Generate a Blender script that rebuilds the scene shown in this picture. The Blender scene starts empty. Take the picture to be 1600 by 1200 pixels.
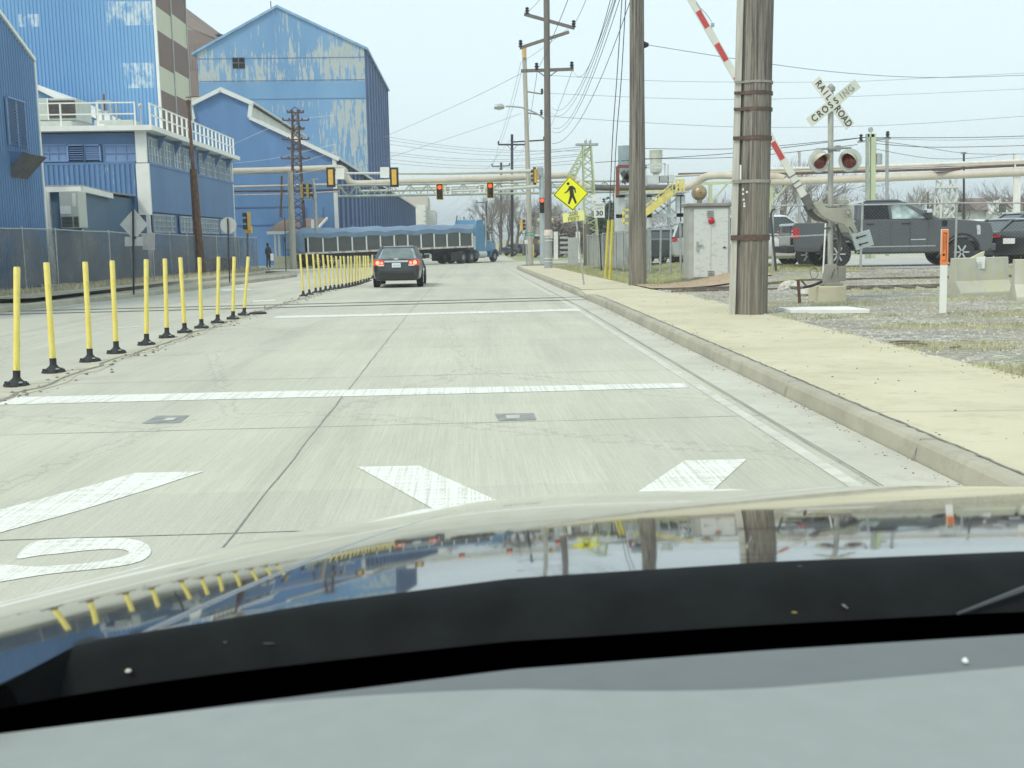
import bpy, bmesh, math, random
from mathutils import Vector as V, Matrix, noise
random.seed(7)
R=math.radians
SC=bpy.context.scene; COL=SC.collection
# ---------------- camera ----------------
F=1700.0; H=1.55; ROLL=.0175
def _cam():
    y=V((730-800,600-374,-F)).normalized()
    q=V((930,600-(374-ROLL*1000),-F)).normalized()
    z=q.cross(y).normalized()
    x=y.cross(z).normalized()
    return Matrix((x,y,z))       # rows: world axes in camera space => cam->world rotation
RM=_cam()
cd=bpy.data.cameras.new('camera'); cam=bpy.data.objects.new('camera',cd); COL.objects.link(cam)
cam.matrix_world=Matrix.Translation((0,0,H))@RM.to_4x4()
cd.sensor_width=36; cd.lens=36*F/1600; cd.clip_start=.05; cd.clip_end=6000
cd.dof.use_dof=True; cd.dof.focus_distance=24; cd.dof.aperture_fstop=14
SC.camera=cam
# ---------------- sky, sun, exposure ----------------
SUN_EL,SUN_AZ=R(50),R(225)    # azimuth from +Y clockwise: behind and to the left
w=bpy.data.worlds.new('World'); SC.world=w; w.use_nodes=True
nt=w.node_tree; nt.nodes.clear()
sky=nt.nodes.new('ShaderNodeTexSky'); sky.sky_type='NISHITA'; sky.sun_disc=False
sky.sun_elevation=SUN_EL; sky.sun_rotation=SUN_AZ; sky.dust_density=3; sky.air_density=1.2
tint=nt.nodes.new('ShaderNodeMix'); tint.data_type='RGBA'; tint.inputs[0].default_value=.78
tint.inputs[7].default_value=(7.9,9.4,9.7,1)      # thin even cloud over the blue
nt.links.new(sky.outputs[0],tint.inputs[6])
bg=nt.nodes.new('ShaderNodeBackground'); bg.inputs[1].default_value=.1
wo=nt.nodes.new('ShaderNodeOutputWorld')
nt.links.new(tint.outputs[2],bg.inputs[0]); nt.links.new(bg.outputs[0],wo.inputs[0])
sl=bpy.data.lights.new('sun','SUN'); sl.energy=1.5; sl.angle=R(12); sl.color=(1,.95,.85)
so=bpy.data.objects.new('sun',sl); COL.objects.link(so)
sdir=V((math.sin(SUN_AZ)*math.cos(SUN_EL),math.cos(SUN_AZ)*math.cos(SUN_EL),math.sin(SUN_EL)))
so.rotation_euler=sdir.to_track_quat('Z','Y').to_euler()
SC.view_settings.view_transform='Standard'; SC.view_settings.look='None'
SC.view_settings.exposure=.36; SC.view_settings.gamma=1
# ---------------- ground profile and placing ----------------
def gz(y): return -.5*min(max((y-24)/66,0),1)
def rz(x,y):                       # gravel verge and lot on the right
    t=min(max((y-27)/5,0),1)*min(max((x-6)/3,0),1)
    return gz(y)+.15+.42*t*t*(3-2*t)*(1 if y<45 else max(0,1-(y-45)/25))
def ray(px,py):
    return RM@V((px-800,600-py,-F)).normalized()
def P(px,py,Y):
    d=ray(px,py); return V((0,0,H))+d*(Y/d.y)
def G(px,py,dz=0,g=gz):
    d=ray(px,py); t=1.
    for i in range(60):
        p=V((0,0,H))+d*t
        h=g(p.y)+dz if g is gz else g(p.x,p.y)+dz
        t+=.8*(p.z-h)/(-d.z) if d.z<-1e-4 else 0
    return V((0,0,H))+d*t
def proj(p):
    c=RM.transposed()@(V(p)-V((0,0,H))); return 800+F*c.x/-c.z,600-F*c.y/-c.z
def GR(px,py): return G(px,py,0,rz)
# ---------------- materials ----------------
MC={}
def M(name,c,rough=.7,metal=0,var=.12,scale=3,c2=None,bump=0,bscale=None,stretch=(1,1,1),thr=None,coat=0,spec=.5,emit=0,alpha=1,detail=5):
    """procedural material: base colour broken up by noise; c2+thr gives patches of a second colour"""
    if name in MC: return MC[name]
    m=bpy.data.materials.new(name); m.use_nodes=True; n=m.node_tree; b=n.nodes['Principled BSDF']; L=n.links.new
    tc=n.nodes.new('ShaderNodeTexCoord'); mp=n.nodes.new('ShaderNodeMapping'); mp.inputs['Scale'].default_value=stretch
    L(tc.outputs['Object'],mp.inputs[0])
    nz=n.nodes.new('ShaderNodeTexNoise'); nz.inputs['Scale'].default_value=scale; nz.inputs['Detail'].default_value=detail
    L(mp.outputs[0],nz.inputs['Vector'])
    cr=n.nodes.new('ShaderNodeValToRGB'); e=cr.color_ramp.elements
    c=tuple(c)
    if c2 and thr is not None:
        e[0].position=thr-.015; e[0].color=c+(1,); e[1].position=thr+.015; e[1].color=tuple(c2)+(1,)
        nz2=n.nodes.new('ShaderNodeTexNoise'); nz2.inputs['Scale'].default_value=scale*.23; L(tc.outputs['Object'],nz2.inputs['Vector'])
    else:
        lo=tuple(x*(1-var) for x in c); hi=tuple(min(1,x*(1+var)) for x in (c2 or c))
        e[0].position=.3; e[0].color=lo+(1,); e[1].position=.7; e[1].color=hi+(1,)
    L(nz.outputs[0],cr.inputs[0]); L(cr.outputs[0],b.inputs['Base Color'])
    b.inputs['Roughness'].default_value=rough; b.inputs['Metallic'].default_value=metal
    b.inputs['Coat Weight'].default_value=coat; b.inputs['Specular IOR Level'].default_value=spec
    if coat: b.inputs['Coat Roughness'].default_value=.03
    if emit: b.inputs['Emission Color'].default_value=c+(1,); b.inputs['Emission Strength'].default_value=emit
    if alpha<1: b.inputs['Alpha'].default_value=alpha
    if bump:
        bz=n.nodes.new('ShaderNodeTexNoise'); bz.inputs['Scale'].default_value=bscale or scale*6; bz.inputs['Detail'].default_value=6
        L(mp.outputs[0],bz.inputs['Vector'])
        bp=n.nodes.new('ShaderNodeBump'); bp.inputs['Strength'].default_value=bump; bp.inputs['Distance'].default_value=.03
        L(bz.outputs[0],bp.inputs['Height']); L(bp.outputs[0],b.inputs['Normal'])
    MC[name]=m; return m
class NT:
    """tiny node graph helper"""
    def __init__(s,name):
        s.m=bpy.data.materials.new(name); s.m.use_nodes=True; s.n=s.m.node_tree; s.b=s.n.nodes['Principled BSDF']; MC[name]=s.m
        tc=s.n.nodes.new('ShaderNodeTexCoord'); s.obj=tc.outputs['Object']
        g=s.n.nodes.new('ShaderNodeNewGeometry'); s.pos=g.outputs['Position']
    def L(s,a,b): s.n.links.new(a,b)
    def map(s,v,sc=(1,1,1),rot=(0,0,0),loc=(0,0,0)):
        x=s.n.nodes.new('ShaderNodeMapping'); x.inputs['Scale'].default_value=sc; x.inputs['Rotation'].default_value=rot; x.inputs['Location'].default_value=loc
        s.L(v,x.inputs[0]); return x.outputs[0]
    def noise(s,v,scale,detail=5,rough=.5,dist=0):
        x=s.n.nodes.new('ShaderNodeTexNoise'); x.inputs['Scale'].default_value=scale; x.inputs['Detail'].default_value=detail
        x.inputs['Roughness'].default_value=rough; x.inputs['Distortion'].default_value=dist
        s.L(v,x.inputs['Vector']); return x.outputs[0]
    def vor(s,v,scale,out=0,feat='F1'):
        x=s.n.nodes.new('ShaderNodeTexVoronoi'); x.feature=feat; x.inputs['Scale'].default_value=scale; s.L(v,x.inputs['Vector']); return x.outputs[out]
    def ramp(s,v,stops):
        x=s.n.nodes.new('ShaderNodeValToRGB'); e=x.color_ramp.elements
        while len(e)<len(stops): e.new(.5)
        for i,(p,c) in enumerate(stops):
            e[i].position=p; e[i].color=(tuple(c)+(1,)) if hasattr(c,'__len__') else (c,c,c,1)
        s.L(v,x.inputs[0]); return x.outputs[0]
    def mix(s,f,a,b,mode='MIX'):
        x=s.n.nodes.new('ShaderNodeMix'); x.data_type='RGBA'; x.blend_type=mode
        for k,i in ((f,0),(a,6),(b,7)):
            if hasattr(k,'is_linked'): s.L(k,x.inputs[i])
            else: x.inputs[i].default_value=(tuple(k)+(1,)) if hasattr(k,'__len__') else k
        return x.outputs[2]
    def math(s,op,a,b=0.,c=0.):
        x=s.n.nodes.new('ShaderNodeMath'); x.operation=op
        for k,i in ((a,0),(b,1),(c,2)):
            if hasattr(k,'is_linked'): s.L(k,x.inputs[i])
            else: x.inputs[i].default_value=k
        return x.outputs[0]
    def xyz(s,v):
        x=s.n.nodes.new('ShaderNodeSeparateXYZ'); s.L(v,x.inputs[0]); return x.outputs
    def bump(s,h,st,d=.02):
        x=s.n.nodes.new('ShaderNodeBump'); x.inputs['Strength'].default_value=st; x.inputs['Distance'].default_value=d
        s.L(h,x.inputs['Height']); s.L(x.outputs[0],s.b.inputs['Normal'])
    def base(s,c,rough=.7,metal=0):
        if hasattr(c,'is_linked'): s.L(c,s.b.inputs['Base Color'])
        else: s.b.inputs['Base Color'].default_value=tuple(c)+(1,)
        s.b.inputs['Roughness'].default_value=rough; s.b.inputs['Metallic'].default_value=metal; return s.m
# ---------------- mesh builder ----------------
def frame(d):
    d=V(d).normalized(); a=V((0,0,1)) if abs(d.z)<.9 else V((1,0,0))
    u=a.cross(d).normalized(); return u,d.cross(u)
class MB:
    def __init__(s,local=False): s.v=[]; s.f=[]; s.local=local
    def face(s,pts):
        i=len(s.v); s.v+=[V(p) for p in pts]; s.f.append(tuple(range(i,i+len(pts)))); return s
    def box(s,a,b,M4=None):
        (x0,y0,z0),(x1,y1,z1)=a,b; i=len(s.v)
        pts=[V((x,y,z)) for z in (z0,z1) for x,y in ((x0,y0),(x1,y0),(x1,y1),(x0,y1))]
        if M4: pts=[M4@p for p in pts]
        s.v+=pts; s.f+=[tuple(i+k for k in q) for q in ((3,2,1,0),(4,5,6,7),(0,1,5,4),(1,2,6,5),(2,3,7,6),(3,0,4,7))]; return s
    def cbox(s,c,sz,M4=None):
        return s.box([c[k]-sz[k]/2 for k in range(3)],[c[k]+sz[k]/2 for k in range(3)],M4)
    def beam(s,a,b,w,h):            # box between two points, w sideways, h up
        a,b=V(a),V(b); d=(b-a).normalized(); up=V((0,0,1)) if abs(d.z)<.95 else V((0,1,0))
        r=d.cross(up).normalized()*w/2; u=r.cross(d).normalized()*h/2; i=len(s.v)
        s.v+=[p+q for p in (a,b) for q in (-r-u,r-u,r+u,-r+u)]
        s.f+=[tuple(i+k for k in q) for q in ((0,1,2,3),(7,6,5,4),(0,4,5,1),(1,5,6,2),(2,6,7,3),(3,7,4,0))]; return s
    def tube(s,pts,r,n=8,cap=True):
        pts=[V(p) for p in pts]; rr=r if hasattr(r,'__len__') else [r]*len(pts); i=len(s.v); u=None
        for k,p in enumerate(pts):
            d=(pts[min(k+1,len(pts)-1)]-pts[max(k-1,0)]).normalized()
            if u is None: u,_=frame(d)
            u=(u-d*u.dot(d)).normalized(); w_=d.cross(u)
            s.v+=[p+(u*math.cos(2*math.pi*j/n)+w_*math.sin(2*math.pi*j/n))*rr[k] for j in range(n)]
        for k in range(len(pts)-1):
            for j in range(n):
                a=i+k*n+j; b=i+k*n+(j+1)%n; s.f.append((a,b,b+n,a+n))
        if cap: s.f.append(tuple(range(i+n-1,i-1,-1))); s.f.append(tuple(range(i+(len(pts)-1)*n,i+len(pts)*n)))
        return s
    def prism(s,poly,ext):           # polygon of 3D points swept by vector
        poly=[V(p) for p in poly]; e=V(ext); n=len(poly); i=len(s.v); s.v+=poly+[p+e for p in poly]
        s.f.append(tuple(range(i+n-1,i-1,-1))); s.f.append(tuple(range(i+n,i+2*n)))
        for j in range(n): s.f.append((i+j,i+(j+1)%n,i+n+(j+1)%n,i+n+j))
        return s
    def loft(s,rings,cap=True,closed=True):
        n=len(rings[0]); i=len(s.v)
        for r in rings: s.v+=[V(p) for p in r]
        for k in range(len(rings)-1):
            for j in range(n if closed else n-1):
                a=i+k*n+j; b=i+k*n+(j+1)%n; s.f.append((a,b,b+n,a+n))
        if cap: s.f.append(tuple(range(i+n-1,i-1,-1))); s.f.append(tuple(range(i+(len(rings)-1)*n,i+len(rings)*n)))
        return s
    def lathe(s,prof,c=(0,0,0),n=16,axis=(0,0,1),cap=True):
        u,w_=frame(axis); ax=V(axis).normalized(); c=V(c)
        return s.loft([[c+ax*h+(u*math.cos(2*math.pi*j/n)+w_*math.sin(2*math.pi*j/n))*r for j in range(n)] for r,h in prof],cap)
    def grid(s,fn,us,vs):
        i=len(s.v); nu=len(us)
        for v in vs:
            for u in us: s.v.append(V(fn(u,v)))
        for b in range(len(vs)-1):
            for a in range(nu-1):
                k=i+b*nu+a; s.f.append((k,k+1,k+1+nu,k+nu))
        return s
    def xf(s,M4): s.v=[M4@p for p in s.v]; return s
    def build(s,name,mat,parent=None,smooth=False,bevel=0,recalc=True,seg=2):
        me=bpy.data.meshes.new(name); o=bpy.data.objects.new(name,me)
        off=V((0,0,0))
        if parent is not None:
            o.parent=parent
            if not s.local:
                q=parent
                while q: off+=V(q.location); q=q.parent
        elif not s.local and s.v:
            xs=[p.x for p in s.v]; ys=[p.y for p in s.v]
            off=V(((min(xs)+max(xs))/2,(min(ys)+max(ys))/2,min(p.z for p in s.v))); o.location=off
        me.from_pydata([p-off for p in s.v],[],s.f)
        if recalc:
            bm=bmesh.new(); bm.from_mesh(me); bmesh.ops.remove_doubles(bm,verts=bm.verts,dist=1e-5)
            bmesh.ops.recalc_face_normals(bm,faces=bm.faces); bm.to_mesh(me); bm.free()
        me.materials.append(mat)
        if smooth:
            me.polygons.foreach_set('use_smooth',[True]*len(me.polygons))
            me.set_sharp_from_angle(angle=R(38))
        if bevel:
            b=o.modifiers.new('bevel','BEVEL'); b.width=bevel; b.segments=seg; b.limit_method='ANGLE'; b.angle_limit=R(35)
            b.harden_normals=False
        COL.objects.link(o); return o
def W(): return MB()
def Lc(): return MB(True)
def thing(name,label,cat,loc=(0,0,0),rotz=0,group=None,tilt=None):
    o=bpy.data.objects.new(name,None); COL.objects.link(o); o.location=loc; o.rotation_euler=tilt or (0,0,rotz)
    o.empty_display_size=.2; return tag(o,label,cat,group)
def tag(o,label=None,cat=None,group=None,kind=None):
    if label: o['label']=label
    if cat: o['category']=cat
    if group: o['group']=group
    if kind: o['kind']=kind
    return o
def struct(o): o['kind']='structure'; return o
def copy_tree(o,parent=None):
    c=o.copy(); COL.objects.link(c)
    if parent is not None: c.parent=parent
    for ch in list(o.children): copy_tree(ch,c)
    return c
def text(body,name,size,mat,parent,M4,bold=0,ext=.002,sx=1):
    cu=bpy.data.curves.new('t','FONT'); cu.body=body; cu.size=size; cu.align_x='CENTER'; cu.align_y='CENTER'; cu.offset=bold; cu.extrude=ext
    t=bpy.data.objects.new('t',cu); COL.objects.link(t); dg=bpy.context.evaluated_depsgraph_get()
    me=bpy.data.meshes.new_from_object(t.evaluated_get(dg)); bpy.data.objects.remove(t); me.name=name
    me.materials.clear(); me.materials.append(mat)
    me.transform(M4@Matrix.Diagonal((sx,1,1,1)))
    o=bpy.data.objects.new(name,me); COL.objects.link(o); o.parent=parent; return o
FACE=Matrix(((1,0,0,0),(0,0,-1,0),(0,1,0,0),(0,0,0,1)))   # text plane facing -Y (towards the viewer)
# ================= materials of the place =================
def m_road():
    g=NT('road_concrete'); p=g.obj
    big=g.noise(p,.35,4,.6); mid=g.noise(g.map(p,(1,.25,1)),2.2,5,.6); fine=g.noise(p,90,3,.7)
    tine=g.noise(g.map(p,(70,1.1,1)),1,3,.7); tr=g.noise(g.map(p,(1.3,.05,1),loc=(3,0,0)),1,3)
    c=g.ramp(big,[(.3,(.475,.465,.38)),(.7,(.545,.535,.445))])
    c=g.mix(g.ramp(mid,[(.35,.0),(.75,.35)]),c,(.6,.595,.51))
    c=g.mix(g.ramp(tr,[(.5,0.),(.7,.3)]),c,(.4,.4,.34))
    xs=g.xyz(p); cy=g.math('FLOOR',g.math('DIVIDE',g.math('SUBTRACT',xs[1],-26.6),3.36)); cx=g.math('FLOOR',g.math('DIVIDE',g.math('ADD',xs[0],3.37),3.75))
    cb=g.n.nodes.new('ShaderNodeCombineXYZ'); g.L(cx,cb.inputs[0]); g.L(cy,cb.inputs[1]); wn=g.n.nodes.new('ShaderNodeTexWhiteNoise'); g.L(cb.outputs[0],wn.inputs['Vector'])
    c=g.mix(.8,c,g.ramp(wn.outputs[0],[(0,(.93,.93,.94)),(1,(1.03,1.03,1.0))]),'MULTIPLY')
    oil=g.noise(g.map(p,(.9,.045,1),loc=(1.2,0,0)),1.4,5,.6); c=g.mix(g.ramp(oil,[(.52,0.),(.68,.32)]),c,(.33,.325,.28))
    sp2=g.noise(p,5,7,.75); c=g.mix(g.ramp(sp2,[(.60,0.),(.70,.35)]),c,(.36,.35,.30))
    ck=g.vor(g.map(p,(1,.6,1)),.22,0,'DISTANCE_TO_EDGE'); kk=g.math('ADD',ck,g.math('MULTIPLY',g.math('SUBTRACT',g.noise(p,3,6,.7),.5),.10)); c=g.mix(g.ramp(kk,[(0,.0),(.010,.0),(.0115,.45),(.014,.45),(.0155,0.)]),c,(.25,.25,.22))
    c=g.mix(.55,c,g.ramp(tine,[(.3,(.80,.80,.80)),(.66,(1.06,1.06,1.06))]),'MULTIPLY')
    c=g.mix(.5,c,g.ramp(fine,[(.3,(.72,.72,.72)),(.7,(1.15,1.15,1.15))]),'MULTIPLY')
    sp=g.ramp(g.vor(p,3.1),[(.0,.6),(.02,.6),(.03,0.)])
    c=g.mix(sp,c,(.2,.19,.16))
    g.bump(tine,.35,.01); return g.base(c,.85)
def m_walk(name,a,b):
    g=NT(name); p=g.obj
    c=g.ramp(g.noise(p,.8,5,.6),[(.3,a),(.7,b)])
    c=g.mix(.45,c,g.ramp(g.noise(p,120,3,.7),[(.3,(.75,.75,.75)),(.7,(1.12,1.12,1.12))]),'MULTIPLY')
    c=g.mix(g.ramp(g.noise(p,3.5,6,.7),[(.52,0.),(.72,.5)]),c,tuple(x*.68 for x in a))
    c=g.mix(g.ramp(g.noise(p,.45,5,.65),[(.5,0.),(.62,.35)]),c,tuple(x*.82 for x in a))
    c=g.mix(g.ramp(g.vor(p,2.3),[(.0,.7),(.015,.7),(.03,0.)]),c,(.12,.1,.08))
    g.bump(g.noise(p,60,4),.2,.01); return g.base(c,.9)
def m_gravel():
    g=NT('gravel'); p=g.obj
    st=g.vor(p,17,1); xs=g.xyz(st)
    c=g.ramp(xs[0],[(.0,(.12,.115,.105)),(.35,(.33,.32,.29)),(.7,(.50,.47,.40)),(.92,(.70,.67,.58))])
    c=g.mix(g.ramp(g.vor(p,55,1),[(0,0.),(1,.35)]),c,(.5,.48,.4))
    dirt=g.ramp(g.noise(p,.55,6,.65),[(.42,0.),(.6,.75)]); c=g.mix(dirt,c,(.33,.3,.24))
    dk=g.ramp(g.noise(g.map(p,(.5,1.4,1),loc=(9,2,0)),.9,6,.65),[(.5,0.),(.64,.6)]); c=g.mix(dk,c,(.2,.19,.17))
    gr=g.ramp(g.noise(g.map(p,(.6,1.5,1),loc=(5,1,0)),.5,7,.7),[(.52,0.),(.62,.7)])
    gg=g.ramp(g.noise(p,40,4),[(.35,(.2,.26,.09)),(.65,(.42,.46,.2))]); c=g.mix(gr,c,gg)
    g.bump(g.vor(p,17),.9,.05); return g.base(c,.95)
def m_grass():
    g=NT('verge_grass'); p=g.obj
    c=g.ramp(g.noise(p,30,6,.7),[(.3,(.17,.2,.07)),(.5,(.34,.38,.15)),(.7,(.52,.5,.28))])
    c=g.mix(g.ramp(g.noise(p,.7,6,.7),[(.45,0.),(.62,.85)]),c,(.4,.37,.28))
    c=g.mix(g.ramp(g.vor(p,8,1),[(.85,0.),(.95,.6)]),c,(.62,.6,.52))
    g.bump(g.noise(p,40,5),1,.05); return g.base(c,.95)
def m_paintmark():
    g=NT('worn_road_paint'); p=g.obj
    t=g.noise(g.map(p,(48,.55,1)),1,2,.6); s=g.noise(g.map(p,(.8,14,1)),1,5,.7); f=g.noise(p,35,5,.7)
    a=g.math('ADD',g.math('MULTIPLY',t,.8),g.math('ADD',g.math('MULTIPLY',s,.55),g.math('MULTIPLY',f,.65)))
    k=g.ramp(a,[(.88,0.),(1.10,1.)])
    c=g.mix(k,(.54,.535,.46),(.72,.725,.67)); return g.base(c,.7)
ROAD=m_road(); WALK=m_walk('sidewalk_concrete',(.53,.485,.335),(.62,.575,.41)); KERBM=m_walk('kerb_concrete',(.34,.32,.25),(.50,.475,.37))
GUT=m_walk('gutter_concrete',(.47,.465,.39),(.57,.56,.48))
GRAVEL=m_gravel(); GRASS=m_grass(); PAINT=m_paintmark()
DIRT=M('dirt',(.34,.32,.25),.95,var=.3,scale=4,bump=.5); JOINT=M('joint_tar',(.22,.22,.2),.9,var=.3,scale=20)
ASPH=M('lot_asphalt',(.42,.42,.39),.9,var=.12,scale=2,bump=.2)
RUST=M('rusty_steel',(.12,.062,.04),.8,var=.45,scale=6); RAILM=M('rail_steel',(.16,.14,.12),.5,.6,var=.2,scale=9)
BLK=M('black_rubber',(.025,.026,.028),.75,var=.3,scale=9); TYRE=M('tyre_rubber',(.03,.031,.033),.85,var=.25,scale=14)
WHT=M('white_paint',(.78,.79,.74),.5,var=.05,scale=2); WHT2=M('weathered_white_paint',(.74,.74,.68),.6,var=.1,scale=4,stretch=(1,1,.3))
GALV=M('galvanised_steel',(.42,.44,.43),.5,.55,var=.15,scale=8); ALU=M('bare_aluminium',(.62,.64,.64),.4,.6,var=.1,scale=9)
CHROME=M('chrome',(.75,.76,.77),.12,1,var=.03); GLASS=M('dark_vehicle_glass',(.03,.04,.042),.06,0,var=.1,spec=1)
PALEG=M('pale_window_glass',(.32,.4,.42),.1,0,var=.25,scale=2,spec=1)
# ================= ground, road, pavements =================
ys=[-12,-4]+[i*2. for i in range(0,52)]+[110,130,160,220,400,800,1500]
W().grid(lambda x,y:(x,y,gz(y)-.06),[-900,-300,-80,-40,-25,-13,-8,-4,0,3,6,12,25,40,80,300,900],ys).build('ground',GRASS)['kind']='structure'
def strip(name,L_,R_,mat,dz,ext=None,step=2.0):
    """sheet between two polylines (lists of (x,y), same y range) following the road's fall"""
    def at(pl,y):
        for (xa,ya),(xb,yb) in zip(pl,pl[1:]):
            if ya<=y<=yb: return xa+(xb-xa)*(y-ya)/(yb-ya)
        return pl[-1][0] if y>pl[-1][1] else pl[0][0]
    y0,y1=L_[0][1],L_[-1][1]; n=max(2,int((y1-y0)/step)); yy=[y0+(y1-y0)*i/n for i in range(n+1)]
    b=W(); us=[i/8 for i in range(9)]
    b.grid(lambda u,y:(at(L_,y)*(1-u)+at(R_,y)*u,y,gz(y)+dz),us,yy)
    return b.build(name,mat)
LK=[(-12.3,-12),(-12.3,12),(-11.5,26),(-10.3,36),(-9.5,49),(-9.0,58),(-10.5,66),(-17,72)]
struct(strip('road',LK,[(2.98,-12),(2.98,72)],ROAD,0))
rb=W(); rb.grid(lambda x,y:(x,y,gz(y)-.012),[-160,-80,-40,-20,-10,0,5,10,40,80,160],[64,70,76,82,90,100]); struct(rb.build('cross_street',ROAD))
fr=W(); fr.grid(lambda x,y:(x,y,gz(y)-.008),[-9,-4,0,4.5],[100,120,160,250,500]); struct(fr.build('far_road',ROAD))
struct(strip('gutter',[(2.52,-12),(2.52,74)],[(3.0,-12),(3.0,74)],GUT,.006))
# kerb: continuous with a dip where the rails cross
def kerb(name,pts,wd,h,mat=KERBM,side=1):
    b=W(); rings=[]; h0=h
    out=[]
    for (xa,ya),(xb,yb) in zip(pts,pts[1:]):
        n=max(1,int(abs(yb-ya)/2.)); out+=[(xa+(xb-xa)*i/n,ya+(yb-ya)*i/n) for i in range(n)]
    out.append(pts[-1])
    for x,y in out:
        g=gz(y); h=h0*(1-.72*max(0,1-abs(y-29.2)/1.8)) if side==1 and x<4 else h0; rings.append([(x,y,g-.1),(x+side*.03,y,g+h-.03),(x+side*.05,y,g+h),(x+side*wd,y,g+h),(x+side*wd,y,g-.1)])
    return b.loft(rings).build(name,mat,bevel=0)
struct(kerb('kerb',[(2.99,-12),(3.0,25),(3.0,27.4),(3.02,28),(3.03,28.6),(3.03,29.2),(3.03,29.8),(3.02,30.4),(3.0,31),(3.0,60),(3.1,70),(3.6,74),(5.2,77),(9,79)],.17,.15))
struct(kerb('kerb',LK,.16,.15,side=-1))
struct(kerb('kerb',[(-13.2,10),(-12.75,29),(-11.6,40),(-11.1,50),(-11.0,60),(-12.4,68)],.18,.28,side=-1))
struct(strip('verge_strip',[(-13.35,-12),(-13.3,10),(-12.85,29),(-11.75,40),(-11.25,50),(-11.15,60),(-12.5,68)],[(-12.4,-12),(-12.4,12),(-11.6,26),(-10.4,36),(-9.6,49),(-9.1,58),(-10.6,68)],DIRT,.14))
b=W(); b.grid(lambda x,y:(x,y,gz(y)+.26),[-60,-30,-20,-15,-13.2],[-10,0,10,20,29]); b.grid(lambda x,y:(x,y,gz(y)+.26),[-60,-30,-20,-15,-13,-11.4],[29,36,44,52,60,68]); struct(b.build('yard_ground',DIRT))
b=W(); 
for y0,y1 in ((-12,27.4),(30.6,70)):
    n=int((y1-y0)/2); b.grid(lambda x,y:(x,y,gz(y)+.15),[3.16,4,4.6,5.3 if y0<0 else 5.0],[y0+(y1-y0)*i/n for i in range(n+1)])
b.grid(lambda x,y:(x,y,gz(y)+.15-.1*max(0,1-abs(y-29.1)/1.7)*(5.05-x)/2),[3.15,4,5.05],[27.4,28,29,30,30.6])
struct(b.build('sidewalk',WALK))
# verge and lot on the right, a height field that rises to the parking lot
def noisy(x,y,a): return a*noise.noise(V((x*.6,y*.6,0)))+a*.5*noise.noise(V((x*2.1,y*2.1,3)))
b=W(); xs=[5.02+i*.25 for i in range(60)]+[20+i*1.2 for i in range(20)]; yy=[-12+i for i in range(12)]+[i*.25 for i in range(0,129)]
b.grid(lambda x,y:(x,y,rz(x,y)+(-.03 if x<5.1 else -.012+noisy(x,y,.035))),xs,yy); struct(b.build('gravel_verge',GRAVEL))
b=W(); b.grid(lambda x,y:(x,y,rz(x,y)-.002+(noisy(x,y,.03) if x>5.1 and y<45 else 0)),[4.95+i*.5 for i in range(14)],[30.8+i*.7 for i in range(57)]); struct(b.build('verge_grass',GRASS))
b=W(); b.grid(lambda x,y:(x,y,rz(max(x,9),y)+.0),[11.7+i*2 for i in range(30)],[31.4,33,36,40,45,50,60,72]); struct(b.build('parking_lot',ASPH))
# joints, cracks, gutters
def ground_line(b,pts,w0,dz,jit=.0,step=.35,g=gz):
    out=[]
    for p,q in zip(pts,pts[1:]):
        p=V(p);q=V(q); n=max(1,int((q-p).length/step))
        out+=[p+(q-p)*i/n for i in range(n)]
    out.append(V(pts[-1]))
    L_=[];R_=[]
    for i,p in enumerate(out):
        d=(out[min(i+1,len(out)-1)]-out[max(i-1,0)]).normalized(); nr=V((-d.y,d.x))
        o=random.uniform(-jit,jit); ww=w0*random.uniform(.6,1.3) if jit else w0
        a=p+nr*(o+ww/2); c=p+nr*(o-ww/2)
        L_.append((a.x,a.y,g(a.y)+dz)); R_.append((c.x,c.y,g(c.y)+dz))
    i=len(b.v); n=len(out)
    b.v+=[V(q) for q in L_+R_]; b.f+=[(i+k,i+k+1,i+n+k+1,i+n+k) for k in range(n-1)]
b=W(); ground_line(b,[(-1.29,-2),(-1.29,72)],.010,.003,.006)
for k in range(-1,20):
    yj=5.75+3.36*k
    ground_line(b,[(-4.7,yj-.02),(2.5,yj+.06)],.009 if k else .014,.0025,.004)
ground_line(b,[(2.49,-2),(2.49,72)],.007,.0085,.004)
for yj in (6.6,10.2,13.9,17.5,21,24.6,33,38,45,52,60): ground_line(b,[(-8.2,-2+yj*.0),(-8.2,72)],.012,.005,.004) if yj==6.6 else None
struct(b.build('road_joints',JOINT))
b=W()
for k in range(9): y=4.1+3.05*k; b.face([(2.985,y,gz(y)+.0),(2.985,y+.012,gz(y)+.0),(3.045,y+.012,gz(y)+.1565),(3.045,y,gz(y)+.1565)]); b.face([(3.045,y,gz(y)+.157),(3.045,y+.012,gz(y)+.157),(3.17,y+.012,gz(y)+.157),(3.17,y,gz(y)+.157)])
ground_line(b,[(3.17,-2),(3.17,27)],.022,.158,.009,.09); 
for k in range(12): ground_line(b,[(3.19,3.3+2.45*k+.1),(5.28,3.3+2.45*k-.05)],.008,.156,.003)
ground_line(b,[(3.17,31),(3.17,60)],.03,.158,.012)
for k in range(12): ground_line(b,[(3.19,32+2.6*k),(4.95,32+2.6*k)],.012,.156,.003)
struct(b.build('sidewalk_joints',JOINT))
# lane edge line
b=W(); ground_line(b,[(2.36,-2),(2.36,28)],.10,.003,.0); ground_line(b,[(2.35,30.5),(2.35,71)],.10,.003,.0)
b2=b.build('edge_line',M('faded_edge_line',(.545,.54,.465),.8,var=.14,scale=7)); struct(b2)
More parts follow.
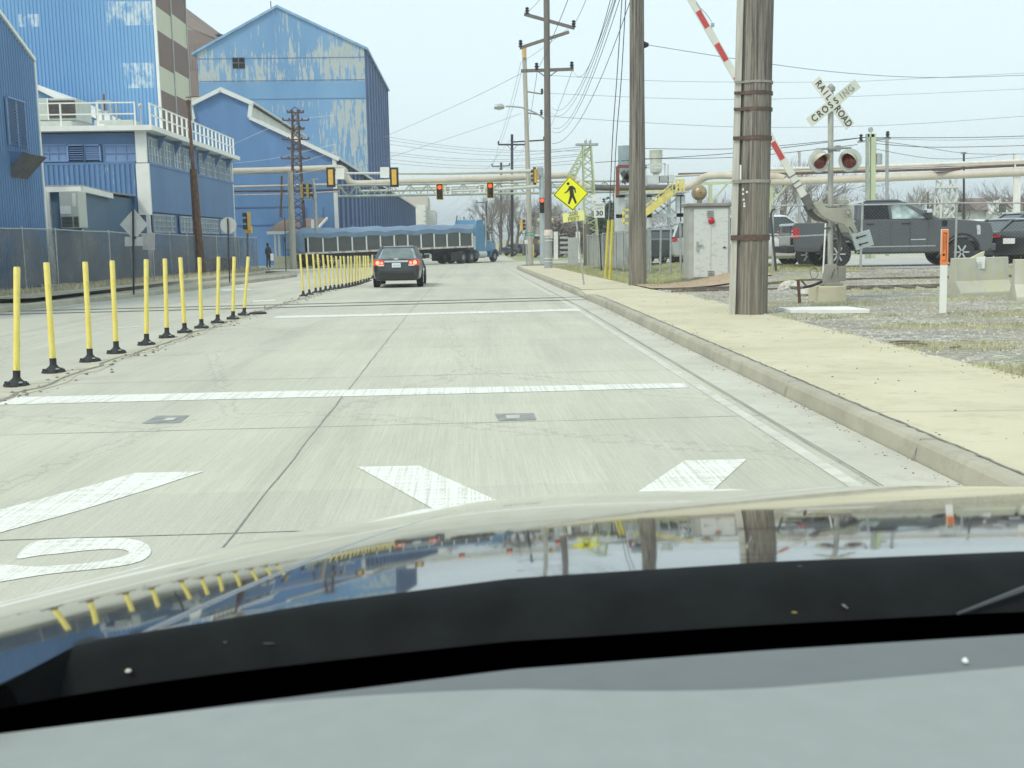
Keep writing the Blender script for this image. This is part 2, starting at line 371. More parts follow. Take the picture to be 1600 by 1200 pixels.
# painted markings on the ground
def smooth(pts,n=4):
    q=[V((x,y,0)) for x,y in pts]; m=len(q); out=[]
    for i in range(m):
        p0,p1,p2,p3=q[i-1],q[i],q[(i+1)%m],q[(i+2)%m]
        for k in range(n):
            t=k/n; out.append(.5*((2*p1)+(p2-p0)*t+(2*p0-5*p1+4*p2-p3)*t*t+(3*p1-p0-3*p2+p3)*t**3))
    return [(p.x,p.y) for p in out]
def gpoly(b,pts,dz=.0035):
    q=[G(x,y) for x,y in pts]; b.face([(p.x,p.y,gz(p.y)+dz) for p in q])
b=W()
gpoly(b,[(-40,622.5),(340,613.5),(700,606),(1068,599),(1076,606),(700,616),(340,624.5),(-40,634)]); gpoly(b,[(432,494),(640,489.5),(903,482.5),(908,485.5),(640,492.5),(425,497.5)])
gpoly(b,[(300,505),(350,502),(200,512),(120,516)]); gpoly(b,[(395,470),(430,468),(430,470),(395,472)])
gpoly(b,[(340,452),(385,450),(395,453),(350,455)])
for o in (b,): pass
struct(b.build('stop_line',PAINT))
b=W(); gpoly(b,[(558,730),(655,728),(809,797),(972,872),(812,872),(690,803)])
gpoly(b,[(1070,720),(1167,718),(1110,770),(1000,872),(846,872),(985,777)],.0038)
gpoly(b,[(-40,808),(0,797),(161,754),(210,739.5),(319,737),(240,763),(112,802),(0,833),(-40,843)])
struct(b.build('crossing_cross_marking',PAINT))
b=W(); gpoly(b,smooth([(26,873),(50,849),(95,843),(150,841.5),(200,842.5),(228,850),(236,862),(229,873),(205,882),(160,889),(75,898),(0,910),(-40,915),(-40,888),(0,883),(52,886),(110,883),(165,877),(196,869),(200,862),(180,858.5),(140,860.5),(100,865),(60,869)]))
gpoly(b,[(448,853),(470,831),(600,826),(760,822),(760,850),(700,870),(520,870)])
struct(b.build('letter_marking',PAINT))
b=W()
for pts in ([(245,650),(296,649.5),(281,661),(222,662)],[(773,647),(834,646),(838,656.5),(779,658)]): gpoly(b,pts,.0036)
o=b.build('sensor_patch',M('patch_asphalt',(.26,.27,.26),.9,var=.2,scale=8)); struct(o)
b=W()
for pts in ([(262,654),(277,653.5),(270,657.5),(254,658)],[(790,649.5),(812,649),(812,655),(792,655)]): gpoly(b,pts,.0065)
struct(b.build('sensor_core',M('patch_core',(.5,.5,.43),.9)))
# dirt line under the posts
b=W(); rng=random.Random(3)
for i in range(420):
    t=rng.random(); y=8+t*44; x=-4.85+.004*y+rng.gauss(0,.16); s=rng.uniform(.006,.03)
    b.lathe([(s,0),(s*.8,s*.5),(s*.2,s*.7)],(x,y,gz(y)+.003),5)
tag(b.build('road_debris',M('debris_stone',(.2,.19,.16),.9,var=.4,scale=30)),None,None,None,'stuff')
b=W(); ground_line(b,[(-4.9,8),(-4.83,23),(-4.75,50)],.36,.004,.05); struct(b.build('dirt_seam',M('median_dirt',(.44,.42,.32),.95,var=.16,scale=5)))
b=W(); ground_line(b,[(-4.83,9),(-4.8,50)],.05,.008,.07); struct(b.build('median_joint',JOINT))
# rails and flangeways
A0,A1,A2=(-13.5,24.6),(3.0,28.7),(5,28.9)
def tl(x): return 28.35+.115*(x-3) if x<4 else 28.46+(x-4)*.01
b=W(); b2=W()
for off in (-.72,.72):
    for xa,xb in ((-14,-8),(-8,-2),(-2,3.2),(3.2,5.3)):
        for w0,z0,bb in ((.2,.007,b2),(.07,.014,b)):
            pa,pb=(xa,tl(xa)+off),(xb,tl(xb)+off); ground_line(bb,[pa,pb],w0,z0+(.0 if xb<3.3 else .06),0)
struct(b2.build('flangeway',JOINT))
rt=thing('railway_track','steel rails of the single track crossing the road and running off over the gravel','railway track',(0,27.5,0))
b.build('road_rail',RAILM,rt)
for off in (-.72,.72):
    b=W(); pts=[(x,tl(x)+off,rz(x,tl(x)+off)-.02) for x in (5.2,7,9,11,14,18,24,34)]
    for p,q in zip(pts,pts[1:]): b.beam(p,q,.07,.12)
    b.build('rail',M('old_rail',(.15,.12,.095),.8,var=.3,scale=6),rt)
for k in range(34):
    x=5.6+.55*k; b=W(); z=rz(x,28.4); b.box((x,27.2,z-.16),(x+.22,29.7,z-.022)); b.build('sleeper',M('old_tie',(.16,.14,.11),.95,var=.3,scale=9),rt)
# ================= own car =================
def hood_prof():
    tab=[(17.6,5.2),(16.8,5.6),(15.9,6.9),(15.0,8.2),(14.4,9.3),(13.8,11.2),(13.3,13.3)]
    def al(th):
        if th>=tab[0][0]: return tab[0][1]
        for (a,x),(b_,y_) in zip(tab,tab[1:]):
            if b_<=th<=a: return y_+(x-y_)*(th-b_)/(a-b_)
        return 13.3
    d=1.0; z=H-d*math.tan(R(17.0)); out=[(d,z)]; crest=None
    while d<2.95:
        th=math.degrees(math.atan2(H-z,d))
        a=al(th) if crest is None else 13.3+(d-crest)*62
        if crest is None and th<13.36: crest=d
        d+=.01; z-=.01*math.tan(R(min(a,58))); out.append((d,z))
    pre=[]; 
    for i in range(60,0,-1): pre.append((1.0-.01*i,out[0][1]+.01*i*math.tan(R(4.5))))
    return pre+out
HP=hood_prof()
def hz(x,y):
    y+=.5*max(0,.26-x)**2+.3*max(0,x-.9)**2
    i=(y-HP[0][0])/.01; k=int(min(max(i,0),len(HP)-2)); f=min(max(i-k,0),1); z=HP[k][1]*(1-f)+HP[k+1][1]*f
    xl=-.31+(y-.72)*.33; s=(xl-x)/.012
    sp=(.012*math.log1p(math.exp(min(s,40)))) if s<40 else xl-x
    z-=.03*sp; xr=1.21-(y-.72)*.3
    z-=.09*max(0,x-xr); z-=.006*(x-.45)**2
    z+=0
    return z
car=thing('own_car','dark glossy car whose hood and grey dashboard fill the foreground','car',(.45,1,0))
HOODM=NT('hood_paint'); 
HOODM.base(HOODM.ramp(HOODM.noise(HOODM.obj,6,4),[(.3,(.02,.022,.024)),(.7,(.028,.03,.031))]),.06,.2)
HOODM.b.inputs['Coat Weight'].default_value=1; HOODM.b.inputs['Coat Roughness'].default_value=.045; HOODM.b.inputs['Coat IOR'].default_value=2.4
HOODM.bump(HOODM.noise(HOODM.obj,7,3),.008,.01); HOODM=HOODM.m
def fit(x,zf,tab,lo,hi):       # distance at which the edge stands where it should
    for _ in range(40):
        m=(lo+hi)/2; px,py=proj((x,m,zf(x,m))); px=min(max(px,tab[0][0]),tab[-1][0])
        for (xa,ya),(xb,yb) in zip(tab,tab[1:]):
            if xa<=px<=xb: t=ya+(yb-ya)*(px-xa)/(xb-xa)
        if py<t: hi=m
        else: lo=m
    return m
_NC={}
def near(x):                    # where the hood tucks under the cowl
    k=round(x,4)
    if k not in _NC: _NC[k]=fit(x,hz,[(-400,1190),(0,1085),(60,1045),(130,1012),(300,985),(500,951),(800,912),(1200,886),(1600,869),(2100,862)],.45,1.3)
    return _NC[k]
us=[-.75+i*.02 for i in range(121)]; vs=[0+i/60 for i in range(61)]
b=W(); b.grid(lambda x,v:(x,near(x)+(2.12-near(x))*v,hz(x,near(x)+(2.12-near(x))*v)),us,vs).build('hood',HOODM,car,True)
b=W(); b.tube([(-.31+(y-.72)*.33,y,hz(-.31+(y-.72)*.33,y)-.0015) for y in [.84+.018*i for i in range(50)]],[.0040-.00006*i for i in range(50)],8); b.build('hood_crease',HOODM,car,True)
b=W(); n=len(us)
b.grid(lambda x,v:(x,2.12+.04*v,hz(x,2.12)-.55*v),us,[0,.1,.4,1]); 
for x,s in ((-.75,-1),(1.65,1)): b.grid(lambda y,v:(x+s*.06*v,y,hz(x,y)-.6*v),[ .5+.05*i for i in range(33)],[0,.05,.3,1])
b.build('fender',HOODM,car,True)
for x in (-.66,1.56):
    b=W(); b.lathe([(.33,-.11),(.35,-.08),(.35,.08),(.33,.11)],(x,1.35,.35),24,(1,0,0)); b.build('wheel',TYRE,car,True)
COWL=M('cowl_plastic',(.008,.0095,.010),.75,var=.3,scale=20,spec=.12); VBLK=M('gap_black',(.002,.002,.002),.9,var=.1,spec=0)
def dz_(x,y): return 1.250-.035*(y-.5)-.02*(x-.45)**2-.02*max(0,.1-x)
_DC={}
def dashy(x):
    k=round(x,4)
    if k not in _DC: _DC[k]=fit(x,lambda a,b:dz_(a,b),[(-400,1188),(0,1142),(400,1090),(800,1040),(1200,1010),(1600,985),(2100,968)],.3,1.0)
    return _DC[k]
b=W(); b.grid(lambda x,v:(x,(dashy(x)+.05)*(1-v)+(near(x)+.004)*v,(hz(x,near(x))+.0035)*1-.055*(1-v)**2+.004*math.sin(v*3.1)),us,[.27,.4,.6,.8,.95,1]); 
b.build('cowl',COWL,car,True)
b=W(); b.grid(lambda x,v:(x,(dashy(x)-.02)*(1-v)+(dashy(x)+.05+.27*(near(x)+.004-dashy(x)-.05)+.012)*v,hz(x,near(x))-.052-.03*v),us,[0,1]); 0 and b.grid(lambda x,v:(x,dashy(x)-.03+.12*v,(H-.008)-.30+ -.085+ -.05*v*0-.05*(v>.5)),us,[0,1]); b.build('windshield_gap',VBLK,car)
b=W(); b.grid(lambda x,y:(x,y,hz(x,y)-.09),us,[.55+.05*i for i in range(32)]); b.build('under_hood',VBLK,car)
DASH=M('dash_vinyl',(.275,.30,.29),.75,var=.03,scale=40,bump=.15,bscale=900,spec=.3); DASH2=M('dash_painted_shade',(.155,.17,.175),.8,var=.03,scale=40,spec=.2)
def wedge(x): # border of the shadow on the dash, painted as a darker grey panel
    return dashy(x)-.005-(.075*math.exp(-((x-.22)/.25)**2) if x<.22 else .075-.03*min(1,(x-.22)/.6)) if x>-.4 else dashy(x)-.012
b=W(); b.grid(lambda x,v:(x,.2+(wedge(x)-.2)*v,dz_(x,.2+(wedge(x)-.2)*v)),us,[0,.5,.8,.95,1]); b.grid(lambda x,v:(x,.2-.05*v,dz_(x,.2)-.25*v),us,[0,1]); b.build('dashboard',DASH,car,True)
b=W(); b.grid(lambda x,v:(x,wedge(x)*(1-v)+dashy(x)*v,dz_(x,wedge(x)*(1-v)+dashy(x)*v)-.001-.002*math.sin(min(1,v*4)*1.57)),us,[0,.1,.25,.6,1]); b.grid(lambda x,v:(x,dashy(x)+.004*v,dz_(x,dashy(x))-.003-.08*v),us,[0,.1,1]); b.build('dash_shade_panel',DASH2,car,True)
b=W()
for x,y,s in ((-.264,.80,.0025),):
    z=hz(x,near(x)); b.lathe([(s,0),(s*.7,s*.5),(.0005,s*.6)],(x,y,z-.012),8)
b.build('grit_speck',M('grit',(.5,.5,.42),.8),car)

def cowlz(x,y):
    n=near(x); a=dashy(x)+.05; v=min(max((y-a)/(n+.004-a),0),1); return hz(x,n)+.0035-.055*(1-v)**2+.004*math.sin(v*3.1)
def on_cowl(px,py,f=cowlz):
    d=ray(px,py); t=.5
    while t<1.6:
        p=V((0,0,H))+d*t
        if p.z<f(p.x,p.y): return p
        t+=.002
    return p
for px,py,rx,ry,c_,nm in ((1240,957,.0035,.0025,(.30,.21,.03),'leaf_bit'),(1318,946,.0015,.009,(.16,.165,.16),'dried_splash'),(1250,885,.002,.002,(.05,.05,.05),'dried_splash'),(352,1004,.002,.002,(.05,.05,.05),'dried_splash'),(420,1006,.006,.0015,(.04,.042,.04),'dried_splash')):
    q=on_cowl(px,py); b=W(); b.loft([[q+V((math.cos(a+.5)*rx*k*(1+.3*math.sin(3*a)),math.sin(a)*ry*k,h*.3)) for a in [j*math.pi/4+.3 for j in range(8)]] for k,h in ((1,.0005),(.8,.002),(.3,.0028))]); b.build(nm,M(nm+str(px),c_,.8,var=.3,scale=200),car)
q=on_cowl(1508,1034,dz_); b=W(); b.loft([[q+V((math.cos(a)*.0022*k,math.sin(a)*.003*k,h)) for a in [j*math.pi/4 for j in range(8)]] for k,h in ((1,.0005),(.7,.002),(.2,.003))]); b.build('lint_speck',WHT,car)
a=on_cowl(1495,970);c=on_cowl(1600,938);e=c+(c-a)*2.2; b=W(); b.tube([a+V((0,0,.006)),c+V((0,0,.010)),e+V((0,0,.014))],[.0012,.003,.004],6); b.build('wiper_arm',M('wiper_grey',(.05,.054,.056),.5,var=.15),car,True)

b=W(); rng=random.Random(21)
for i in range(260):
    y=rng.uniform(4,27); x=rng.choice((rng.uniform(3.2,5.2),rng.gauss(3.2,.03),rng.gauss(5.2,.12))); x=max(3.18,min(5.25,x)); s_=rng.uniform(.004,.013)
    b.lathe([(s_,0),(s_*.8,s_*.5),(s_*.2,s_*.7)],(x,y,gz(y)+.151),5)
for i in range(320):
    y=rng.uniform(3,27); x=3.0-abs(rng.gauss(0,.10))-.01; s_=rng.uniform(.003,.010); b.lathe([(s_,0),(s_*.8,s_*.5),(s_*.2,s_*.7)],(x,y,gz(y)+.006),5)
tag(b.build('pavement_grit',MC['debris_stone']),None,None,None,'stuff')
# ================= buildings =================
BL=(.15,.24,.42)
def m_blue(name,c=BL,chips=.0,patch=None,rough=.6,thr=.62):
    g=NT(name); p=g.obj
    k=g.noise(g.map(p,(1,1,.25)),.6,5,.6); c0=tuple(x*.86 for x in c); c1=tuple(min(1,x*1.12) for x in c)
    col=g.ramp(k,[(.3,c0),(.7,c1)])
    col=g.mix(g.ramp(g.noise(g.map(p,(3,3,.15)),2,5,.7),[(.45,0.),(.75,.35)]),col,tuple(x*.72+.03 for x in c))
    if chips:
        s=g.noise(g.map(p,(9,9,1.1)),1,6,.75); r=g.noise(p,.35,3)
        f=g.ramp(g.math('ADD',g.math('MULTIPLY',s,.75),g.math('MULTIPLY',r,.25)),[(chips,0.),(chips+.012,.85)]); col=g.mix(f,col,(.6,.62,.6))
    return g.base(col,rough)
BLUE_C=m_blue('blue_corrugated_paint',(.115,.235,.43),.62); BLUE_F=m_blue('blue_flat_paint',(.105,.205,.38)); BLUE_W=m_blue('blue_window_paint',(.18,.29,.50))
BLUE_S=m_blue('blue_shed_paint',(.115,.25,.47)); TEAL=m_blue('teal_siding',(.07,.14,.22))
ROOFG=M('roof_felt',(.35,.35,.33),.9,var=.15); ROOFB=M('brown_shingle',(.2,.15,.12),.9,var=.2,scale=4)
CREAM=M('cream_siding',(.60,.60,.46),.8,var=.08,scale=2,stretch=(4,4,.2)); BRN=M('brown_siding',(.21,.145,.125),.8,var=.12,scale=2,stretch=(3,3,.3))
def corr(b,p0,p1,z0,ztop,pitch,depth,side=1):
    """trapezoid corrugated sheet from p0 to p1 (xy); ztop may be a function of distance"""
    p0=V(p0);p1=V(p1); L_=(p1-p0).length; d=(p1-p0)/L_; nr=V((d.y,-d.x))*side; n=int(L_/pitch); zt=ztop if callable(ztop) else (lambda t:ztop)
    pr=[(0,0),(.3,0),(.45,1),(.85,1)]; out=[]
    for k in range(n+1):
        for a,h in pr:
            t=min((k+a)*pitch,L_); q=p0+d*t+nr*depth*h; out.append((q,t))
    i=len(b.v)
    for q,t in out: b.v+=[V((q.x,q.y,z0)),V((q.x,q.y,zt(t)))]
    for k in range(len(out)-1): a=i+2*k; b.f.append((a,a+2,a+3,a+1))
def bdg(name,label,cat,loc,group=None): return thing(name,label,cat,loc,0,group)
def window(parent,o,ux,uz,w,h,nx,ny,fm,gm,out,th=.05,bar=.04,name='window'):
    """framed window; o=lower corner, ux=unit vector along wall, out=unit normal"""
    o=V(o);ux=V(ux);out=V(out);uz=V(uz); f=W()
    for k in range(nx+1):
        a=o+ux*(w*k/nx); f.beam(a+out*.02,a+uz*h+out*.02,(bar if 0<k<nx else bar*1.8),th)
    for k in range(ny+1):
        a=o+uz*(h*k/ny); f.beam(a+out*.02,a+ux*w+out*.02,th*.9,(bar if 0<k<ny else bar*1.8))
    fo=f.build(name,fm,parent); g=W(); g.prism([o,o+ux*w,o+ux*w+uz*h,o+uz*h],-out*.02); g.build('pane',gm,fo); return fo
Z1=V((0,0,1))
# --- corrugated gabled building at the left edge, its wall runs along the street
gx=P(62,250,40).x
b1=bdg('corrugated_building','tall blue corrugated metal building with white edge trim at the left photo edge','building',(-20,34,.2))
def rt1(y): return 8.1+(40-y)*.40 if y>30 else 8.1+4-(30-y)*.4
b=W(); b.prism([(gx-.06,y,z) for y,z in ((20,.0),(40,.0),(40,8.05),(30,12.05),(20,8.05))],(-14,0,0)); b.build('wall',BLUE_C,b1)
b=W(); corr(b,(gx,20),(gx,40),0,lambda t:rt1(20+t) if 20+t>30 else 8.1+t*.4,.20,.05,1); b.build('cladding',BLUE_C,b1)
b=W(); b.beam((gx+.05,40.02,8.05),(gx+.05,30,12.1),.14,.13); b.beam((gx+.05,20,8.05),(gx+.05,30,12.1),.14,.13); b.beam((gx+.03,40.05,0),(gx+.03,40.05,8.1),.09,.12); b.build('trim',WHT,b1)
b=W(); b.prism([(gx+.02,40.1,8.08),(gx+.02,30,12.13),(gx+.02,30,12.25),(gx+.02,40.1,8.2)],(-14.2,0,0)); b.prism([(gx+.02,19.9,8.08),(gx+.02,30,12.13),(gx+.02,30,12.25),(gx+.02,19.9,8.2)],(-14.2,0,0)); b.build('roof',ROOFG,b1)
ya,yb=37.25,38.7; z0,z1=P(20,229,38).z,P(20,156,38).z
b=W()
for k in range(15):
    z=z0+(z1-z0)*k/15; b.face([(gx+.06,ya,z),(gx+.06,yb,z),(gx+.16,yb,z+.09),(gx+.16,ya,z+.09)])
b.beam((gx+.1,ya,z0),(gx+.1,ya,z1),.05,.12); b.beam((gx+.1,yb,z0),(gx+.1,yb,z1),.05,.12); b.beam((gx+.1,(ya+yb)/2,z0),(gx+.1,(ya+yb)/2,z1),.06,.14); b.beam((gx+.1,ya,z1),(gx+.1,yb,z1),.14,.06)
lv=b.build('louver',BLUE_W,b1); b=W(); b.box((gx+.052,ya,z0),(gx+.058,yb,z1)); b.build('louver_back',VBLK,b1)
# boxed duct that sticks out of this wall
b=W(); b.prism([P(-90,236,37.4),P(36,237,37.4),P(-3,281,37.4),P(-90,370,37.4)],(0,1.2,0)); b.build('duct',M('duct_blue',(.12,.21,.40),.6,var=.1),b1)
b=W(); b.prism([P(36,237,37.3),P(49,241,37.3),P(10,285,37.3),P(-3,281,37.3)],(0,1.35,0)); b.prism([P(-60,232,37.2),P(13,236,37.2),P(-4,248,37.2),P(-60,260,37.2)],(0,.2,0)); b.build('duct_edge',M('dark_grey_steel',(.13,.13,.13),.7,var=.2),b1)
gx1=gx; gx=P(228.5,260,53.7).x
# --- two-storey blue building with roof railing
b2=bdg('two_storey_building','blue two-storey industrial building with white roof edge and a white railing on its flat roof','building',(-20,60,-.2))
Y2=53.7; X0=-22.5; zt=P(228,205,Y2).z; Yf=72.7
def z2(py,px=228): return P(px,py,Y2).z
zb=z2(256); zc=z2(331); zw=z2(362)
b=W(); b.box((X0,Y2,-.6),(gx,Yf,zw-.1)); b.box((X0,Y2+.08,zw-.1),(gx-.08,Yf,zt-.05)); b.build('wall',BLUE_F,b2)
b=W(); corr(b,(X0,Y2-.07),(gx-.05,Y2-.07),zc,zb,.24,.06,1); b.build('cladding',BLUE_C,b2)
b=W(); b.box((gx-.02,Y2-.05,zc+.0),(gx+.10,Yf,zb-.02)); b.build('side_panel',BLUE_F,b2)
b=W(); b.box((X0,Y2-.55,zt),(gx+.55,Yf+.5,zt+.24)); b.build('roof',WHT,b2)
b=W(); b.box((gx-.45,Y2-.16,zc-.15),(gx+.16,Y2+.0,zb+.02)); b.build('corner_trim',WHT,b2)
for k in (((gx-.42,Y2-.12,zb+.06),(gx+.08,Y2+.05,zt)),((gx-.12,Y2-.14,-.5),(gx+.06,Y2,zc-.1)),((gx+.0,Yf-.1,-.5),(gx+.13,Yf+.05,zt-.2))): b=W(); b.box(*k); b.build('corner_trim',WHT,b2)
b=W(); b.box((X0,Y2-.10,zb-.02),(gx-.5,Y2+.0,zb+.1)); b.box((gx-.0,Y2,zb-.02),(gx+.14,Yf,zb+.1))
for k in range(6):
    y=Y2+2.2+k*3.1; b.prism([(gx,y,zt-.02),(gx,y,zt-.75),(gx+.42,y,zt-.02)],(0,.14,0))
b.build('ledge',BLUE_F,b2)
for xa,xb,nx in ((62,104,3),(163,214,3)):
    a=P(xa,252,Y2);c=P(xb,226,Y2); window(b2,(a.x,Y2+.02,a.z),(1,0,0),Z1,c.x-a.x,c.z-a.z,nx,2,BLUE_W,BLUE_W,(0,-1,0))
for xa,xb,op in ((109,131,1),(134,156,0)):
    a=P(xa,249,Y2);c=P(xb,228,Y2); b=W()
    for k in range(6):
        z=a.z+(c.z-a.z)*k/6; b.prism([(a.x,Y2-.02,z),(a.x,Y2-.02,z+(.05 if op else .1)),(a.x,Y2-.14,z-.02)],(c.x-a.x,0,0))
    b.box((a.x-.06,Y2-.16,a.z-.1),(a.x,Y2,c.z+.06)); b.box((c.x,Y2-.16,a.z-.1),(c.x+.06,Y2,c.z+.06)); b.box((a.x-.06,Y2-.16,c.z),(c.x+.06,Y2,c.z+.06))
    if op: b.build('louver',BLUE_W,b2); bb=W(); bb.box((a.x,Y2-.02,a.z-.05),(c.x,Y2-.01,c.z)); bb.build('louver_back',VBLK,b2)
    else: b.build('louver',BLUE_W,b2)
wins=[(.5,3.0,5),(3.2,4.8,3),(5.1,6.8,3),(7.1,8.7,3),(10.6,12,3),(12.3,13.7,3),(14,15.1,2),(15.4,16.8,3),(17.1,18.6,3)]
SILV=M('window_frame_grey',(.36,.42,.5),.6,var=.1)
for a,c,n in wins: window(b2,(gx-.03,Y2+a,zb+.14),(0,1,0),Z1,c-a,1.15,n,3,SILV,PALEG,(1,0,0),bar=.05)
for a,c,n in ((.5,4.4,5),(5.5,8.9,5),(9.4,14.5,8),(15,18.4,5)): window(b2,(gx+.02,Y2+a,zw+.0),(0,1,0),Z1,c-a,zc-zw-.12,n,3,SILV,PALEG,(1,0,0),bar=.05)
for xa,xb,nx in ((152,167,1),(170,200,2),(203,226,2)):
    a=P(xa,362,Y2);c=P(xb,336,Y2); window(b2,(a.x,Y2-.01,a.z),(1,0,0),Z1,c.x-a.x,c.z-a.z,nx,2,BLUE_W,M('dusty_glass',(.33,.36,.36),.3,var=.6,scale=3),(0,-1,0))
# roof railing
b=W(); zr=zt+.24
def rail(b,a,c,n):
    a=V(a);c=V(c)
    for h in (.55,1.07): b.beam(a+Z1*h,c+Z1*h,.05,.06)
    for k in range(n+1):
        q=a+(c-a)*k/n; b.beam(q,q+Z1*1.1,.07,.07)
rail(b,(X0,Y2-.3,zr),(gx-.3,Y2-.3,zr),4)
rl=b.build('railing',WHT,b2)
b=W(); a=V((gx+.3,Y2+.1,zr));c=V((gx+.3,Yf-.2,zr))
for h in (.55,1.07): b.beam(a+Z1*h,c+Z1*h,.05,.06)
for k in range(20): q=a+(c-a)*k/19; b.beam(q,q+Z1*1.1,.07,.16)
b.build('railing',WHT,b2)
b=W(); q=P(219,165,Y2); b.lathe([(0,-.12),(.09,-.08),(.12,0),(.09,.08),(0,.12)],q,10); b.beam(q,(q.x,q.y,zr),.05,.05); b.build('camera_dome',M('grey_dome',(.5,.5,.5),.4),b2,True)
# things on the roof
GREYB=M('grey_green_cabinet',(.46,.5,.44),.6,var=.08)
def rooftop(name,label,xa,ya_,xb,yb_,Y,dep,mat=GREYB,fn=None,cat='roof unit'):
    a=P(xa,yb_,Y); c=P(xb,ya_,Y); t=thing(name,label,cat,((a.x+c.x)/2,Y+dep/2,zr))
    b=W(); b.box((a.x,Y,a.z),(c.x,Y+dep,c.z)); b.build('cabinet',mat,t,bevel=.03)
    if a.z>zr+.05: b=W(); [b.box((x,Y+.1,zr),(x+.1,Y+dep-.1,a.z)) for x in (a.x+.1,c.x-.2)]; b.build('base_frame',GALV,t)
    if fn: fn(t,a,c,Y,dep)
    return t
def f_ac(t,a,c,Y,dep):
    b=W(); w_=c.x-a.x
    for k in range(14): z=a.z+.1+(c.z-a.z-.2)*k/14; b.box((a.x+w_*.32,Y-.03,z),(c.x-.08,Y+.0,z+.05))
    b.build('coil_grille',M('coil_dark',(.07,.055,.05),.8,var=.3),t)
    b=W(); b.box((a.x+w_*.3,Y-.05,a.z),(a.x+w_*.33,Y,c.z)); b.build('post',WHT,t)
rooftop('air_conditioner','large rooftop air conditioner with dark coil grille behind the white railing',56,153,119,188,58,2.2,GREYB,f_ac)
def f_lab(t,a,c,Y,dep):
    b=W(); b.box((a.x+.15,Y-.02,c.z-.5),(a.x+.5,Y,c.z-.2)); b.build('label_plate',WHT,t)
rooftop('roof_cabinet','long low grey-green metal cabinet on the roof right of the air conditioner',148,187,208,203,56.5,1.2,GREYB,f_lab)
rooftop('roof_cabinet','wide low grey metal base box on the roof under the air conditioner',58,189,112,204,56,1.0,GREYB)
t=thing('roof_tank','small grey steel frame tower on the roof beside the sloping white roof line','steel frame',(P(162,180,62).x,62.5,zr))
a=P(152,186,62);c=P(172,158,62); b=W()
for x in (a.x,c.x):
    for y in (62,63): b.beam((x,y,zr),(x,y,c.z),.1,.1)
for h in (.45,.75,1): b.beam((a.x,62,zr+(c.z-zr)*h),(c.x,62,zr+(c.z-zr)*h),.08,.1)
b.build('frame',GALV,t); b=W(); b.lathe([(.32,0),(.32,.8),(.2,1.0)],((a.x+c.x)/2,62.5,zr),12); b.build('vessel',BRN,t,True); b=W(); b.tube([((a.x+c.x)/2-.1,62.5,c.z-.5),((a.x+c.x)/2-.1,62.5,c.z+.45)],.05,6); b.build('pipe',RUST,t)
# gabled wing behind it
b3=bdg('gabled_wing','low blue wing with a white sloping roof edge rising behind the rooftop railing','building',(-24,66,-.3))
pk=P(57,137,66); e2=P(190,203,66); b=W(); lft=pk.x-6
b.prism([(lft,66,-.3),(e2.x,66,-.3),(e2.x,66,e2.z),(pk.x,66,pk.z),(lft,66,pk.z-1.5)],(0,8,0)); b.build('wall',BLUE_S,b3)
b=W(); b.beam(pk+V((0,-.1,.05)),e2+V((0,-.1,.05)),.3,.22); b.prism([pk+V((0,0,.1)),e2+V((0,0,.1)),e2+V((0,0,.2)),pk+V((0,0,.2))],(0,8,0)); b.build('roof',WHT,b3)
# small lean-to block beside the first building
b4=bdg('lean_to_block','small teal-sided lean-to with white gutter between the two blue buildings','building',(-17.5,45,0))
zl=P(110,296,44).z; xr=P(150,300,48.5).x; xl=P(60,300,44).x; xm=P(97,300,44).x+.7
b=W(); b.prism([(xl,44,0),(xm,44,0),(xr,50,0),(xr,53.6,0),(xl,53.6,0)],(0,0,zl)); b.build('wall',TEAL,b4)
b=W(); b.beam((xl,43.9,zl),(xm+.1,43.9,zl),.25,.2); b.beam((xm+.1,43.9,zl),(xr+.15,50,zl-.02),.2,.22); b.build('gutter',WHT,b4)
b=W(); b.prism([(xl,43.85,zl+.11),(xm+.15,43.85,zl+.11),(xr+.2,50,zl+.11),(xr+.2,53.6,zl+.11),(xl,53.6,zl+.11)],(0,0,.05)); b.build('roof',ROOFG,b4)
x=P(75,300,43.6).x; b=W(); b.beam((x,43.65,0),(x-.05,43.65,zl-.1),.14,.14); b.build('downpipe',WHT2,b4)
for zt_ in (.9,2.9): b=W(); b.beam((x-.12,43.7,zt_),(x+.12,43.7,zt_),.12,.06); b.build('pipe_strap',GALV,b4)
b=W()
for k in range(5): xx=xm+.5+k*.06; b.box((xx,45.2+k*.12,zl-.45),(xx+.04,45.22+k*.12,zl-.2))
ac=thing('wall_air_conditioner','tall beige cabinet air conditioner standing against the teal lean-to','air conditioner',(P(110,330,43).x,43.4,0))
a=P(97,357,43);c=P(123,298,43); b=W(); b.box((a.x,42.9,a.z),(c.x,43.8,c.z)); b.build('cabinet',M('beige_enamel',(.52,.54,.48),.5,var=.06),ac,bevel=.04)
for fx,fz in ((.06,.0),(.7,.0)):
    b=W(); w_=c.x-a.x
    for k in range(8): z=a.z+.06+.05*k; b.box((a.x+w_*fx,42.86,z),(a.x+w_*(fx+(.56 if fx<.1 else .24)),42.9,z+.03))
    b.build('grille',M('grille_dark',(.06,.06,.05),.8),ac)
b=W(); b.box((a.x+.02,42.875,a.z+.55),(a.x+.42,42.895,a.z+.85)); b.build('label_plate',WHT,ac)
b=W(); b.box((a.x+.5,42.875,c.z-.6),(a.x+.64,42.895,c.z-.1)); b.build('label_plate',WHT2,ac)
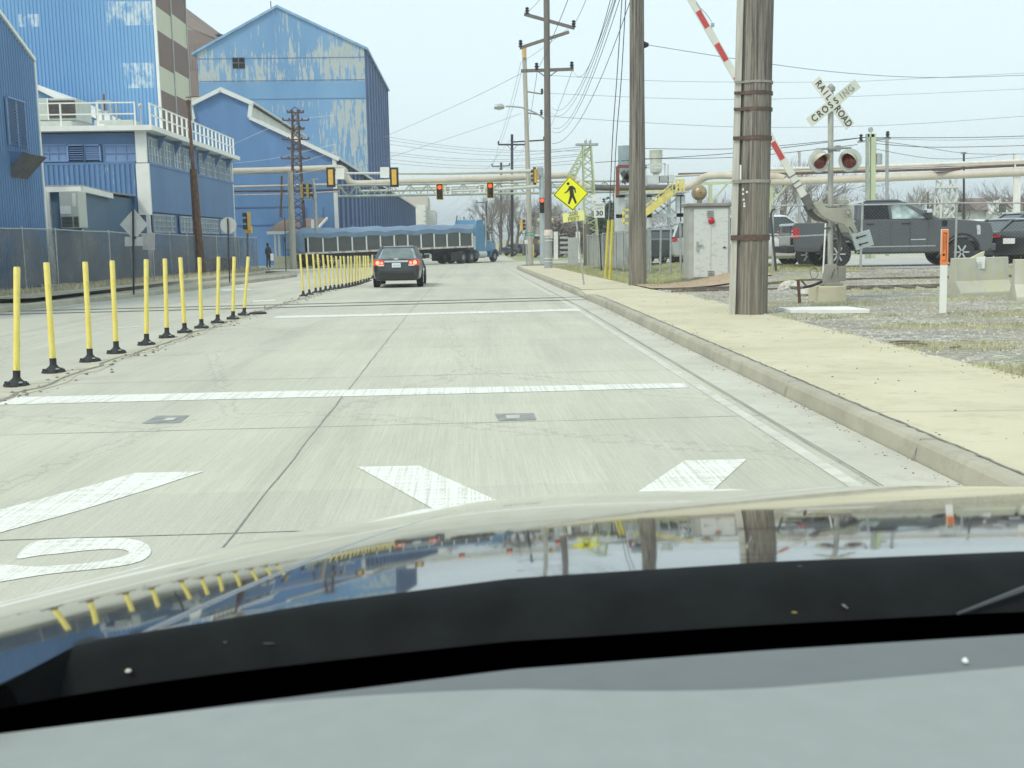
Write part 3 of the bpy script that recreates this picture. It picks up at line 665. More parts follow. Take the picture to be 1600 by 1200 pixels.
# --- very tall blue wall with brown-and-cream side
def m_tower():
    g=NT('patched_blue_siding'); p=g.pos; x=g.xyz(p)
    col=g.ramp(g.noise(g.map(p,(.5,.5,.12)),.5,5,.6),[(.3,(.135,.315,.56)),(.7,(.19,.39,.63))])
    n=g.noise(g.map(p,(1.3,1.3,.5)),1.2,6,.75)
    def boxm(x0,x1,z0,z1,e=.25):
        m=None
        for v,lo,hi in ((x[0],x0,x1),(x[2],z0,z1)):
            a=g.math('MULTIPLY',g.math('GREATER_THAN',v,lo),g.math('LESS_THAN',v,hi)); m=a if m is None else g.math('MULTIPLY',m,a)
        return m
    t=None
    for (ax,ay,bx,by) in ((168,2,238,40),(190,98,240,138),(30,22,60,42)):
        a=P(ax,by,75);c=P(bx,ay,75); m=boxm(a.x,c.x,a.z,c.z); t=m if t is None else g.math('MAXIMUM',t,m)
    f=g.math('MULTIPLY',t,g.ramp(n,[(.44,0.),(.56,.9)])); col=g.mix(f,col,(.62,.70,.72)); return g.base(col,.7)
TOW=m_tower()
Y3=75; xR=P(240,5,Y3).x; b5=bdg('tall_mill_building','towering pale blue corrugated mill building with a brown and cream chequered side','building',(-30,85,-.4))
xL=-46; ztp=19.6; Ye=83.2
b=W(); b.box((xL,Y3+.1,-.5),(xR-.05,Ye,ztp)); b.build('wall',TOW,b5)
b=W(); corr(b,(xL,Y3),(xR,Y3),-.3,ztp,.24,.05,1); b.build('cladding',TOW,b5)
b=W(); b.box((xR-.05,Y3-.12,-.3),(xR+.12,Y3+.05,ztp)); b.build('corner_trim',WHT,b5)
bands=[]; zz=[P(243,y,Y3).z for y in (330,292,246,205+0,143,102,45,7,-60)]
# chequer: columns split at the middle, cream bands
ym=(Y3+Ye)/2-.1
for (y0,y1,lst) in ((Y3,ym,((7,45),(101,139))),(ym,Ye,((20,61),(110,149)))):
    px0=240 if y0==Y3 else 258
    last=-.4; ev=[]
    for (ta,tb) in sorted(lst,key=lambda q:-q[0]):
        yy_=y0; zb_=P(px0+2,tb,yy_).z; za=P(px0+2,ta,yy_).z; ev.append((last,zb_,BRN)); ev.append((zb_,za,CREAM)); last=za
    ev.append((last,ztp,BRN))
    for za,zb_,m in ev: b=W(); b.box((xR-.05,y0+.06,za),(xR+.04,y1-.02,zb_)); b.build('side_panel',m,b5)
b=W()
for y in (Y3+.06,ym,Ye): b.beam((xR+.05,y,-.3),(xR+.05,y,ztp),.12,.16)
b.build('side_post',GALV,b5)
b=W(); b.box((xL,Y3-.3,ztp),(xR+.3,Ye+.3,ztp+.25)); b.build('roof',ROOFB,b5)
# brown stepped building behind
Y6=182; b6=bdg('brown_mill_building','brown and cream corrugated building with a long sloping roof behind the tall blue one','building',(-30,105,-.5))
a0=P(262,28,Y6);a1=P(336,57,Y6); xl=P(240,60,Y6).x; xr=P(334,60,Y6).x
seq=[(400,152,'c'),(152,108,'b'),(108,75,'c'),(75,30,'b')]
for yb_,yt,k in seq:
    b=W(); z0=P(310,yb_,Y6).z if yb_<400 else -.5; z1=P(310,yt,Y6).z
    if yt==30: b.prism([(xl,Y6,z0),(xr,Y6,z0),(xr,Y6,P(334,59,Y6).z),(xl,Y6,P(240,25,Y6).z)],(0,15,0))
    else: b.box((xl,Y6,z0),(xr,Y6+15,z1))
    b.build('wall_band',CREAM if k=='c' else BRN,b6)
b=W(); corr(b,(xl,Y6-.05),(xr,Y6-.05),P(310,108,Y6).z,P(300,68,Y6).z,.4,.06,1); b.build('cladding',BRN,b6)
b=W(); q0=P(255,26,Y6);q1=P(336,59,Y6); b.prism([q0,q1,q1+V((-.3,8,1.7)),P(255,-14,Y6+8)],(0,0,-.25)); b.build('roof',ROOFB,b6)
# --- big gabled blue barn with peeling paint
Y7=140
def m_peel():
    g=NT('peeling_blue_paint'); p=g.pos; x=g.xyz(p)
    col=g.ramp(g.noise(g.map(p,(.4,.4,.15)),.6,5,.6),[(.3,(.115,.265,.47)),(.7,(.175,.345,.54))])
    s=g.noise(g.map(p,(1.5,1.5,.16)),1.6,6,.72); c=g.noise(g.map(p,(.25,.25,.22),loc=(4,4,1)),1,3,.6)
    def zat(py): return P(450,py,Y7).z
    zf=g.math('DIVIDE',g.math('SUBTRACT',x[2],zat(270)),zat(12)-zat(270))
    xf=g.math('DIVIDE',g.math('SUBTRACT',x[0],P(308,80,Y7).x),P(572,80,Y7).x-P(308,80,Y7).x)
    bias=g.ramp(zf,[(.0,.0),(.3,.03),(.45,-.04),(.57,-.22),(.60,.14),(.74,.12),(.82,-.03),(1,-.1)])
    bias=g.ramp(zf,[(.0,.42),(.2,.46),(.44,.46),(.445,.30),(.552,.28),(.560,.58),(.72,.56),(.80,.46),(1.,.42)])
    bx=g.ramp(xf,[(0.,.58),(.08,.55),(.1,.47),(.7,.45),(.85,.60),(1,.64)])
    a=g.math('ADD',g.math('ADD',g.math('MULTIPLY',s,.8),g.math('MULTIPLY',c,.35)),g.math('ADD',g.math('MULTIPLY',bias,.5),g.math('MULTIPLY',bx,.5)))
    f=g.ramp(g.math('SUBTRACT',a,.5),[(.60,0.),(.615,.85)]); col=g.mix(f,col,(.46,.49,.44))
    f2=g.ramp(g.math('SUBTRACT',a,.5),[(.68,0.),(.70,.4)]); col=g.mix(f2,col,(.33,.36,.36))
    return g.base(col,.75)
PEEL=m_peel(); b7=bdg('peeling_barn','huge gabled blue metal barn with peeling grey paint and one small black window','building',(-25,150,-.5))
L7=P(308,82,Y7);A7=P(433,12,Y7);R7=P(568,75,Y7); far=Y7*(R7.x/P(608,147,Y7).x) ; Yb=178
R7.x=P(573,200,Y7).x
b=W(); b.prism([(L7.x,Y7,-.5),(R7.x,Y7,-.5),R7,A7,L7],(0,Yb-Y7,0)); b.build('wall',PEEL,b7)
b=W(); b.box((R7.x-.05,Y7+.02,-.5),(R7.x+.06,Yb,R7.z)); 
for k in range(9): y=Y7+1+k*(Yb-Y7-2)/8; b.box((R7.x,y,-.5),(R7.x+.3,y+.25,R7.z))
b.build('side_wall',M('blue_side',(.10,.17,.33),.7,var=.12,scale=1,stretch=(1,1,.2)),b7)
b=W(); e=V((0,0,.3)); b.prism([L7+V((-.6,-.3,-.35)),A7+V((0,-.3,0)),R7+V((.5,-.3,-.3)),R7+V((.5,-.3,-.0)),A7+e+V((0,-.3,0)),L7+V((-.6,-.3,-.05))],(0,Yb-Y7+.5,0)); b.build('roof',M('blue_roof',(.2,.36,.55),.6,var=.2,scale=1),b7)
a=P(364,107,Y7);c=P(382,90,Y7); b=W(); b.box((a.x,Y7-.08,a.z),(c.x,Y7-.02,c.z)); wd=b.build('window',VBLK,b7)
b=W(); b.beam((a.x,Y7-.12,(a.z+c.z)/2),(c.x,Y7-.12,(a.z+c.z)/2),.05,.08); b.beam(((a.x+c.x)/2,Y7-.12,a.z),((a.x+c.x)/2,Y7-.12,c.z),.08,.05); b.build('frame',M('win_dark_frame',(.12,.13,.13),.7),wd)
b=W()
for py in (91,126,155): z=P(440,py,Y7).z; b.box((L7.x,Y7-.05,z),(R7.x,Y7-.01,z+.07))
b.build('seam',M('seam_blue',(.12,.2,.36),.8),b7)
b=W(); b.tube([(P(419,9,Y7).x,Y7+2,A7.z-1.2),(P(419,9,Y7).x,Y7+2,A7.z+1.2)],.06,5); b.build('rod',BLK,b7)
vt=thing('roof_vent','black capped vent pipe on the brown roof left of the peeling barn','roof vent',P(343,62,186)); b=W(); q=P(343,62,186)
b.lathe([(.9,-2),(.9,.2),(.5,.3),(.5,.55)],q,10); b.build('pipe',BLK,vt,True); b=W(); b.lathe([(1.1,.55),(1.0,.7),(.2,.95),(.05,1.1)],q,10); b.build('cap',BLK,vt,True)
# --- long blue shed with monitor roof across the side street
Y8=100; b8=bdg('monitor_roof_shed','long blue shed with stepped white-edged monitor roof at the corner of the junction','building',(-25,120,-.5))
ap=P(345,141,Y8); ml=P(298,166,Y8); ml2=P(303,187,Y8); mr=P(393,163,Y8); mr2=P(391,184,Y8); rc=P(523,246,Y8); ll=P(250,215,Y8)
ml2.x=ml.x+.25; mr2.x=mr.x-.2
fl=[(ll.x,Y8,-.5),(rc.x,Y8,-.5),rc,mr2,(mr2.x,Y8,mr.z-.0),ap,(ml2.x,Y8,ml.z),ml2,ll]
DEP=150
b=W(); b.prism(fl,(0,.3,0)); b.prism([(ll.x,Y8+.3,-.5),(rc.x-.1,Y8+.3,-.5),(rc.x-.1,Y8+.3,rc.z-.05),V(mr2)+V((0,.3,-.05)),V(ml2)+V((0,.3,-.05)),V(ll)+V((0,.3,-.05))],(0,DEP,0)); b.build('wall',BLUE_S,b8)
b=W(); b.prism([V(mr2)+V((0,.3,-.3)),(mr2.x,Y8+.3,mr.z),(ml2.x,Y8+.3,ml.z),V(ml2)+V((0,.3,-.3))],(0,32,0)); b.build('clerestory',M('white_cladding',(.70,.70,.62),.7,var=.12,scale=1.5,stretch=(.4,.4,1)),b8)
b=W()
def fas(a,c,w_=.32): b.beam(V(a)+V((0,-.2,0)),V(c)+V((0,-.2,0)),.35,w_)
fas(ap,mr+V((.2,0,0)));fas(ap,ml+V((-.2,0,0)));fas(mr2,rc+V((.4,0,-.2)));fas(ml2,ll);fas(mr,mr2,.25);fas(ml,ml2,.25); b.box((rc.x-.2,Y8-.25,-.5),(rc.x+.12,Y8+.1,rc.z)); b.build('fascia',WHT,b8)
b=W(); sl=(rc.z-mr2.z)/(rc.x-mr2.x)
b.prism([V(mr2)+V((0,.2,0)),V(rc)+V((.5,.2,.5*sl)),V(rc)+V((.5,.2,.5*sl+.25)),V(mr2)+V((0,.2,.25))],(0,DEP,0)); b.prism([ml2,ll,V(ll)+V((0,0,.25)),V(ml2)+V((0,0,.25))],(0,DEP,0))
b.prism([V(ap)+V((0,0,.1)),V(mr)+V((.3,0,.0)),V(mr)+V((.3,0,.2)),V(ap)+V((0,0,.3)),V(ml)+V((-.3,0,.2)),V(ml)+V((-.3,0,0))],(0,32,0)); b.build('roof',M('pale_roof',(.55,.57,.55),.6,var=.1),b8)
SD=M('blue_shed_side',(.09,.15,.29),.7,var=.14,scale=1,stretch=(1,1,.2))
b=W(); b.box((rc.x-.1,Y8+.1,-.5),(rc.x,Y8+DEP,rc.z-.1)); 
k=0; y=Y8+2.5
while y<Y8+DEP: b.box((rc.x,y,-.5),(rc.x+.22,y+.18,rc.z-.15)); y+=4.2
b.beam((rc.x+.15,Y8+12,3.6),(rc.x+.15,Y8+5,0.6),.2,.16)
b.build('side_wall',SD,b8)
b=W(); 
for za in (P(450,324,Y8).z,P(450,352,Y8).z): b.box((ll.x,Y8-.05,za),(rc.x-3,Y8-.01,za+.09))
for xx in (440,478,505): q=P(xx,340,Y8); b.box((q.x,Y8-.04,0),(q.x+.07,Y8-.01,P(450,324,Y8).z))
b.build('panel_seam',M('seam_dark_blue',(.07,.14,.3),.7),b8)
b=W(); a=P(553,342,Y8-1); b.box((a.x,Y8+14,a.z+.6),(a.x+1.6,Y8+14.15,a.z+.78))
# guard shack and low extension
b9=bdg('guard_shack','small guard shack with a brown shingle roof and white posts beside the junction','shack',(-17,93,-.5))
a=P(426,364,93);c=P(468,353,93); b=W(); b.prism([(a.x-.3,92,a.z),(c.x+.3,92,a.z),(c.x-.3,95,a.z+1.0),(a.x+.5,95,a.z+1.0)],(0,0,.12)); b.build('roof',ROOFB,b9)
b=W(); b.box((a.x-.3,91.9,a.z-.12),(c.x+.3,92.05,a.z+.12)); 
for px in (431,437,463): q=P(px,380,93); b.box((q.x,92.2,-.5),(q.x+.16,92.4,a.z))
b.build('post',WHT,b9); b=W(); b.box((a.x+1,94,-.5),(c.x,97,a.z)); b.build('wall',BLUE_S,b9)
bA=bdg('lean_roof_annex','annex with a steep brown shingle roof against the blue shed, behind the trailer','annex',(-14,96,-.5))
a=P(474,360,96);c=P(507,342,96); b=W(); b.prism([(a.x,95,a.z),(c.x-.6,95,a.z),(c.x,98,c.z),(a.x,98,c.z)],(0,0,.15)); b.build('roof',ROOFB,bA)
b=W(); b.box((a.x,95.2,-.5),(c.x-.7,98,a.z)); b.build('wall',BLUE_S,bA); b=W(); b.beam((c.x-.6,94.95,a.z),(c.x,97.9,c.z+.1),.12,.2); b.build('trim',WHT,bA)
b=W(); q=P(486,355,94.8); b.box((q.x,94.9,q.z-.1),(q.x+.35,95,q.z+.65)); b.build('sign_plate',WHT,bA)
# far white building
bB=bdg('distant_white_building','pale tan and white plant building far beyond the blue shed','building',(P(640,330,300).x,300,-.5))
for (xa,ya_,xb,yb_,Y,m) in ((612,307,668,400,300,M('far_tan',(.5,.45,.38),.8)),(655,330,680,400,295,M('far_grey_building',(.5,.52,.5),.8)),(628,320,664,400,290,WHT2)):
    a=P(xa,yb_,Y);c=P(xb,ya_,Y); b=W(); b.box((a.x,Y,-.6),(c.x,Y+20,c.z)); b.build('block',m,bB)
b=W()
for k in range(4):
    z=P(660,331+8*k,288).z; b.box((P(662,340,288).x,288,z),(P(680,340,288).x,288.3,z+.3))
b.build('gallery',GALV,bB)
# ================= left side street things =================
# fence with grey wind screen
def fence_line(name,label,pts,h,scr,mesh=False,post_step=2.6,postr=.035,group=None,g=gz,mat=None,gap=0,top=True):
    p0=pts[0]; f=thing(name,label,'fence',(p0[0],p0[1],g(p0[1]) if g is gz else g(*p0)),0,group)
    hh=lambda x,y:(gz(y)+.26 if g is gz else g(x,y))
    out=[]
    for a,c in zip(pts,pts[1:]):
        a=V(a);c=V(c); n=max(1,round((c-a).length/post_step)); out+=[a+(c-a)*i/n for i in range(n)]
    out.append(V(pts[-1]))
    for i,q in enumerate(out):
        b=W(); z=hh(q.x,q.y); lean=random.uniform(-.03,.03); b.tube([(q.x,q.y,z-.1),(q.x+lean,q.y,z+h)],postr,7); b.lathe([(postr*1.3,0),(postr*1.2,.04),(.01,.06)],(q.x+lean,q.y,z+h),7); b.build('post',GALV,f,True)
    if top:
        b=W(); b.tube([(q.x,q.y,hh(q.x,q.y)+h-random.choice((.0,.0,.02,.05))) for q in out],.024,6); b.build('top_rail',GALV,f,True)
    if mat:
        b=W(); n=len(out)
        b.loft([[(q.x+.03,q.y-.03,hh(q.x,q.y)+gap),(q.x+.03,q.y-.03,hh(q.x,q.y)+h-.05),(q.x+.02,q.y-.022,hh(q.x,q.y)+h-.05),(q.x+.02,q.y-.022,hh(q.x,q.y)+gap)] for q in out]); b.build('wind_screen',mat,f)
    if mesh:
        b=W()
        for a,c in zip(pts,pts[1:]):
            a=V(a);c=V(c); L_=(c-a).length; d=(c-a)/L_; st=mesh; 
            for sgn in (1,-1):
                k=-h if sgn>0 else 0
                while k<L_+(0 if sgn>0 else h):
                    t0=max(0,k if sgn>0 else k-h); t1=min(L_,k+h if sgn>0 else k)
                    if t1>t0:
                        u0,u1=((t0-k),(t1-k)) if sgn>0 else ((k-t0),(k-t1))
                        q0=a+d*t0;q1=a+d*t1; m=(t0+t1)/2; qm=a+d*m; um=(u0+u1)/2
                        pp=[V((q.x,q.y,hh(q.x,q.y)+.03+u*(h-.06)/h)) for q,u in ((q0,u0),(qm,um),(q1,u1))]
                        b.tube(pp,.0012,3,False)
                    k+=st*1.414
        b.build('chain_link',M('wire_galvanised',(.34,.35,.34),.6,.2),f)
    return f
SCR=NT('wind_screen_mesh'); g=SCR
cc=g.ramp(g.noise(g.map(g.obj,(1,1,.5)),.7,6,.7),[(.35,(.14,.145,.15)),(.7,(.24,.245,.24))]); SCR.base(cc,.85)
aa=g.ramp(g.noise(g.map(g.obj,(.5,.5,.8)),.8,5,.6),[(.34,.18),(.66,.62)]); g.L(aa,g.b.inputs['Alpha']); SCR=SCR.m
fence_line('screened_fence','long chain-link fence with torn grey wind screen in front of the blue buildings',[(-14.6,24),(-14.25,33),(-13.9,46),(-13.6,60),(-13.5,71)],1.98,True,post_step=2.7,mat=SCR,gap=.12)
# flexible yellow posts
YEL=M('yellow_plastic',(.80,.66,.14),.45,var=.1,scale=6,stretch=(1,1,.3),c2=(.80,.66,.15)); 
g=NT('scuffed_yellow'); c=g.mix(g.ramp(g.noise(g.map(g.obj,(20,20,3)),1,6,.75),[(.52,0.),(.64,.8)]),g.ramp(g.noise(g.obj,3),[(.3,(.76,.63,.13)),(.7,(.86,.73,.22))]),(.33,.28,.09)); YEL=g.base(c,.5)
def flex(h=1.2):
    t=thing('flexible_post','x','traffic post',(0,0,0),0,'x')
    b=Lc(); b.lathe([(.035,.12),(.033,.5),(.034,h-.02),(.030,h)],(0,0,0),14); b.build('tube',YEL,t,True)
    b=Lc(); b.lathe([(.046,h-.115),(.0455,h-.05)],(0,0,0),14,cap=False)
    b=Lc(); b.lathe([(.135,0),(.13,.02),(.09,.04),(.055,.065),(.038,.09),(.038,.15),(.036,.16)],(0,0,0),12); 
    for a in range(6): b.cbox((.105*math.cos(a*1.047),.105*math.sin(a*1.047),.025),(.035,.035,.03))
    b.build('rubber_base',BLK,t,True); 
    b=Lc(); 
    b.lathe([(.02,.0),(.02,.012)],(.07,-.07,.042),6); b.build('bolt',GALV,t)
    return t
fp=flex()
A_=[(26,417,26,605),(73,410,84,584),(133,409,141,567),(175,407,182,554),(228,405,229,541),(258,404,261,530),(282,402,289,522),(312,402,315,515),(341,401,340,507),(366,401,364,501),(388,401,381,495)]
nm=['nearest the car, at the left photo edge','second from the near end','third from the near end','fourth from the near end','fifth from the near end','in the middle of the eleven','fifth from the gap','fourth from the gap','third from the gap','second from the gap, tilting right','tilting right, last before the gap over the rails']
C3=[(275,668,297,940),(315,668,335,930),(355,668,375,918),(385,668,405,915),(418,672,437,905),(447,675,466,900),(470,678,492,895),(500,680,517,893),(527,680,540,888),(547,680,565,885),(575,680,583,880),(593,680,603,877),(617,678,620,872),(632,678,637,868),(648,678,655,862),(672,678,675,855),(685,678,690,850),(700,678,705,843),(727,672,727,830)]
nb=['first','second','third','fourth','fifth','sixth','seventh','eighth','ninth','tenth','eleventh','twelfth','thirteenth','fourteenth','fifteenth','sixteenth','seventeenth','eighteenth','last']
def place_post(tx,ty,bx,by,label,grp,first=False):
    q=G(bx,by-2,0); q.z=gz(q.y); s=P(tx,ty,q.y); o=fp if first else copy_tree(fp)
    hgt=(s-q).length; ax=(s-q).normalized(); o.location=q; o.scale=(1,1,1)
    sc=hgt/1.2; o.rotation_mode='XYZ'; e=V((0,0,1)).rotation_difference(V((ax.x,random.uniform(-.02,.02),ax.z))).to_euler(); e.z+=0; o.rotation_euler=e; o.scale=(max(1,sc*.95),max(1,sc*.95),sc)
    o['label']=label; o['group']=grp
    o.name='flexible_post'
for i,(a,b_,c,d) in enumerate(A_): place_post(a,b_,c,d,'yellow flexible post on a black base, '+nm[i],'yellow posts of the near row',i==0)
for i,(a,b_,c,d) in enumerate(C3): place_post(400+a/4,230+b_/4,400+c/4,230+d/4,'thin yellow flexible post, %s in the far row beside the dark sedan'%nb[i],'yellow posts of the far row')
b=W(); q=G(400,488); b.lathe([(.2,0),(.19,.03),(.1,.05)],(-4.65,24.2,gz(24)+.003),12); tag(b.build('spare_post_base',BLK,None,True),'flat black rubber base without its post, lying past the near row','post base')
# signs seen from the back
SB=M('sign_back_aluminium',(.50,.52,.50),.55,.25,var=.08,scale=6)
BP=M('dark_green_post',(.03,.035,.032),.6,.2,var=.2)
def post_sign(name,label,cat,cx,cy,bx,by,plates,pr=.03,pm=BP,dz=.14,back=False):
    q=G(bx,by,dz); t=thing(name,label,cat,q); top=max(P(cx,p[2],q.y).z for p in plates); tx=P(cx,cy,q.y)
    b=W(); ax=(tx-q); k=(top-q.z)/(tx.z-q.z); b.tube([q,q+ax*k],pr,6); b.build('post',pm,t,True); return t,q
t,q=post_sign('diamond_sign','plain grey back of a diamond sign on a black post by the fence','sign',208,350,209,460,[(0,0,326)])
Y=q.y; 
def poly_plate(t,pts,Y,m,name='sign_plate',th=.012,dy=0): b=W(); b.prism([P(x,y,Y)+V((0,dy,0)) for x,y in pts],(0,th,0)); return b.build(name,m,t)
poly_plate(t,[(208,326),(230,351),(209,375),(186,351)],Y,SB,dy=.06); poly_plate(t,[(194,370),(222,370),(222,384),(194,385)],Y,SB,dy=.06)
t=thing('notice_board','pale blank notice board fixed to the screened fence near the diamond sign','notice',P(232,378,47)); poly_plate(t,[(221,364),(242,364),(242,391),(223,390)],46.5,GALV,th=.03)
t,q=post_sign('round_sign','plain grey back of a round sign on a thin black post','sign',356,352,359,441,[(0,0,341)])
c=P(356.5,352,q.y); b=W(); b.lathe([(.33,0),(.33,.012)],c+V((0,.04,0)),28,(0,1,0)); b.build('sign_plate',SB,t)
t,q=post_sign('thin_sign_post','thin dark post without a plate in front of the cream barrier','post',445,342,447,427,[(0,0,340)],dz=0.0); b=W(); b.box((q.x-.04,q.y-.02,q.z+1.9),(q.x+.04,q.y+.02,q.z+2.2)); b.build('bracket',BLK,t)
# rust brown steel pole
q0=P(314,435,56); q1=P(294,156,56); q0.z=gz(56)
t=thing('rusty_pole','tall rusty brown steel pole in front of the two-storey building','pole',q0)
b=W(); m_=q0.lerp(q1,.62); b.tube([q0,q0.lerp(q1,.25),m_,m_,q1],[.27,.22,.18,.09,.07],8); b.build('shaft',RUST,t,True)
b=W(); b.tube([q1+V((0,0,-.05)),q1+V((0,0,-.5))],[.13,.03],6); b.beam(q1+V((-.1,0,.12)),q1+V((.5,0,.15)),.05,.05); b.build('lamp_bracket',RUST,t)
# pallets behind the fence
b6=M('red_brown_wood',(.26,.12,.09),.9,var=.35,scale=8)
for i in range(3):
    a=P(318+17*i,423,62+i*.6); t=thing('pallet_stack','stack of red-brown crates behind the screened fence, %s'%('left','middle','right')[i],'crate stack',(a.x,a.y,gz(a.y)),0,'red-brown stacks behind the fence')
    for k in range(5): b=W(); b.box((a.x-.3,a.y,gz(a.y)+.06+k*.2),(a.x+.42,a.y+.6,gz(a.y)+.22+k*.2)); b.build('crate',b6,t)
# vertical traffic signal at the left kerb
SIGY=M('signal_yellow',(.72,.43,.06),.5,var=.12,scale=5); SIGB=M('signal_black',(.02,.02,.02),.6,var=.2)
REDON=M('lit_red_lens',(1,.07,.025),.3,emit=2.0,var=.0); LOFF=M('unlit_lens',(.05,.03,.02),.2,var=.2); GOFF=M('unlit_green_lens',(.02,.05,.04),.2)
def signal(label,c,rz_,lit=False,plate=True,group='traffic signals of the junction',cat='traffic light',s=1,face=SIGB,sides=SIGY):
    """three-section head; front faces local -Y"""
    t=thing('traffic_light',label,cat,c,rz_,group)
    b=Lc()
    b.box((-.17*s,0,-.54*s),(.17*s,.2*s,.54*s)); b.build('housing',sides,t,bevel=.02)
    if plate:
        b=Lc(); 
        b.prism([(-.31*s,.02,-.70*s),(.31*s,.02,-.70*s),(.31*s,.02,.70*s),(-.31*s,.02,.70*s)],(0,.01,0)); b.build('backplate',SIGB,t)
        b=Lc(); 
        for x0,x1,z0,z1 in ((-.31,-.26,-.7,.7),(.26,.31,-.7,.7),(-.26,.26,.65,.7),(-.26,.26,-.7,-.65)): b.box((x0*s,.008,z0*s),(x1*s,.016,z1*s))
        b.build('reflective_border',M('reflective_yellow',(.85,.62,.08),.5),t)
        b=Lc(); b.box((-.17*s,-.012,-.54*s),(.17*s,-.001,.54*s)); b.build('front_door',SIGB,t)
    for k,m in ((.36,REDON if lit else LOFF),(0,LOFF),(-.36,GOFF)):
        b=Lc(); b.lathe([(.01,-.05),(.1,-.04),(.14,-.014),(.14,-.0)],(0,0,k*s),16,(0,1,0)) ; ln=b.build('lens',m,t,True)
        b=Lc(); n=12
        ang=[math.pi*(-.18+1.36*i/n) for i in range(n+1)]
        b.loft([[(math.cos(a)*.155*s,-.02,k*s+math.sin(a)*.155*s) for a in ang],[(math.cos(a)*.15*s,-.24*s,k*s+math.sin(a)*.15*s) for a in ang]],cap=False,closed=False); b.build('visor',SIGB,t)
    return t
q=G(388,427,.1); t=thing('signal_pole','short pole with a pedestrian box carrying the signal at the left kerb','signal pole',q)
tp=P(386,333,q.y); b=W(); b.tube([q,tp],.06,8); b.build('pole',M('dark_bronze_pole',(.16,.15,.13),.7),t,True); b=W(); m=P(388,359,q.y); b.cbox(m,(.42,.35,.42)); b.build('pedestrian_box',SIGY,t,bevel=.02)
c=P(386,346,q.y-.1); signal('yellow side-on traffic light on the short pole at the left kerb',(c.x,c.y,c.z),R(-75),False,False)
# person by the end of the fence
def skin_body(name,verts,edges,rad,mat,parent,sub=1):
    me=bpy.data.meshes.new(name); me.from_pydata(verts,edges,[]); o=bpy.data.objects.new(name,me); COL.objects.link(o); o.parent=parent
    m=o.modifiers.new('skin','SKIN'); sv=me.skin_vertices[0].data
    for i,r in enumerate(rad): sv[i].radius=(r if hasattr(r,'__len__') else (r,r))
    sv[0].use_root=True
    s=o.modifiers.new('sub','SUBSURF'); s.levels=sub; s.render_levels=sub; me.materials.append(mat); return o
pp=P(420,418,78); pp.z=gz(78)+.2
t=thing('person','person in dark clothes with a pale bag, standing at the end of the screened fence','person',pp,R(60))
vs=[(0,0,.95),(0,0,1.15),(0,.0,1.38),(0,0,1.5),(0,-.01,1.6),(0,0,1.72),(.18,0,1.38),(.26,-.02,1.12),(.28,-.14,.9),(-.18,0,1.38),(-.27,.02,1.1),(-.26,-.08,.86),(.1,0,.9),(.12,-.03,.5),(.12,.02,.08),(.12,-.13,.04),(-.1,0,.9),(-.12,0,.5),(-.13,.06,.08),(-.13,-.09,.04)]
es=[(0,1),(1,2),(2,3),(3,4),(4,5),(2,6),(6,7),(7,8),(2,9),(9,10),(10,11),(0,12),(12,13),(13,14),(14,15),(0,16),(16,17),(17,18),(18,19)]
rd=[(.15,.11),(.15,.11),(.17,.11),.055,.09,.08,.065,.05,.035,.065,.05,.035,.1,.07,.05,.035,.1,.07,.05,.035]
skin_body('body',vs,es,rd,M('dark_clothes',(.035,.035,.04),.9,var=.3,scale=9),t,2)
b=Lc(); b.lathe([(.01,1.76),(.07,1.75),(.1,1.68),(.105,1.6),(.07,1.56)],(0,.02,0),12); b.build('hair',M('dark_hair',(.03,.025,.02),.8),t,True)
b=W(); q=pp+V((.28,-.1,.55)); b.cbox(q+V((0,0,.2)),(.22,.1,.5)); tag(b.build('bag',WHT,None,bevel=.03),'pale bag held at the side of the person by the fence','bag')
# cream barrier beside the shack
CB=M('cream_concrete',(.66,.62,.42),.85,var=.1,scale=3)
for i,(xa,xb) in enumerate(((429,447),(447.5,467))):
    a=P(xa,414,88);c=P(xb,414,88); z=gz(88); L_=c.x-a.x
    b=W(); b.prism([(a.x,87.7,z),(a.x,87.8,z+.25),(a.x,87.95,z+.95),(a.x,88.15,z+.95),(a.x,88.3,z+.25),(a.x,88.4,z)],(L_,0,0)); tag(b.build('cream_barrier',CB,None,bevel=.03),'cream concrete barrier by the guard shack, %s one'%('left','right')[i],'barrier','cream barriers by the shack')
# rusty lattice tower with arms
def lattice(b,base,top,w0,w1,n,t_=.06,axes=((1,0,0),(0,1,0))):
    base=V(base);top=V(top); cs=[(-1,-1),(1,-1),(1,1),(-1,1)]
    def pt(k,c): f=k/n; q=base.lerp(top,f); w_=(w0*(1-f)+w1*f)/2; return q+V(axes[0])*c[0]*w_+V(axes[1])*c[1]*w_
    for c in cs: b.beam(pt(0,c),pt(n,c),t_*1.4,t_*1.4)
    for k in range(n):
        for i in range(4):
            c,d=cs[i],cs[(i+1)%4]
            if k%2: c,d=d,c
            b.beam(pt(k,c),pt(k+1,d),t_,t_)
    return pt
t=thing('lattice_tower','slim rusty lattice tower with six crossarms in front of the blue shed','lattice tower',(P(465,400,92).x,92,-.5))
b=W(); q0=P(468,405,92);q0.z=-.5; q1=P(461,172,92); lattice(b,q0,q1,1.15,.45,22,.07); b.build('mast',RUST,t)
for py,xa,xb in ((176,449,474),(188,442,482),(202,453,475),(218,441,482),(233,450,477),(248,440,483)):
    b=W(); a=P(xa,py,92);c=P(xb,py,92); m=(a+c)/2; b.beam(a,c,.12,.1)
    if xb-xa<30: b.beam(a,m+V((0,0,.45)),.06,.06); b.beam(c,m+V((0,0,.45)),.06,.06)
    for e in (a,c,a.lerp(c,.25),a.lerp(c,.75)): b.lathe([(.06,0),(.09,.08),(.05,.2)],e,6)
    b.build('crossarm',RUST,t)
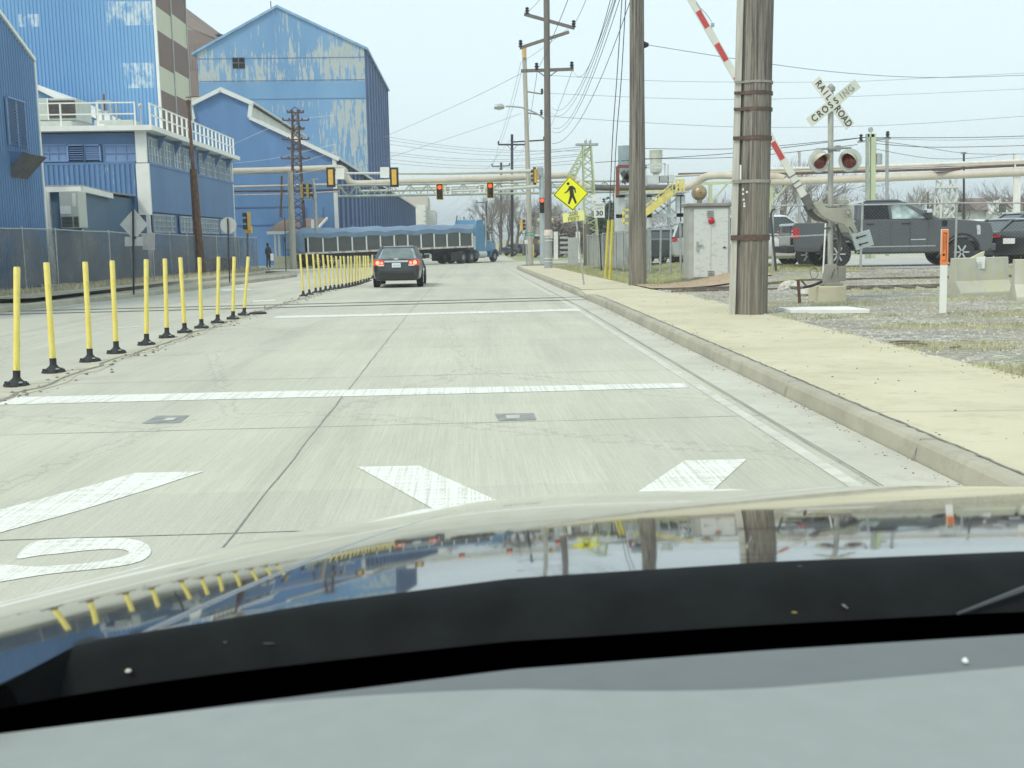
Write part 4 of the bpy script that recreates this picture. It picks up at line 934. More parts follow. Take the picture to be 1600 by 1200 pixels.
WOODG=NT('weathered_pole_wood'); g=WOODG; s=g.noise(g.map(g.obj,(26,26,.55)),1,8,.8); 
g.bump(s,.9,.04); c=g.ramp(s,[(.36,(.03,.026,.022)),(.44,(.12,.105,.088)),(.54,(.25,.23,.195)),(.72,(.40,.375,.33))]); c=g.mix(g.ramp(g.noise(g.map(g.obj,(1,1,.12)),1.6,4),[(.4,0.),(.7,.4)]),c,(.32,.29,.22)); WOODG=g.base(c,.9)
WOODL=M('light_pole_wood',(.42,.40,.33),.9,var=.25,scale=3,stretch=(8,8,.4)); WOODD=M('dark_pole_wood',(.17,.15,.135),.9,var=.3,scale=3,stretch=(10,10,.4))
def wpole(label,bx,by,tx,ty,Y,w0,w1,mat=WOODD,base_z=None,name='utility_pole',group=None,n=10):
    q0=P(bx,by,Y); q1=P(tx,ty,Y)
    if base_z is not None:
        k=(q0.z-base_z)/(q1.z-q0.z); q0=q0-(q1-q0)*k; q0.z=base_z
    t=thing(name,label,'utility pole',q0,0,group); b=W(); nn=6
    b.tube([q0.lerp(q1,i/nn) for i in range(nn+1)],[(w0+(w1-w0)*i/nn)/2*random.uniform(.97,1.03) for i in range(nn+1)],n); b.build('shaft',mat,t,True); return t
wpole('pale wooden pole standing beside the guard shack',458,400,453,267,84,.52,.40,WOODL,gz(84))
# signal poles at the left of the junction
t=thing('signal_mast','grey galvanised mast with two side-mounted signals left of the trailer','signal mast',(P(496,400,87).x,87,gz(87))); b=W(); q=P(489,279,87); b.tube([(P(496,400,87).x,87,gz(87)),P(492,310,87),q],[.16,.13,.1],8); b.build('pole',GALV,t,True)
b=W(); b.tube([P(490,306,87),P(476,306,87)],.06,6); b.lathe([(.2,-.2),(.2,.2)],P(491,307,87),8); b.tube([P(489,281,87),P(497,280,87)],.05,5); b.build('bracket',GALV,t)
for px,l in ((474,'outer'),(483,'inner')): c=P(px,298,86.6); signal('side-on black and yellow traffic light on the galvanised mast, %s of the pair'%l,(c.x,c.y,c.z),R(90),False,True)
# ================= mast arms =================
GA=M('arm_grey_paint',(.56,.58,.54),.45,.3,var=.07)
mz=80; mb=P(848,400,mz); mp=thing('mast_arm_pole','tall grey signal mast with a long arm over the road, behind the slim brown pole','signal mast',(mb.x,mz,gz(mz)+.1))
b=W(); tp=P(846,262,mz); b.tube([(mb.x,mz,gz(mz)+.1),P(847,330,mz),tp],[.22,.2,.16],10); b.build('pole',M('mast_paint',(.42,.48,.49),.5,.3,var=.08),mp,True)
b=W(); b.tube([P(846,267,mz),P(700,270.5,mz),P(512,271,mz)],[.16,.12,.07],8); b.build('arm',GA,mp,True)
b=W(); b.cbox(P(843,268,mz),(.35,.5,.6)); b.build('arm_clamp',GALV,mp)
b=W(); b.tube([P(846,291,mz+1.5),P(766,297,mz+1.5),P(682,299,mz+1.5)],[.13,.1,.07],8); b.build('lower_arm',GA,mp,True)
for px,l in ((517,'left of the two'),(616,'right of the two')):
    c=P(px,277,mz-.1); s=signal('yellow back of a traffic light on the upper mast arm, '+l,(c.x,c.y,c.z),R(180),False,True)
for i,(x0,y0,x1,y1) in enumerate(((525,263,538,280),(594,261,608,278))):
    t=thing('blank_sign','blank white back of a sign on the upper arm, beside the %s yellow signal back'%('left','right')[i],'sign',P((x0+x1)/2,y1,mz)); poly_plate(t,[(x0,y0),(x1,y0),(x1,y1),(x0,y1)],mz-.2,WHT,th=.03)
for px,py,l in ((687,299.5,'left of the two over the road'),(766,297,'right of the two over the road')):
    c=P(px,py,mz+1.1); signal('traffic light showing red in a yellow border, '+l,(c.x,c.y,c.z),0,True,True,s=.86)
LET=M('sign_black_letters',(.02,.02,.02),.6,var=.0)
for i,(x0,y0,x1,y1) in enumerate(((694,290,705,304),(748,287,758,301))):
    c=P((x0+x1)/2,(y0+y1)/2,mz+1.2); t=thing('lane_sign','small white rule sign on the lower arm beside the %s red light'%('left','right')[i],'sign',c); poly_plate(t,[(x0,y0),(x1,y0),(x1,y1),(x0,y1)],mz+1.2,WHT,th=.02)
    for k,wd in ((.18,.3),(.06,.26),(-.04,.28)): b=W(); b.cbox(c+V((0,-.02,k)),(wd,.01,.035)); b.build('print_line',LET,t)
    b=W(); b.lathe([(.05,0),(.05,.01)],c+V((0,-.02,-.2)),10,(0,1,0)); b.build('print_dot',LET,t)
c=P(835,275,mz-.3); signal('side-on black traffic light with yellow edge at the pole end of the upper arm',(c.x,c.y,c.z),R(-115),False,True,s=.9)
c=P(848,321,mz-.6); signal('red traffic light low on the mast, half behind the brown pole',(c.x-.05,c.y,c.z),0,True,False,sides=SIGB)
# ================= pipe bridge =================
PIPE=NT('tan_pipe_lagging'); g=PIPE; c=g.ramp(g.noise(g.obj,.8,6,.65),[(.3,(.47,.42,.33)),(.7,(.62,.58,.48))]); c=g.mix(g.ramp(g.noise(g.map(g.obj,(.6,3,3)),2,6,.7),[(.62,0.),(.75,.5)]),c,(.27,.23,.17)); PIPE=g.base(c,.75)
PIPD=M('dark_pipe',(.12,.11,.1),.7,.2,var=.4,scale=2); TRS=M('grey_green_truss_paint',(.36,.40,.33),.7,var=.2,scale=1)
def curve(pts,n=6):
    out=[]; m=len(pts)
    for i in range(m-1):
        p0,p1,p2,p3=pts[max(i-1,0)],pts[i],pts[i+1],pts[min(i+2,m-1)]
        for k in range(n): 
            t=k/n; out.append(.5*((2*p1)+(p2-p0)*t+(2*p0-5*p1+4*p2-p3)*t*t+(3*p1-p0-3*p2+p3)*t**3))
    out.append(pts[-1]); return out
def pipe(parent,pix,r,mat,name='pipe',n=10):
    b=W(); b.tube(pix,r,n); return b.build(name,mat,parent,True)
pb=thing('pipe_bridge','long pipe bridge with thick tan pipe and grey truss crossing high over the road','pipe bridge',(-2,94,0))
E_=[P(360,268,97),P(430,266.5,97),P(515,263,97),P(530,263,97),P(538,267,97),P(542,277,97),P(549,285,97),P(565,287,97),P(640,284,96.5),P(760,279.5,96),P(880,274,96),P(893,276,96),P(902,283,96),P(912,290,95),P(930,293,94)]
pipe(pb,E_[:3]+curve(E_[2:9])[1:]+E_[9:10]+curve(E_[9:])[1:],.30,PIPE)
pipe(pb,[P(360,292,97),P(527,288,97)],.10,PIPE); pipe(pb,[P(360,299,97.4),P(440,298.5,97.4),P(545,296,97.4)],.09,PIPD); pipe(pb,[P(360,305,97.2),P(470,303,97.2),P(530,299,97.2)],.06,M('pinkish_pipe',(.5,.4,.36),.7))
pipe(pb,[P(528,307,96),P(700,304,96),P(1000,299,95)],.11,TRS,'lower_chord'); pipe(pb,[P(528,290,96),P(700,287,96),P(1000,282,95)],.09,TRS,'upper_chord')
pipe(pb,[P(560,299,98),P(900,291,98)],.12,GA); pipe(pb,[P(640,293,98),P(900,287,98)],.09,WHT2)
b=W(); n=34
for side in (0,2.0):
    for k in range(n):
        x0=530+(1000-530)*k/n; x1=530+(1000-530)*(k+1)/n; s_=lambda x,lo:(307-(x-528)*.017) if lo else (290-(x-528)*.017)
        b.beam(P(x0,s_(x0,k%2),96+side),P(x1,s_(x1,(k+1)%2),96+side),.1,.1)
        if k%2==0: b.beam(P(x0,s_(x0,0),96+side),P(x0,s_(x0,1),96+side),.07,.07)
b.build('truss_web',TRS,pb)
for k in range(10): b=W(); x=536+46*k; b.beam(P(x,307-(x-528)*.017,96),P(x,307-(x-528)*.017,98),.1,.1); b.build('cross_tie',TRS,pb)
b=W(); b.tube([P(440,275,97),P(440,300,97),P(438,340,97)],.1,6); b.build('hanger',RUST,pb)
# right hand pipe run
pr=thing('pipe_run','tan pipe run on posts behind the parking lot on the right','pipe run',(20,82,0))
def PR(px,py): return P(px,py,92-(px-930)/670*16)
pipe(pr,[PR(930,293),PR(985,294),PR(1062,293)],.26,PIPD)
pipe(pr,curve([PR(1062,294),PR(1078,291),PR(1093,281),PR(1108,275),PR(1130,274)])+[PR(1215,276),PR(1226,279)],.31,PIPE)
pipe(pr,[PR(1180,285),PR(1300,281),PR(1450,275),PR(1620,268)],.30,PIPE)
pipe(pr,[PR(1055,275),PR(1120,271.5),PR(1240,268),PR(1400,262),PR(1620,254)],.10,PIPE); pipe(pr,[PR(1060,272),PR(1150,269.5)],.09,PIPD); pipe(pr,[PR(1200,272.5),PR(1400,266.5),PR(1480,264),PR(1620,257)],.09,RUST); pipe(pr,[PR(1200,264.5),PR(1400,259),PR(1620,250.5)],.13,M('pale_pipe',(.62,.6,.54),.6,var=.1))
GRN=M('pale_green_steel',(.46,.52,.32),.7,var=.15,scale=2,stretch=(1,1,.3))
for x in (925,965): pipe(pr,[PR(x,285),PR(x,287)],.1,TRS,'saddle')
t=thing('green_gantry_post','pair of tall pale green steel posts with a transformer beside the pickup cab','steel post',(PR(1360,300).x,PR(1360,300).y,.3))
for px in (1355.5,1364): b=W(); a=P(px,209,56);c=P(px+1,330,56); c.z=.2; b.beam(a,c,.14 if px<1360 else .24,.2); b.build('post',GRN if px>1360 else TRS,t)
b=W(); b.beam(P(1355,212,56),P(1365,212,56),.2,.15); b.tube([P(1361,209,56),P(1361,203,56)],.03,5); b.build('cap_beam',GRN,t)
b=W(); b.lathe([(.0,0),(.17,0),(.17,.52),(.1,.58)],P(1373,257,56),12); b.build('transformer',GALV,t,True); b=W(); b.beam(P(1367,222,56),P(1367,262,56),.1,.1); b.build('bracket',RUST,t)
b=W(); b.lathe([(.12,0),(.14,.05),(.12,.1)],P(1361,202.5,56),10,(0,1,0)); b.build('lamp_ring',GALV,t)
# lattice pier under the right run, and posts
t=thing('lattice_pier','pale steel lattice pier holding up the tan pipes on the right','lattice pier',(PR(1477,330).x,PR(1477,330).y,0)); b=W(); q=PR(1477,330); lattice(b,(q.x,q.y,.0),(q.x,q.y,PR(1477,281).z),1.3,1.0,5,.07); b.cbox((q.x,q.y,PR(1477,293).z),(1.7,1.5,.12)); b.build('frame',M('pale_steel',(.62,.64,.6),.6,var=.1),t)
b=W(); b.cbox((q.x,q.y,PR(1477,265).z),(1.7,1,.14)); b.build('saddle',RUST,t)
t=thing('white_steel_posts','pair of pale steel posts under the tan pipe at the right photo edge','steel post',(PR(1590,320).x,PR(1590,320).y,0))
for px in (1587,1592): b=W(); a=PR(px,240 if px<1590 else 276); c=PR(px,340); c.z=0; b.beam(a,c,.2,.2); b.build('post',WHT2,t)
for x,l in ((1110,'left of the big wooden pole'),(1205,'right of the big wooden pole')):
    t=thing('pipe_support','pale green steel pipe support with a diagonal brace, '+l,'pipe support',(PR(x,330).x,PR(x,330).y,0)); b=W(); a=PR(x,287);c=PR(x,340);c.z=0; b.beam(a,c,.26,.26); b.beam(PR(x-18,287),PR(x+38,285),.22,.22); b.beam(PR(x+2,315),PR(x+26,288),.12,.12); b.build('frame',GRN,t)
# green A-frame lattice at the verge
t=thing('green_lattice_gantry','green lattice gantry leg with a leaning brace beside the walking-person sign','lattice gantry',(P(925,400,70).x,70,0))
b=W(); c=P(925,400,70); lattice(b,(c.x,70,-.2),P(917,228,70),.9,.5,18,.06); b.build('mast',GRN,t)
b=W(); lattice(b,P(893,275,70),P(916,232,70),.5,.4,8,.06); b.build('brace',GRN,t)
b=W(); b.cbox(P(917,226,70),(1.4,.6,.12)); b.lathe([(.08,0),(.1,.2),(.05,.3)],P(915,225,70),6); b.lathe([(.08,0),(.1,.2),(.05,.3)],P(922,225,70),6); b.build('platform',GALV,t)
# ================= process unit with yellow stairs =================
pu=thing('process_unit','white steel platform with vessels, boxes and a yellow staircase behind the car park fence','process unit',(P(1015,380,66).x,66,.2))
YR=M('yellow_rail',(.72,.62,.18),.6,var=.15,scale=4); WST=M('white_steel',(.58,.62,.62),.5,var=.1); PY=66
b=W()
for px in (964,972,1014,1060,1066): a=P(px,305,PY);c=P(px,370,PY); c.z=.1; b.beam(a,c,.3,.3)
for py in (306,338): b.beam(P(962,py,PY),P(1068,py-2,PY),.3,.22)
for a_,c_ in (((1014,308),(1060,344)),((1060,308),(1014,344)),((972,310),(1014,340)),((1014,320),(1040,345)),((1025,306),(1058,335))): b.beam(P(*a_,PY),P(*c_,PY),.09,.09)
b.build('frame',WST,pu); b=W()
for px in (980,1010,1045,1064): a=P(px,305,PY+3);c=P(px,370,PY+3); c.z=.1; b.beam(a,c,.22,.22)
b.beam(P(978,306,PY+3),P(1066,304,PY+3),.2,.2); b.build('rear_frame',WST,pu)
b=W(); b.beam(P(962,304,PY+1),P(1070,301,PY+1),3,.12); b.build('deck',WST,pu)
b=W(); b.beam(P(1008,334,PY-.6),P(1051,300,PY-.6),.08,.35); b.beam(P(1008,334,PY+.3),P(1051,300,PY+.3),.08,.35)
for k in range(11): q=P(1008,334,PY).lerp(P(1051,300,PY),k/11); b.box((q.x,PY-.6,q.z-.02),(q.x+.25,PY+.3,q.z+.02))
b.beam(P(1008,322,PY-.6),P(1051,286,PY-.6),.06,.06); b.beam(P(1008,328,PY-.6),P(1051,292,PY-.6),.05,.05)
for k in range(5): b.beam(P(1008+k*10.7,334-k*8.5,PY-.6),P(1008+k*10.7,322-k*9,PY-.6),.05,.05)
b.build('stair',YR,pu)
b=W()
for py in (281,287,293): b.beam(P(1058,py,PY-.5),P(1068,py,PY-.5),.08,.08)
for px in (1057,1063,1068): b.beam(P(px,280,PY-.5),P(px,300,PY-.5),.12,.12)
for px in (962,): b.beam(P(px,290,PY-.5),P(px,304,PY-.5),.1,.1)
b.beam(P(962,299,PY-.5),P(1055,297,PY-.5),.06,.06); b.build('handrail',YR,pu)
b=W(); q=P(1025,269,PY+1); r=P(1035,250,PY+1).x-q.x; h_=P(1025,235,PY+1).z-q.z; b.lathe([(r*.45,-.4),(r*.5,-.1),(r*.9,0),(r*.92,h_*.6),(r,h_*.62),(r,h_*.98),(r*1.03,h_)],q,18); b.build('vessel',M('pale_tan_vessel',(.55,.55,.46),.6,var=.12,scale=3),pu,True)
b=W(); q=P(977,262,PY+2); r=P(988,250,PY+2).x-q.x; h_=P(977,228,PY+2).z-q.z; b.lathe([(r*.2,-.9),(r*.9,-.2),(r,0),(r,h_)],q,18); b.build('tank',M('blue_grey_tank',(.30,.37,.39),.5,var=.08),pu,True)
for (x0,y0,x1,y1,m) in ((1012,273,1030,288,'a'),(1031,274,1044,285,'b'),(1045,272,1054,285,'a')):
    a=P(x0,y1,PY-.3);c=P(x1,y0,PY-.3); b=W(); b.box((a.x,PY-.3,a.z),(c.x,PY+.3,c.z)); b.build('equipment_box',WST if m=='a' else GALV,pu,bevel=.03)
b=W(); [b.beam(P(*a_,PY),P(*c_,PY),.1,.1) for a_,c_ in (((1008,258),(1040,256)),((1008,262),(1036,262)),((1039,256),(1039,275)),((1009,258),(1009,290)),((1044,257),(1044,300)))]; b.build('guard_rail',WST,pu)
b=W(); b.beam(P(965,260,PY-1),P(965,306,PY-1),.18,.3); b.beam(P(965,260,PY-1),P(1000,260,PY-1),.2,.18); b.build('red_frame',M('maroon_steel',(.22,.07,.06),.7,var=.15),pu)
b=W(); [b.beam(P(*a_,PY),P(*c_,PY),.25,.3) for a_,c_ in (((972,268),(984,284)),((984,268),(974,286)),((990,272),(1000,290)))]; b.build('valve_gear',PIPD,pu)
b=W(); [b.beam(P(*a_,PY-1.5),P(*c_,PY-1.5),.12,.12) for a_,c_ in (((974,328),(974,350)),((984,328),(984,350)),((974,328),(984,328)),((974,338),(984,338)),((974,349),(984,349)))]; b.build('yellow_cage',YR,pu)
# ================= right side: poles, signs, crossing =================
Yb=19.2; zb0=rz(5.2,Yb)
t=thing('utility_pole','thickest weathered wooden pole, with metal bands and a pale board, on the sidewalk edge','utility pole',(P(1172,490,Yb).x,Yb,zb0-.02))
qa=P(1172.5,492,Yb); qa.z=zb0-.1; qb=P(1184,0,Yb); qe=qa+(qb-qa)*1.9
b=W(); n=16; rings=[]; u,w_=frame((qe-qa)); rr=random.Random(5); off=[rr.uniform(-.012,.012) for _ in range(n*2)]
for k in range(21):
    c=qa.lerp(qe,k/20); r=.292-.045*k/20
    rings.append([c+(u*math.cos(2*math.pi*j/(n*2))+w_*math.sin(2*math.pi*j/(n*2)))*(r+off[j]+.006*noise.noise(V((j*.7,k*.6,1)))) for j in range(n*2)])
b.loft(rings); b.build('shaft',WOODG,t,True)
b=W(); a=P(1143.5,491,Yb-.1);c=P(1156.5,0,Yb-.1); a.z=zb0; b.beam(a,a+(c-a)*1.85,.10,.07); b.build('cable_board',M('pale_grey_board',(.50,.49,.43),.85,var=.15,scale=4,stretch=(6,6,.4),bump=.3),t)
BAND=M('pole_band',(.11,.07,.055),.8,var=.35,scale=12); BG=M('band_grey',(.30,.285,.25),.7,.2,var=.25,scale=10)
for py,m,h in ((147,BAND,.028),(217,BAND,.035),(130,BG,.02),(172,BAND,.028),(284,BG,.028),(371,BAND,.05)):
    cx=P(1172.5+(490-py)/490*11.5,py,Yb); r=.30-.045*((490-py)/490)*.53; b=W(); b.lathe([(r,-h),(r+.012,-h),(r+.012,h),(r,h)],(cx.x,cx.y,cx.z),28,(qe-qa)); 
    b.beam((cx.x-r-.13,Yb-.16,cx.z),(cx.x-r+.1,Yb-.16,cx.z),.02,h*1.8); b.build('band',m,t,True)
for (px,py,w0,h0) in ((1157,269,2.5,22),(1161,296,2,4),(1167,300,3,3),(1161,303,2.5,3),(1162,312,2.5,3),(1163,318,2.5,3),(1163,322,3,3)):
    b=W(); q=P(px,py,Yb-.32); b.cbox(q,(w0*.0113,.01,h0*.0113)); b.build('tag',WHT2,t)
# second thick pole
t=wpole('dark weathered wooden pole rising from the verge grass between the walking sign and the control cabinet',996,443,995,0,33,.53,.42,WOODG,rz(5.2,33)-.05,n=14)
t['label']='dark weathered wooden pole between the walking-person sign and the control cabinet'
# extend beyond the frame
b=W(); q=P(995,0,33); b.tube([q,q+V((0,0,4))],[.21,.19],12); b.build('upper_shaft',WOODG,t,True)
b=W(); q=P(1007,70,33); b.lathe([(.05,-.1),(.1,0),(.05,.12)],q,8,(1,0,0)); b.build('insulator',BLK,t)
# brown pole with crossarms and grey sleeve
t=wpole('slim brown pole with three crossarms and a grey sleeve at its foot',857,417,854,0,62,.42,.34,WOODD,gz(62)+.1)
b=W(); q=P(854,0,62); b.tube([q,q+V((0,0,5))],[.17,.15],10); b.build('upper_shaft',WOODD,t,True)
def arm(t,x0,y0,x1,y1,Y,w_=.12,ins=((0,1),(1,1)),mat=WOODD,br=None,iy=0):
    b=W(); a=P(x0,y0,Y);c=P(x1,y1,Y); b.beam(a,c,w_,w_*1.1)
    if br: 
        m=P(br[0],br[1],Y); b.beam(a.lerp(c,.3),m,.05,.05); b.beam(a.lerp(c,.72),m,.05,.05)
    o=b.build('crossarm',mat,t)
    for f,s in ins:
        q=a.lerp(c,f); b=W(); b.lathe([(.05,.0),(.14,.08),(.06,.14),(.14,.22),(.06,.28),(.12,.36),(.03,.42)],q,8); b.build('insulator',BLK,o,True)
arm(t,819,22,898,44,62,.15,((.06,1),(.98,1))); arm(t,812,75,889,50,62,.15,((.02,1),)); arm(t,814,111,896,108,62,.15,((.3,1),(.97,1)),br=(855,122))
b=W(); b.tube(curve([P(851,186,61.6),P(838,177,61.6),P(815,168,61.6),P(790,166,61.6)]),.05,6); b.build('lamp_arm',GALV,t,True); b=W(); q=P(780,167,61.6); b.lathe([(.12,-.28),(.17,0),(.1,.28)],q,8,(1,0,0)); b.cbox(P(784,164,61.6),(.12,.12,.12)); b.build('lamp_head',GALV,t,True)
b=W(); a=P(857,417,61.7); b.tube([(a.x,61.75,gz(62)+.1),(a.x-.02,61.75,P(857,368,61.7).z)],.24,14); b.build('grey_sleeve',M('grey_sleeve',(.34,.36,.36),.5,var=.06),t,True)
b=W(); q=P(857,366,61.7); b.lathe([(.26,-.25),(.26,.15),(.2,.25)],(q.x,61.8,q.z),14); b.build('sleeve_cap',M('pale_sleeve_cap',(.62,.55,.45),.6,var=.1),t,True)
for py in (371,376,404,409): b=W(); q=P(857,py,61.7); b.lathe([(.262,-.015),(.27,0),(.262,.015)],(q.x,61.75,q.z),14); b.build('sleeve_band',WHT,t,True)
t=wpole('leaning grey pole with a bright top right behind the slim brown crossarm pole',829,400,819,77,86,.42,.34,WOODL,gz(86)); arm(t,822,143,847,147,86,.08,((1,1),)); arm(t,822,176,846,180,86,.08,((1,1),))
b=W(); q=P(819,80,85.8); b.lathe([(.16,-.5),(.18,.3),(.1,.4)],q,8); b.build('pole_cap',M('orange_cap',(.6,.38,.14),.6),t)
t=wpole('far black utility pole with a wide crossarm, seen above the mast arm',800,400,800,210,125,.36,.3,BLK,-.5); arm(t,779,226,821,226,125,.16,((0,1),(1,1)),BLK,(800,236)); arm(t,800,222,850,219,126,.14,((0,1),(1,1)),BLK)
t=wpole('distant utility pole with twin short crossarms just above the pipe bridge',783,400,783,254,170,.4,.35,BLK,-.5); arm(t,769,260,796,259,170,.16,((0,1),(1,1)),BLK,(783,268))
t=wpole('distant thin pole with a left-pointing crossarm over the blue truck cab',760,400,760,315,190,.4,.3,BLK,-.5); arm(t,745,317,761,316,190,.14,((0,1),),BLK)
t=wpole('very distant utility pole, the smallest one left of the truck cab top',754,400,754,334,300,.5,.4,BLK,-.5); arm(t,748,336,760,336,300,.2,(),BLK)
t=wpole('dark pole on the right with a transformer drum hanging on its arm',1386,330,1386,215,62,.2,.18,GALV,.2); arm(t,1340,222,1392,216,62,.1,((.1,1),(.9,1)),GALV)
for px,py,Y,l in ((1249,236,90,'thin dark pole behind the left crossing lamp'),(1506,238,110,'thin far pole with a small head in the gap right of the crossing'),(1585,240,100,'thin far pole near the right photo edge above the pipes'),(1450,300,130,'short dark far pole left of the lattice pier'),(1463,300,130,'short dark far pole just beside the lattice pier')):
    tt=wpole(l,px,335,px,py,Y,.24,.2,BLK if Y>95 else GALV,0)
    if Y in(110,): arm(tt,1502,239,1510,239,110,.18,(),GALV)
# ---- walking person sign
YG=M('fluorescent_yellow_sign',(.86,.86,.02),.5,var=.02); YG2=M('faded_yellow_sign',(.80,.80,.30),.5,var=.04)
ys_=34.2; q=G(907,443,.15); t=thing('crosswalk_sign','bright yellow diamond sign with a black walking person above a 200 FEET plate','sign',(q.x,ys_,gz(ys_)+.15))
b=W(); b.beam((q.x,ys_+.03,gz(ys_)+.1),P(892,276,ys_+.03),.05,.03); b.build('post',GALV,t)
poly_plate(t,[(890,275.5),(919,301.5),(895,328.5),(865,305)],ys_,M('sign_border_black',(.03,.03,.02),.5),th=.006,name='border',dy=-.002)
poly_plate(t,[(890,274.5),(920,301.5),(895,330),(864,305)],ys_,YG,th=.01,dy=.006,name='sign_plate')
poly_plate(t,[(890.1,277),(917.5,301.5),(895,327),(866.8,304.8)],ys_,YG,th=.004,dy=-.008,name='sign_plate')
fig=[(745,305),(770,300),(795,320),(800,355),(792,358),(785,330),(778,328),(785,375),(807,435),(793,442),(770,390),(750,445),(735,442),(752,380),(748,335),(735,350),(712,362),(708,356),(728,342),(742,318)]
poly_plate(t,[(740+x/5,230+y/5) for x,y in fig],ys_,LET,th=.003,dy=-.013,name='walking_figure'); b=W(); b.lathe([(.045,0),(.045,.003)],P(740+738/5,230+285/5,ys_)+V((0,-.013,0)),14,(0,1,0)); b.build('figure_head',LET,t)
pl=poly_plate(t,[(879,334),(912,328),(913,344),(880,348)],ys_,YG2,th=.01,name='plate')
def sign_text(body,px,py,Y,size,mat,parent,ang=0,bold=.0,dy=-.012,sx=1,name='lettering'):
    c=P(px,py,Y)+V((0,dy,0)); o=text(body,name,size,mat,parent,Matrix.Identity(4),bold,.001,sx); q=parent; off=V((0,0,0))
    while q: off+=V(q.location); q=q.parent
    o.data.transform(Matrix.Translation(c-off)@FACE@Matrix.Rotation(ang,4,'Z')); return o
GLT=M('grey_green_letters',(.26,.28,.12),.6)
sign_text('200',895.5,334.3,ys_,.17,GLT,pl,R(7),.004,sx=1.15); sign_text('FEET',896.5,342,ys_,.165,GLT,pl,R(7),.004,sx=1.1)
# speed limit
ysl=52; t=thing('speed_limit_sign','white SPEED LIMIT 30 sign on a dark green post in the verge grass','sign',(P(940,418,ysl).x,ysl,rz(5.3,ysl)))
b=W(); b.beam((P(940,418,ysl).x,ysl+.04,rz(5.3,ysl)-.05),P(935,318,ysl+.04),.06,.04); b.build('post',BP,t)
pl=poly_plate(t,[(927.5,316.5),(944.5,316.5),(945,340),(928,340)],ysl,WHT,th=.012,name='plate')
sign_text('SPEED',936,320.5,ysl,.15,M('faded_letters',(.25,.25,.24),.7),pl,0,.0,sx=1.1); sign_text('LIMIT',936,326,ysl,.15,MC['faded_letters'],pl,0,.0,sx=1.1); sign_text('30',936.4,333.5,ysl,.31,LET,pl,0,.006,sx=1.15)
b=W(); b.cbox(P(928,309,ysl),(.22,.12,.3)); tag(b.build('sign_bracket',WHT2,None),'small white bracket box above the speed limit sign','bracket')
# yellow guy guards
for (bx,by,tx,ty,l) in ((946,435,951,344,'left, leaning'),(953,437,957,343,'right')):
    q=G(bx,by,.15); t=thing('guy_wire_guard','tall yellow guy wire guard standing in the verge grass, %s of the two'%l,'guy guard',q,0,'yellow guy guards'); tp=P(tx,ty,q.y); b=W(); b.tube([q,q.lerp(tp,.5),tp],.06,6); b.build('sleeve',M('dull_yellow_plastic',(.55,.47,.09),.6,var=.15),t,True); b=W(); b.tube([tp,tp+(tp-q)*.5],.015,4); b.build('guy_wire',GALV,t)
# control cabinet with bell
yc=33; cab=thing('control_cabinet','white steel crossing control cabinet with a red lamp, beside the thick wooden pole','control cabinet',(P(1110,437,yc).x,yc+.4,.17))
a=P(1082,436,yc);c=P(1139,322,yc); CW=NT('scuffed_cabinet_white'); g=CW; cc=g.mix(g.ramp(g.noise(g.map(g.obj,(2,2,4)),2.2,6,.75),[(.52,0.),(.68,.6)]),(.60,.63,.60),(.33,.33,.3)); CW=g.base(cc,.6)
b=W(); b.box((a.x-.12,yc,a.z),(c.x+.05,yc+.85,c.z)); b.build('body',M('cabinet_side',(.40,.41,.38),.7,var=.12),cab,bevel=.02)
b=W(); b.box((a.x+.03,yc-.03,a.z+.05),(c.x-.02,yc-.001,c.z-.06)); dr=b.build('door',CW,cab,bevel=.01)
b=W(); b.box((a.x-.18,yc-.1,c.z),(c.x+.12,yc+.95,c.z+.1)); b.build('roof',M('cabinet_roof',(.26,.24,.22),.8,var=.2),cab,bevel=.02)
b=W(); b.box((a.x-.15,yc-.06,a.z-.14),(c.x+.08,yc+.9,a.z)); b.build('plinth',M('cabinet_plinth',(.25,.22,.18),.9),cab)
b=W(); q=P(1111.5,345,yc-.05); b.lathe([(.10,0),(.10,-.03),(.07,-.06),(0.01,-.07)],q,14,(0,1,0)); b.build('red_lamp',M('red_lamp_lens',(.45,.02,.03),.25,var=.1),dr,True)
for px,py in ((1110,331),(1111,425)):
    b=W()
    for k in range(4): q=P(px,py+k*3,yc-.045); b.prism([q+V((-.1,0,0)),q+V((.1,0,0)),q+V((.1,-.03,.03)),q+V((-.1,-.03,.03))],(0,.01,0))
    b.build('vent_slots',M('vent_grey',(.38,.39,.37),.7),dr)
b=W(); q=P(1090,385,yc-.05); b.cbox(q,(.06,.04,.3)); b.cbox(q+V((.08,-.01,.03)),(.18,.04,.05)); b.build('handle',GALV,dr)
b=W(); q=P(1111.3,350,yc-.035); b.box((q.x-.004,yc-.034,a.z+.1),(q.x+.004,yc-.031,q.z-.1)); b.build('seam',M('seam_grey',(.2,.2,.19),.8),dr)
b=W(); q=P(1132,387,yc-.04); b.cbox(q,(.09,.02,.03)); b.cbox(q+V((.0,0,.03)),(.02,.02,.03)); b.build('latch',BLK,dr)
b=W(); b.lathe([(.08,0),(.07,.25)],P(1093,318,yc+.1),10); b.build('bell_stand',M('bell_stand',(.22,.2,.18),.8),cab)
b=W(); q=P(1093,301,yc+.1); b.lathe([(.03,-.16),(.12,-.15),(.19,-.09),(.21,-.02),(.21,.02)],q,18,(0,1,0)); bl=b.build('bell',M('brass_bell',(.38,.30,.18),.45,.6,var=.2),cab,True); b=W(); b.lathe([(.215,.0),(.235,.01),(.235,.1),(.1,.14)],q,18,(0,1,0)); b.build('bell_rim',M('bell_rim',(.35,.33,.28),.7),bl,True)
b=W(); b.lathe([(.02,-.19),(.02,-.16)],q,8,(0,1,0)); b.build('clapper',BLK,bl)
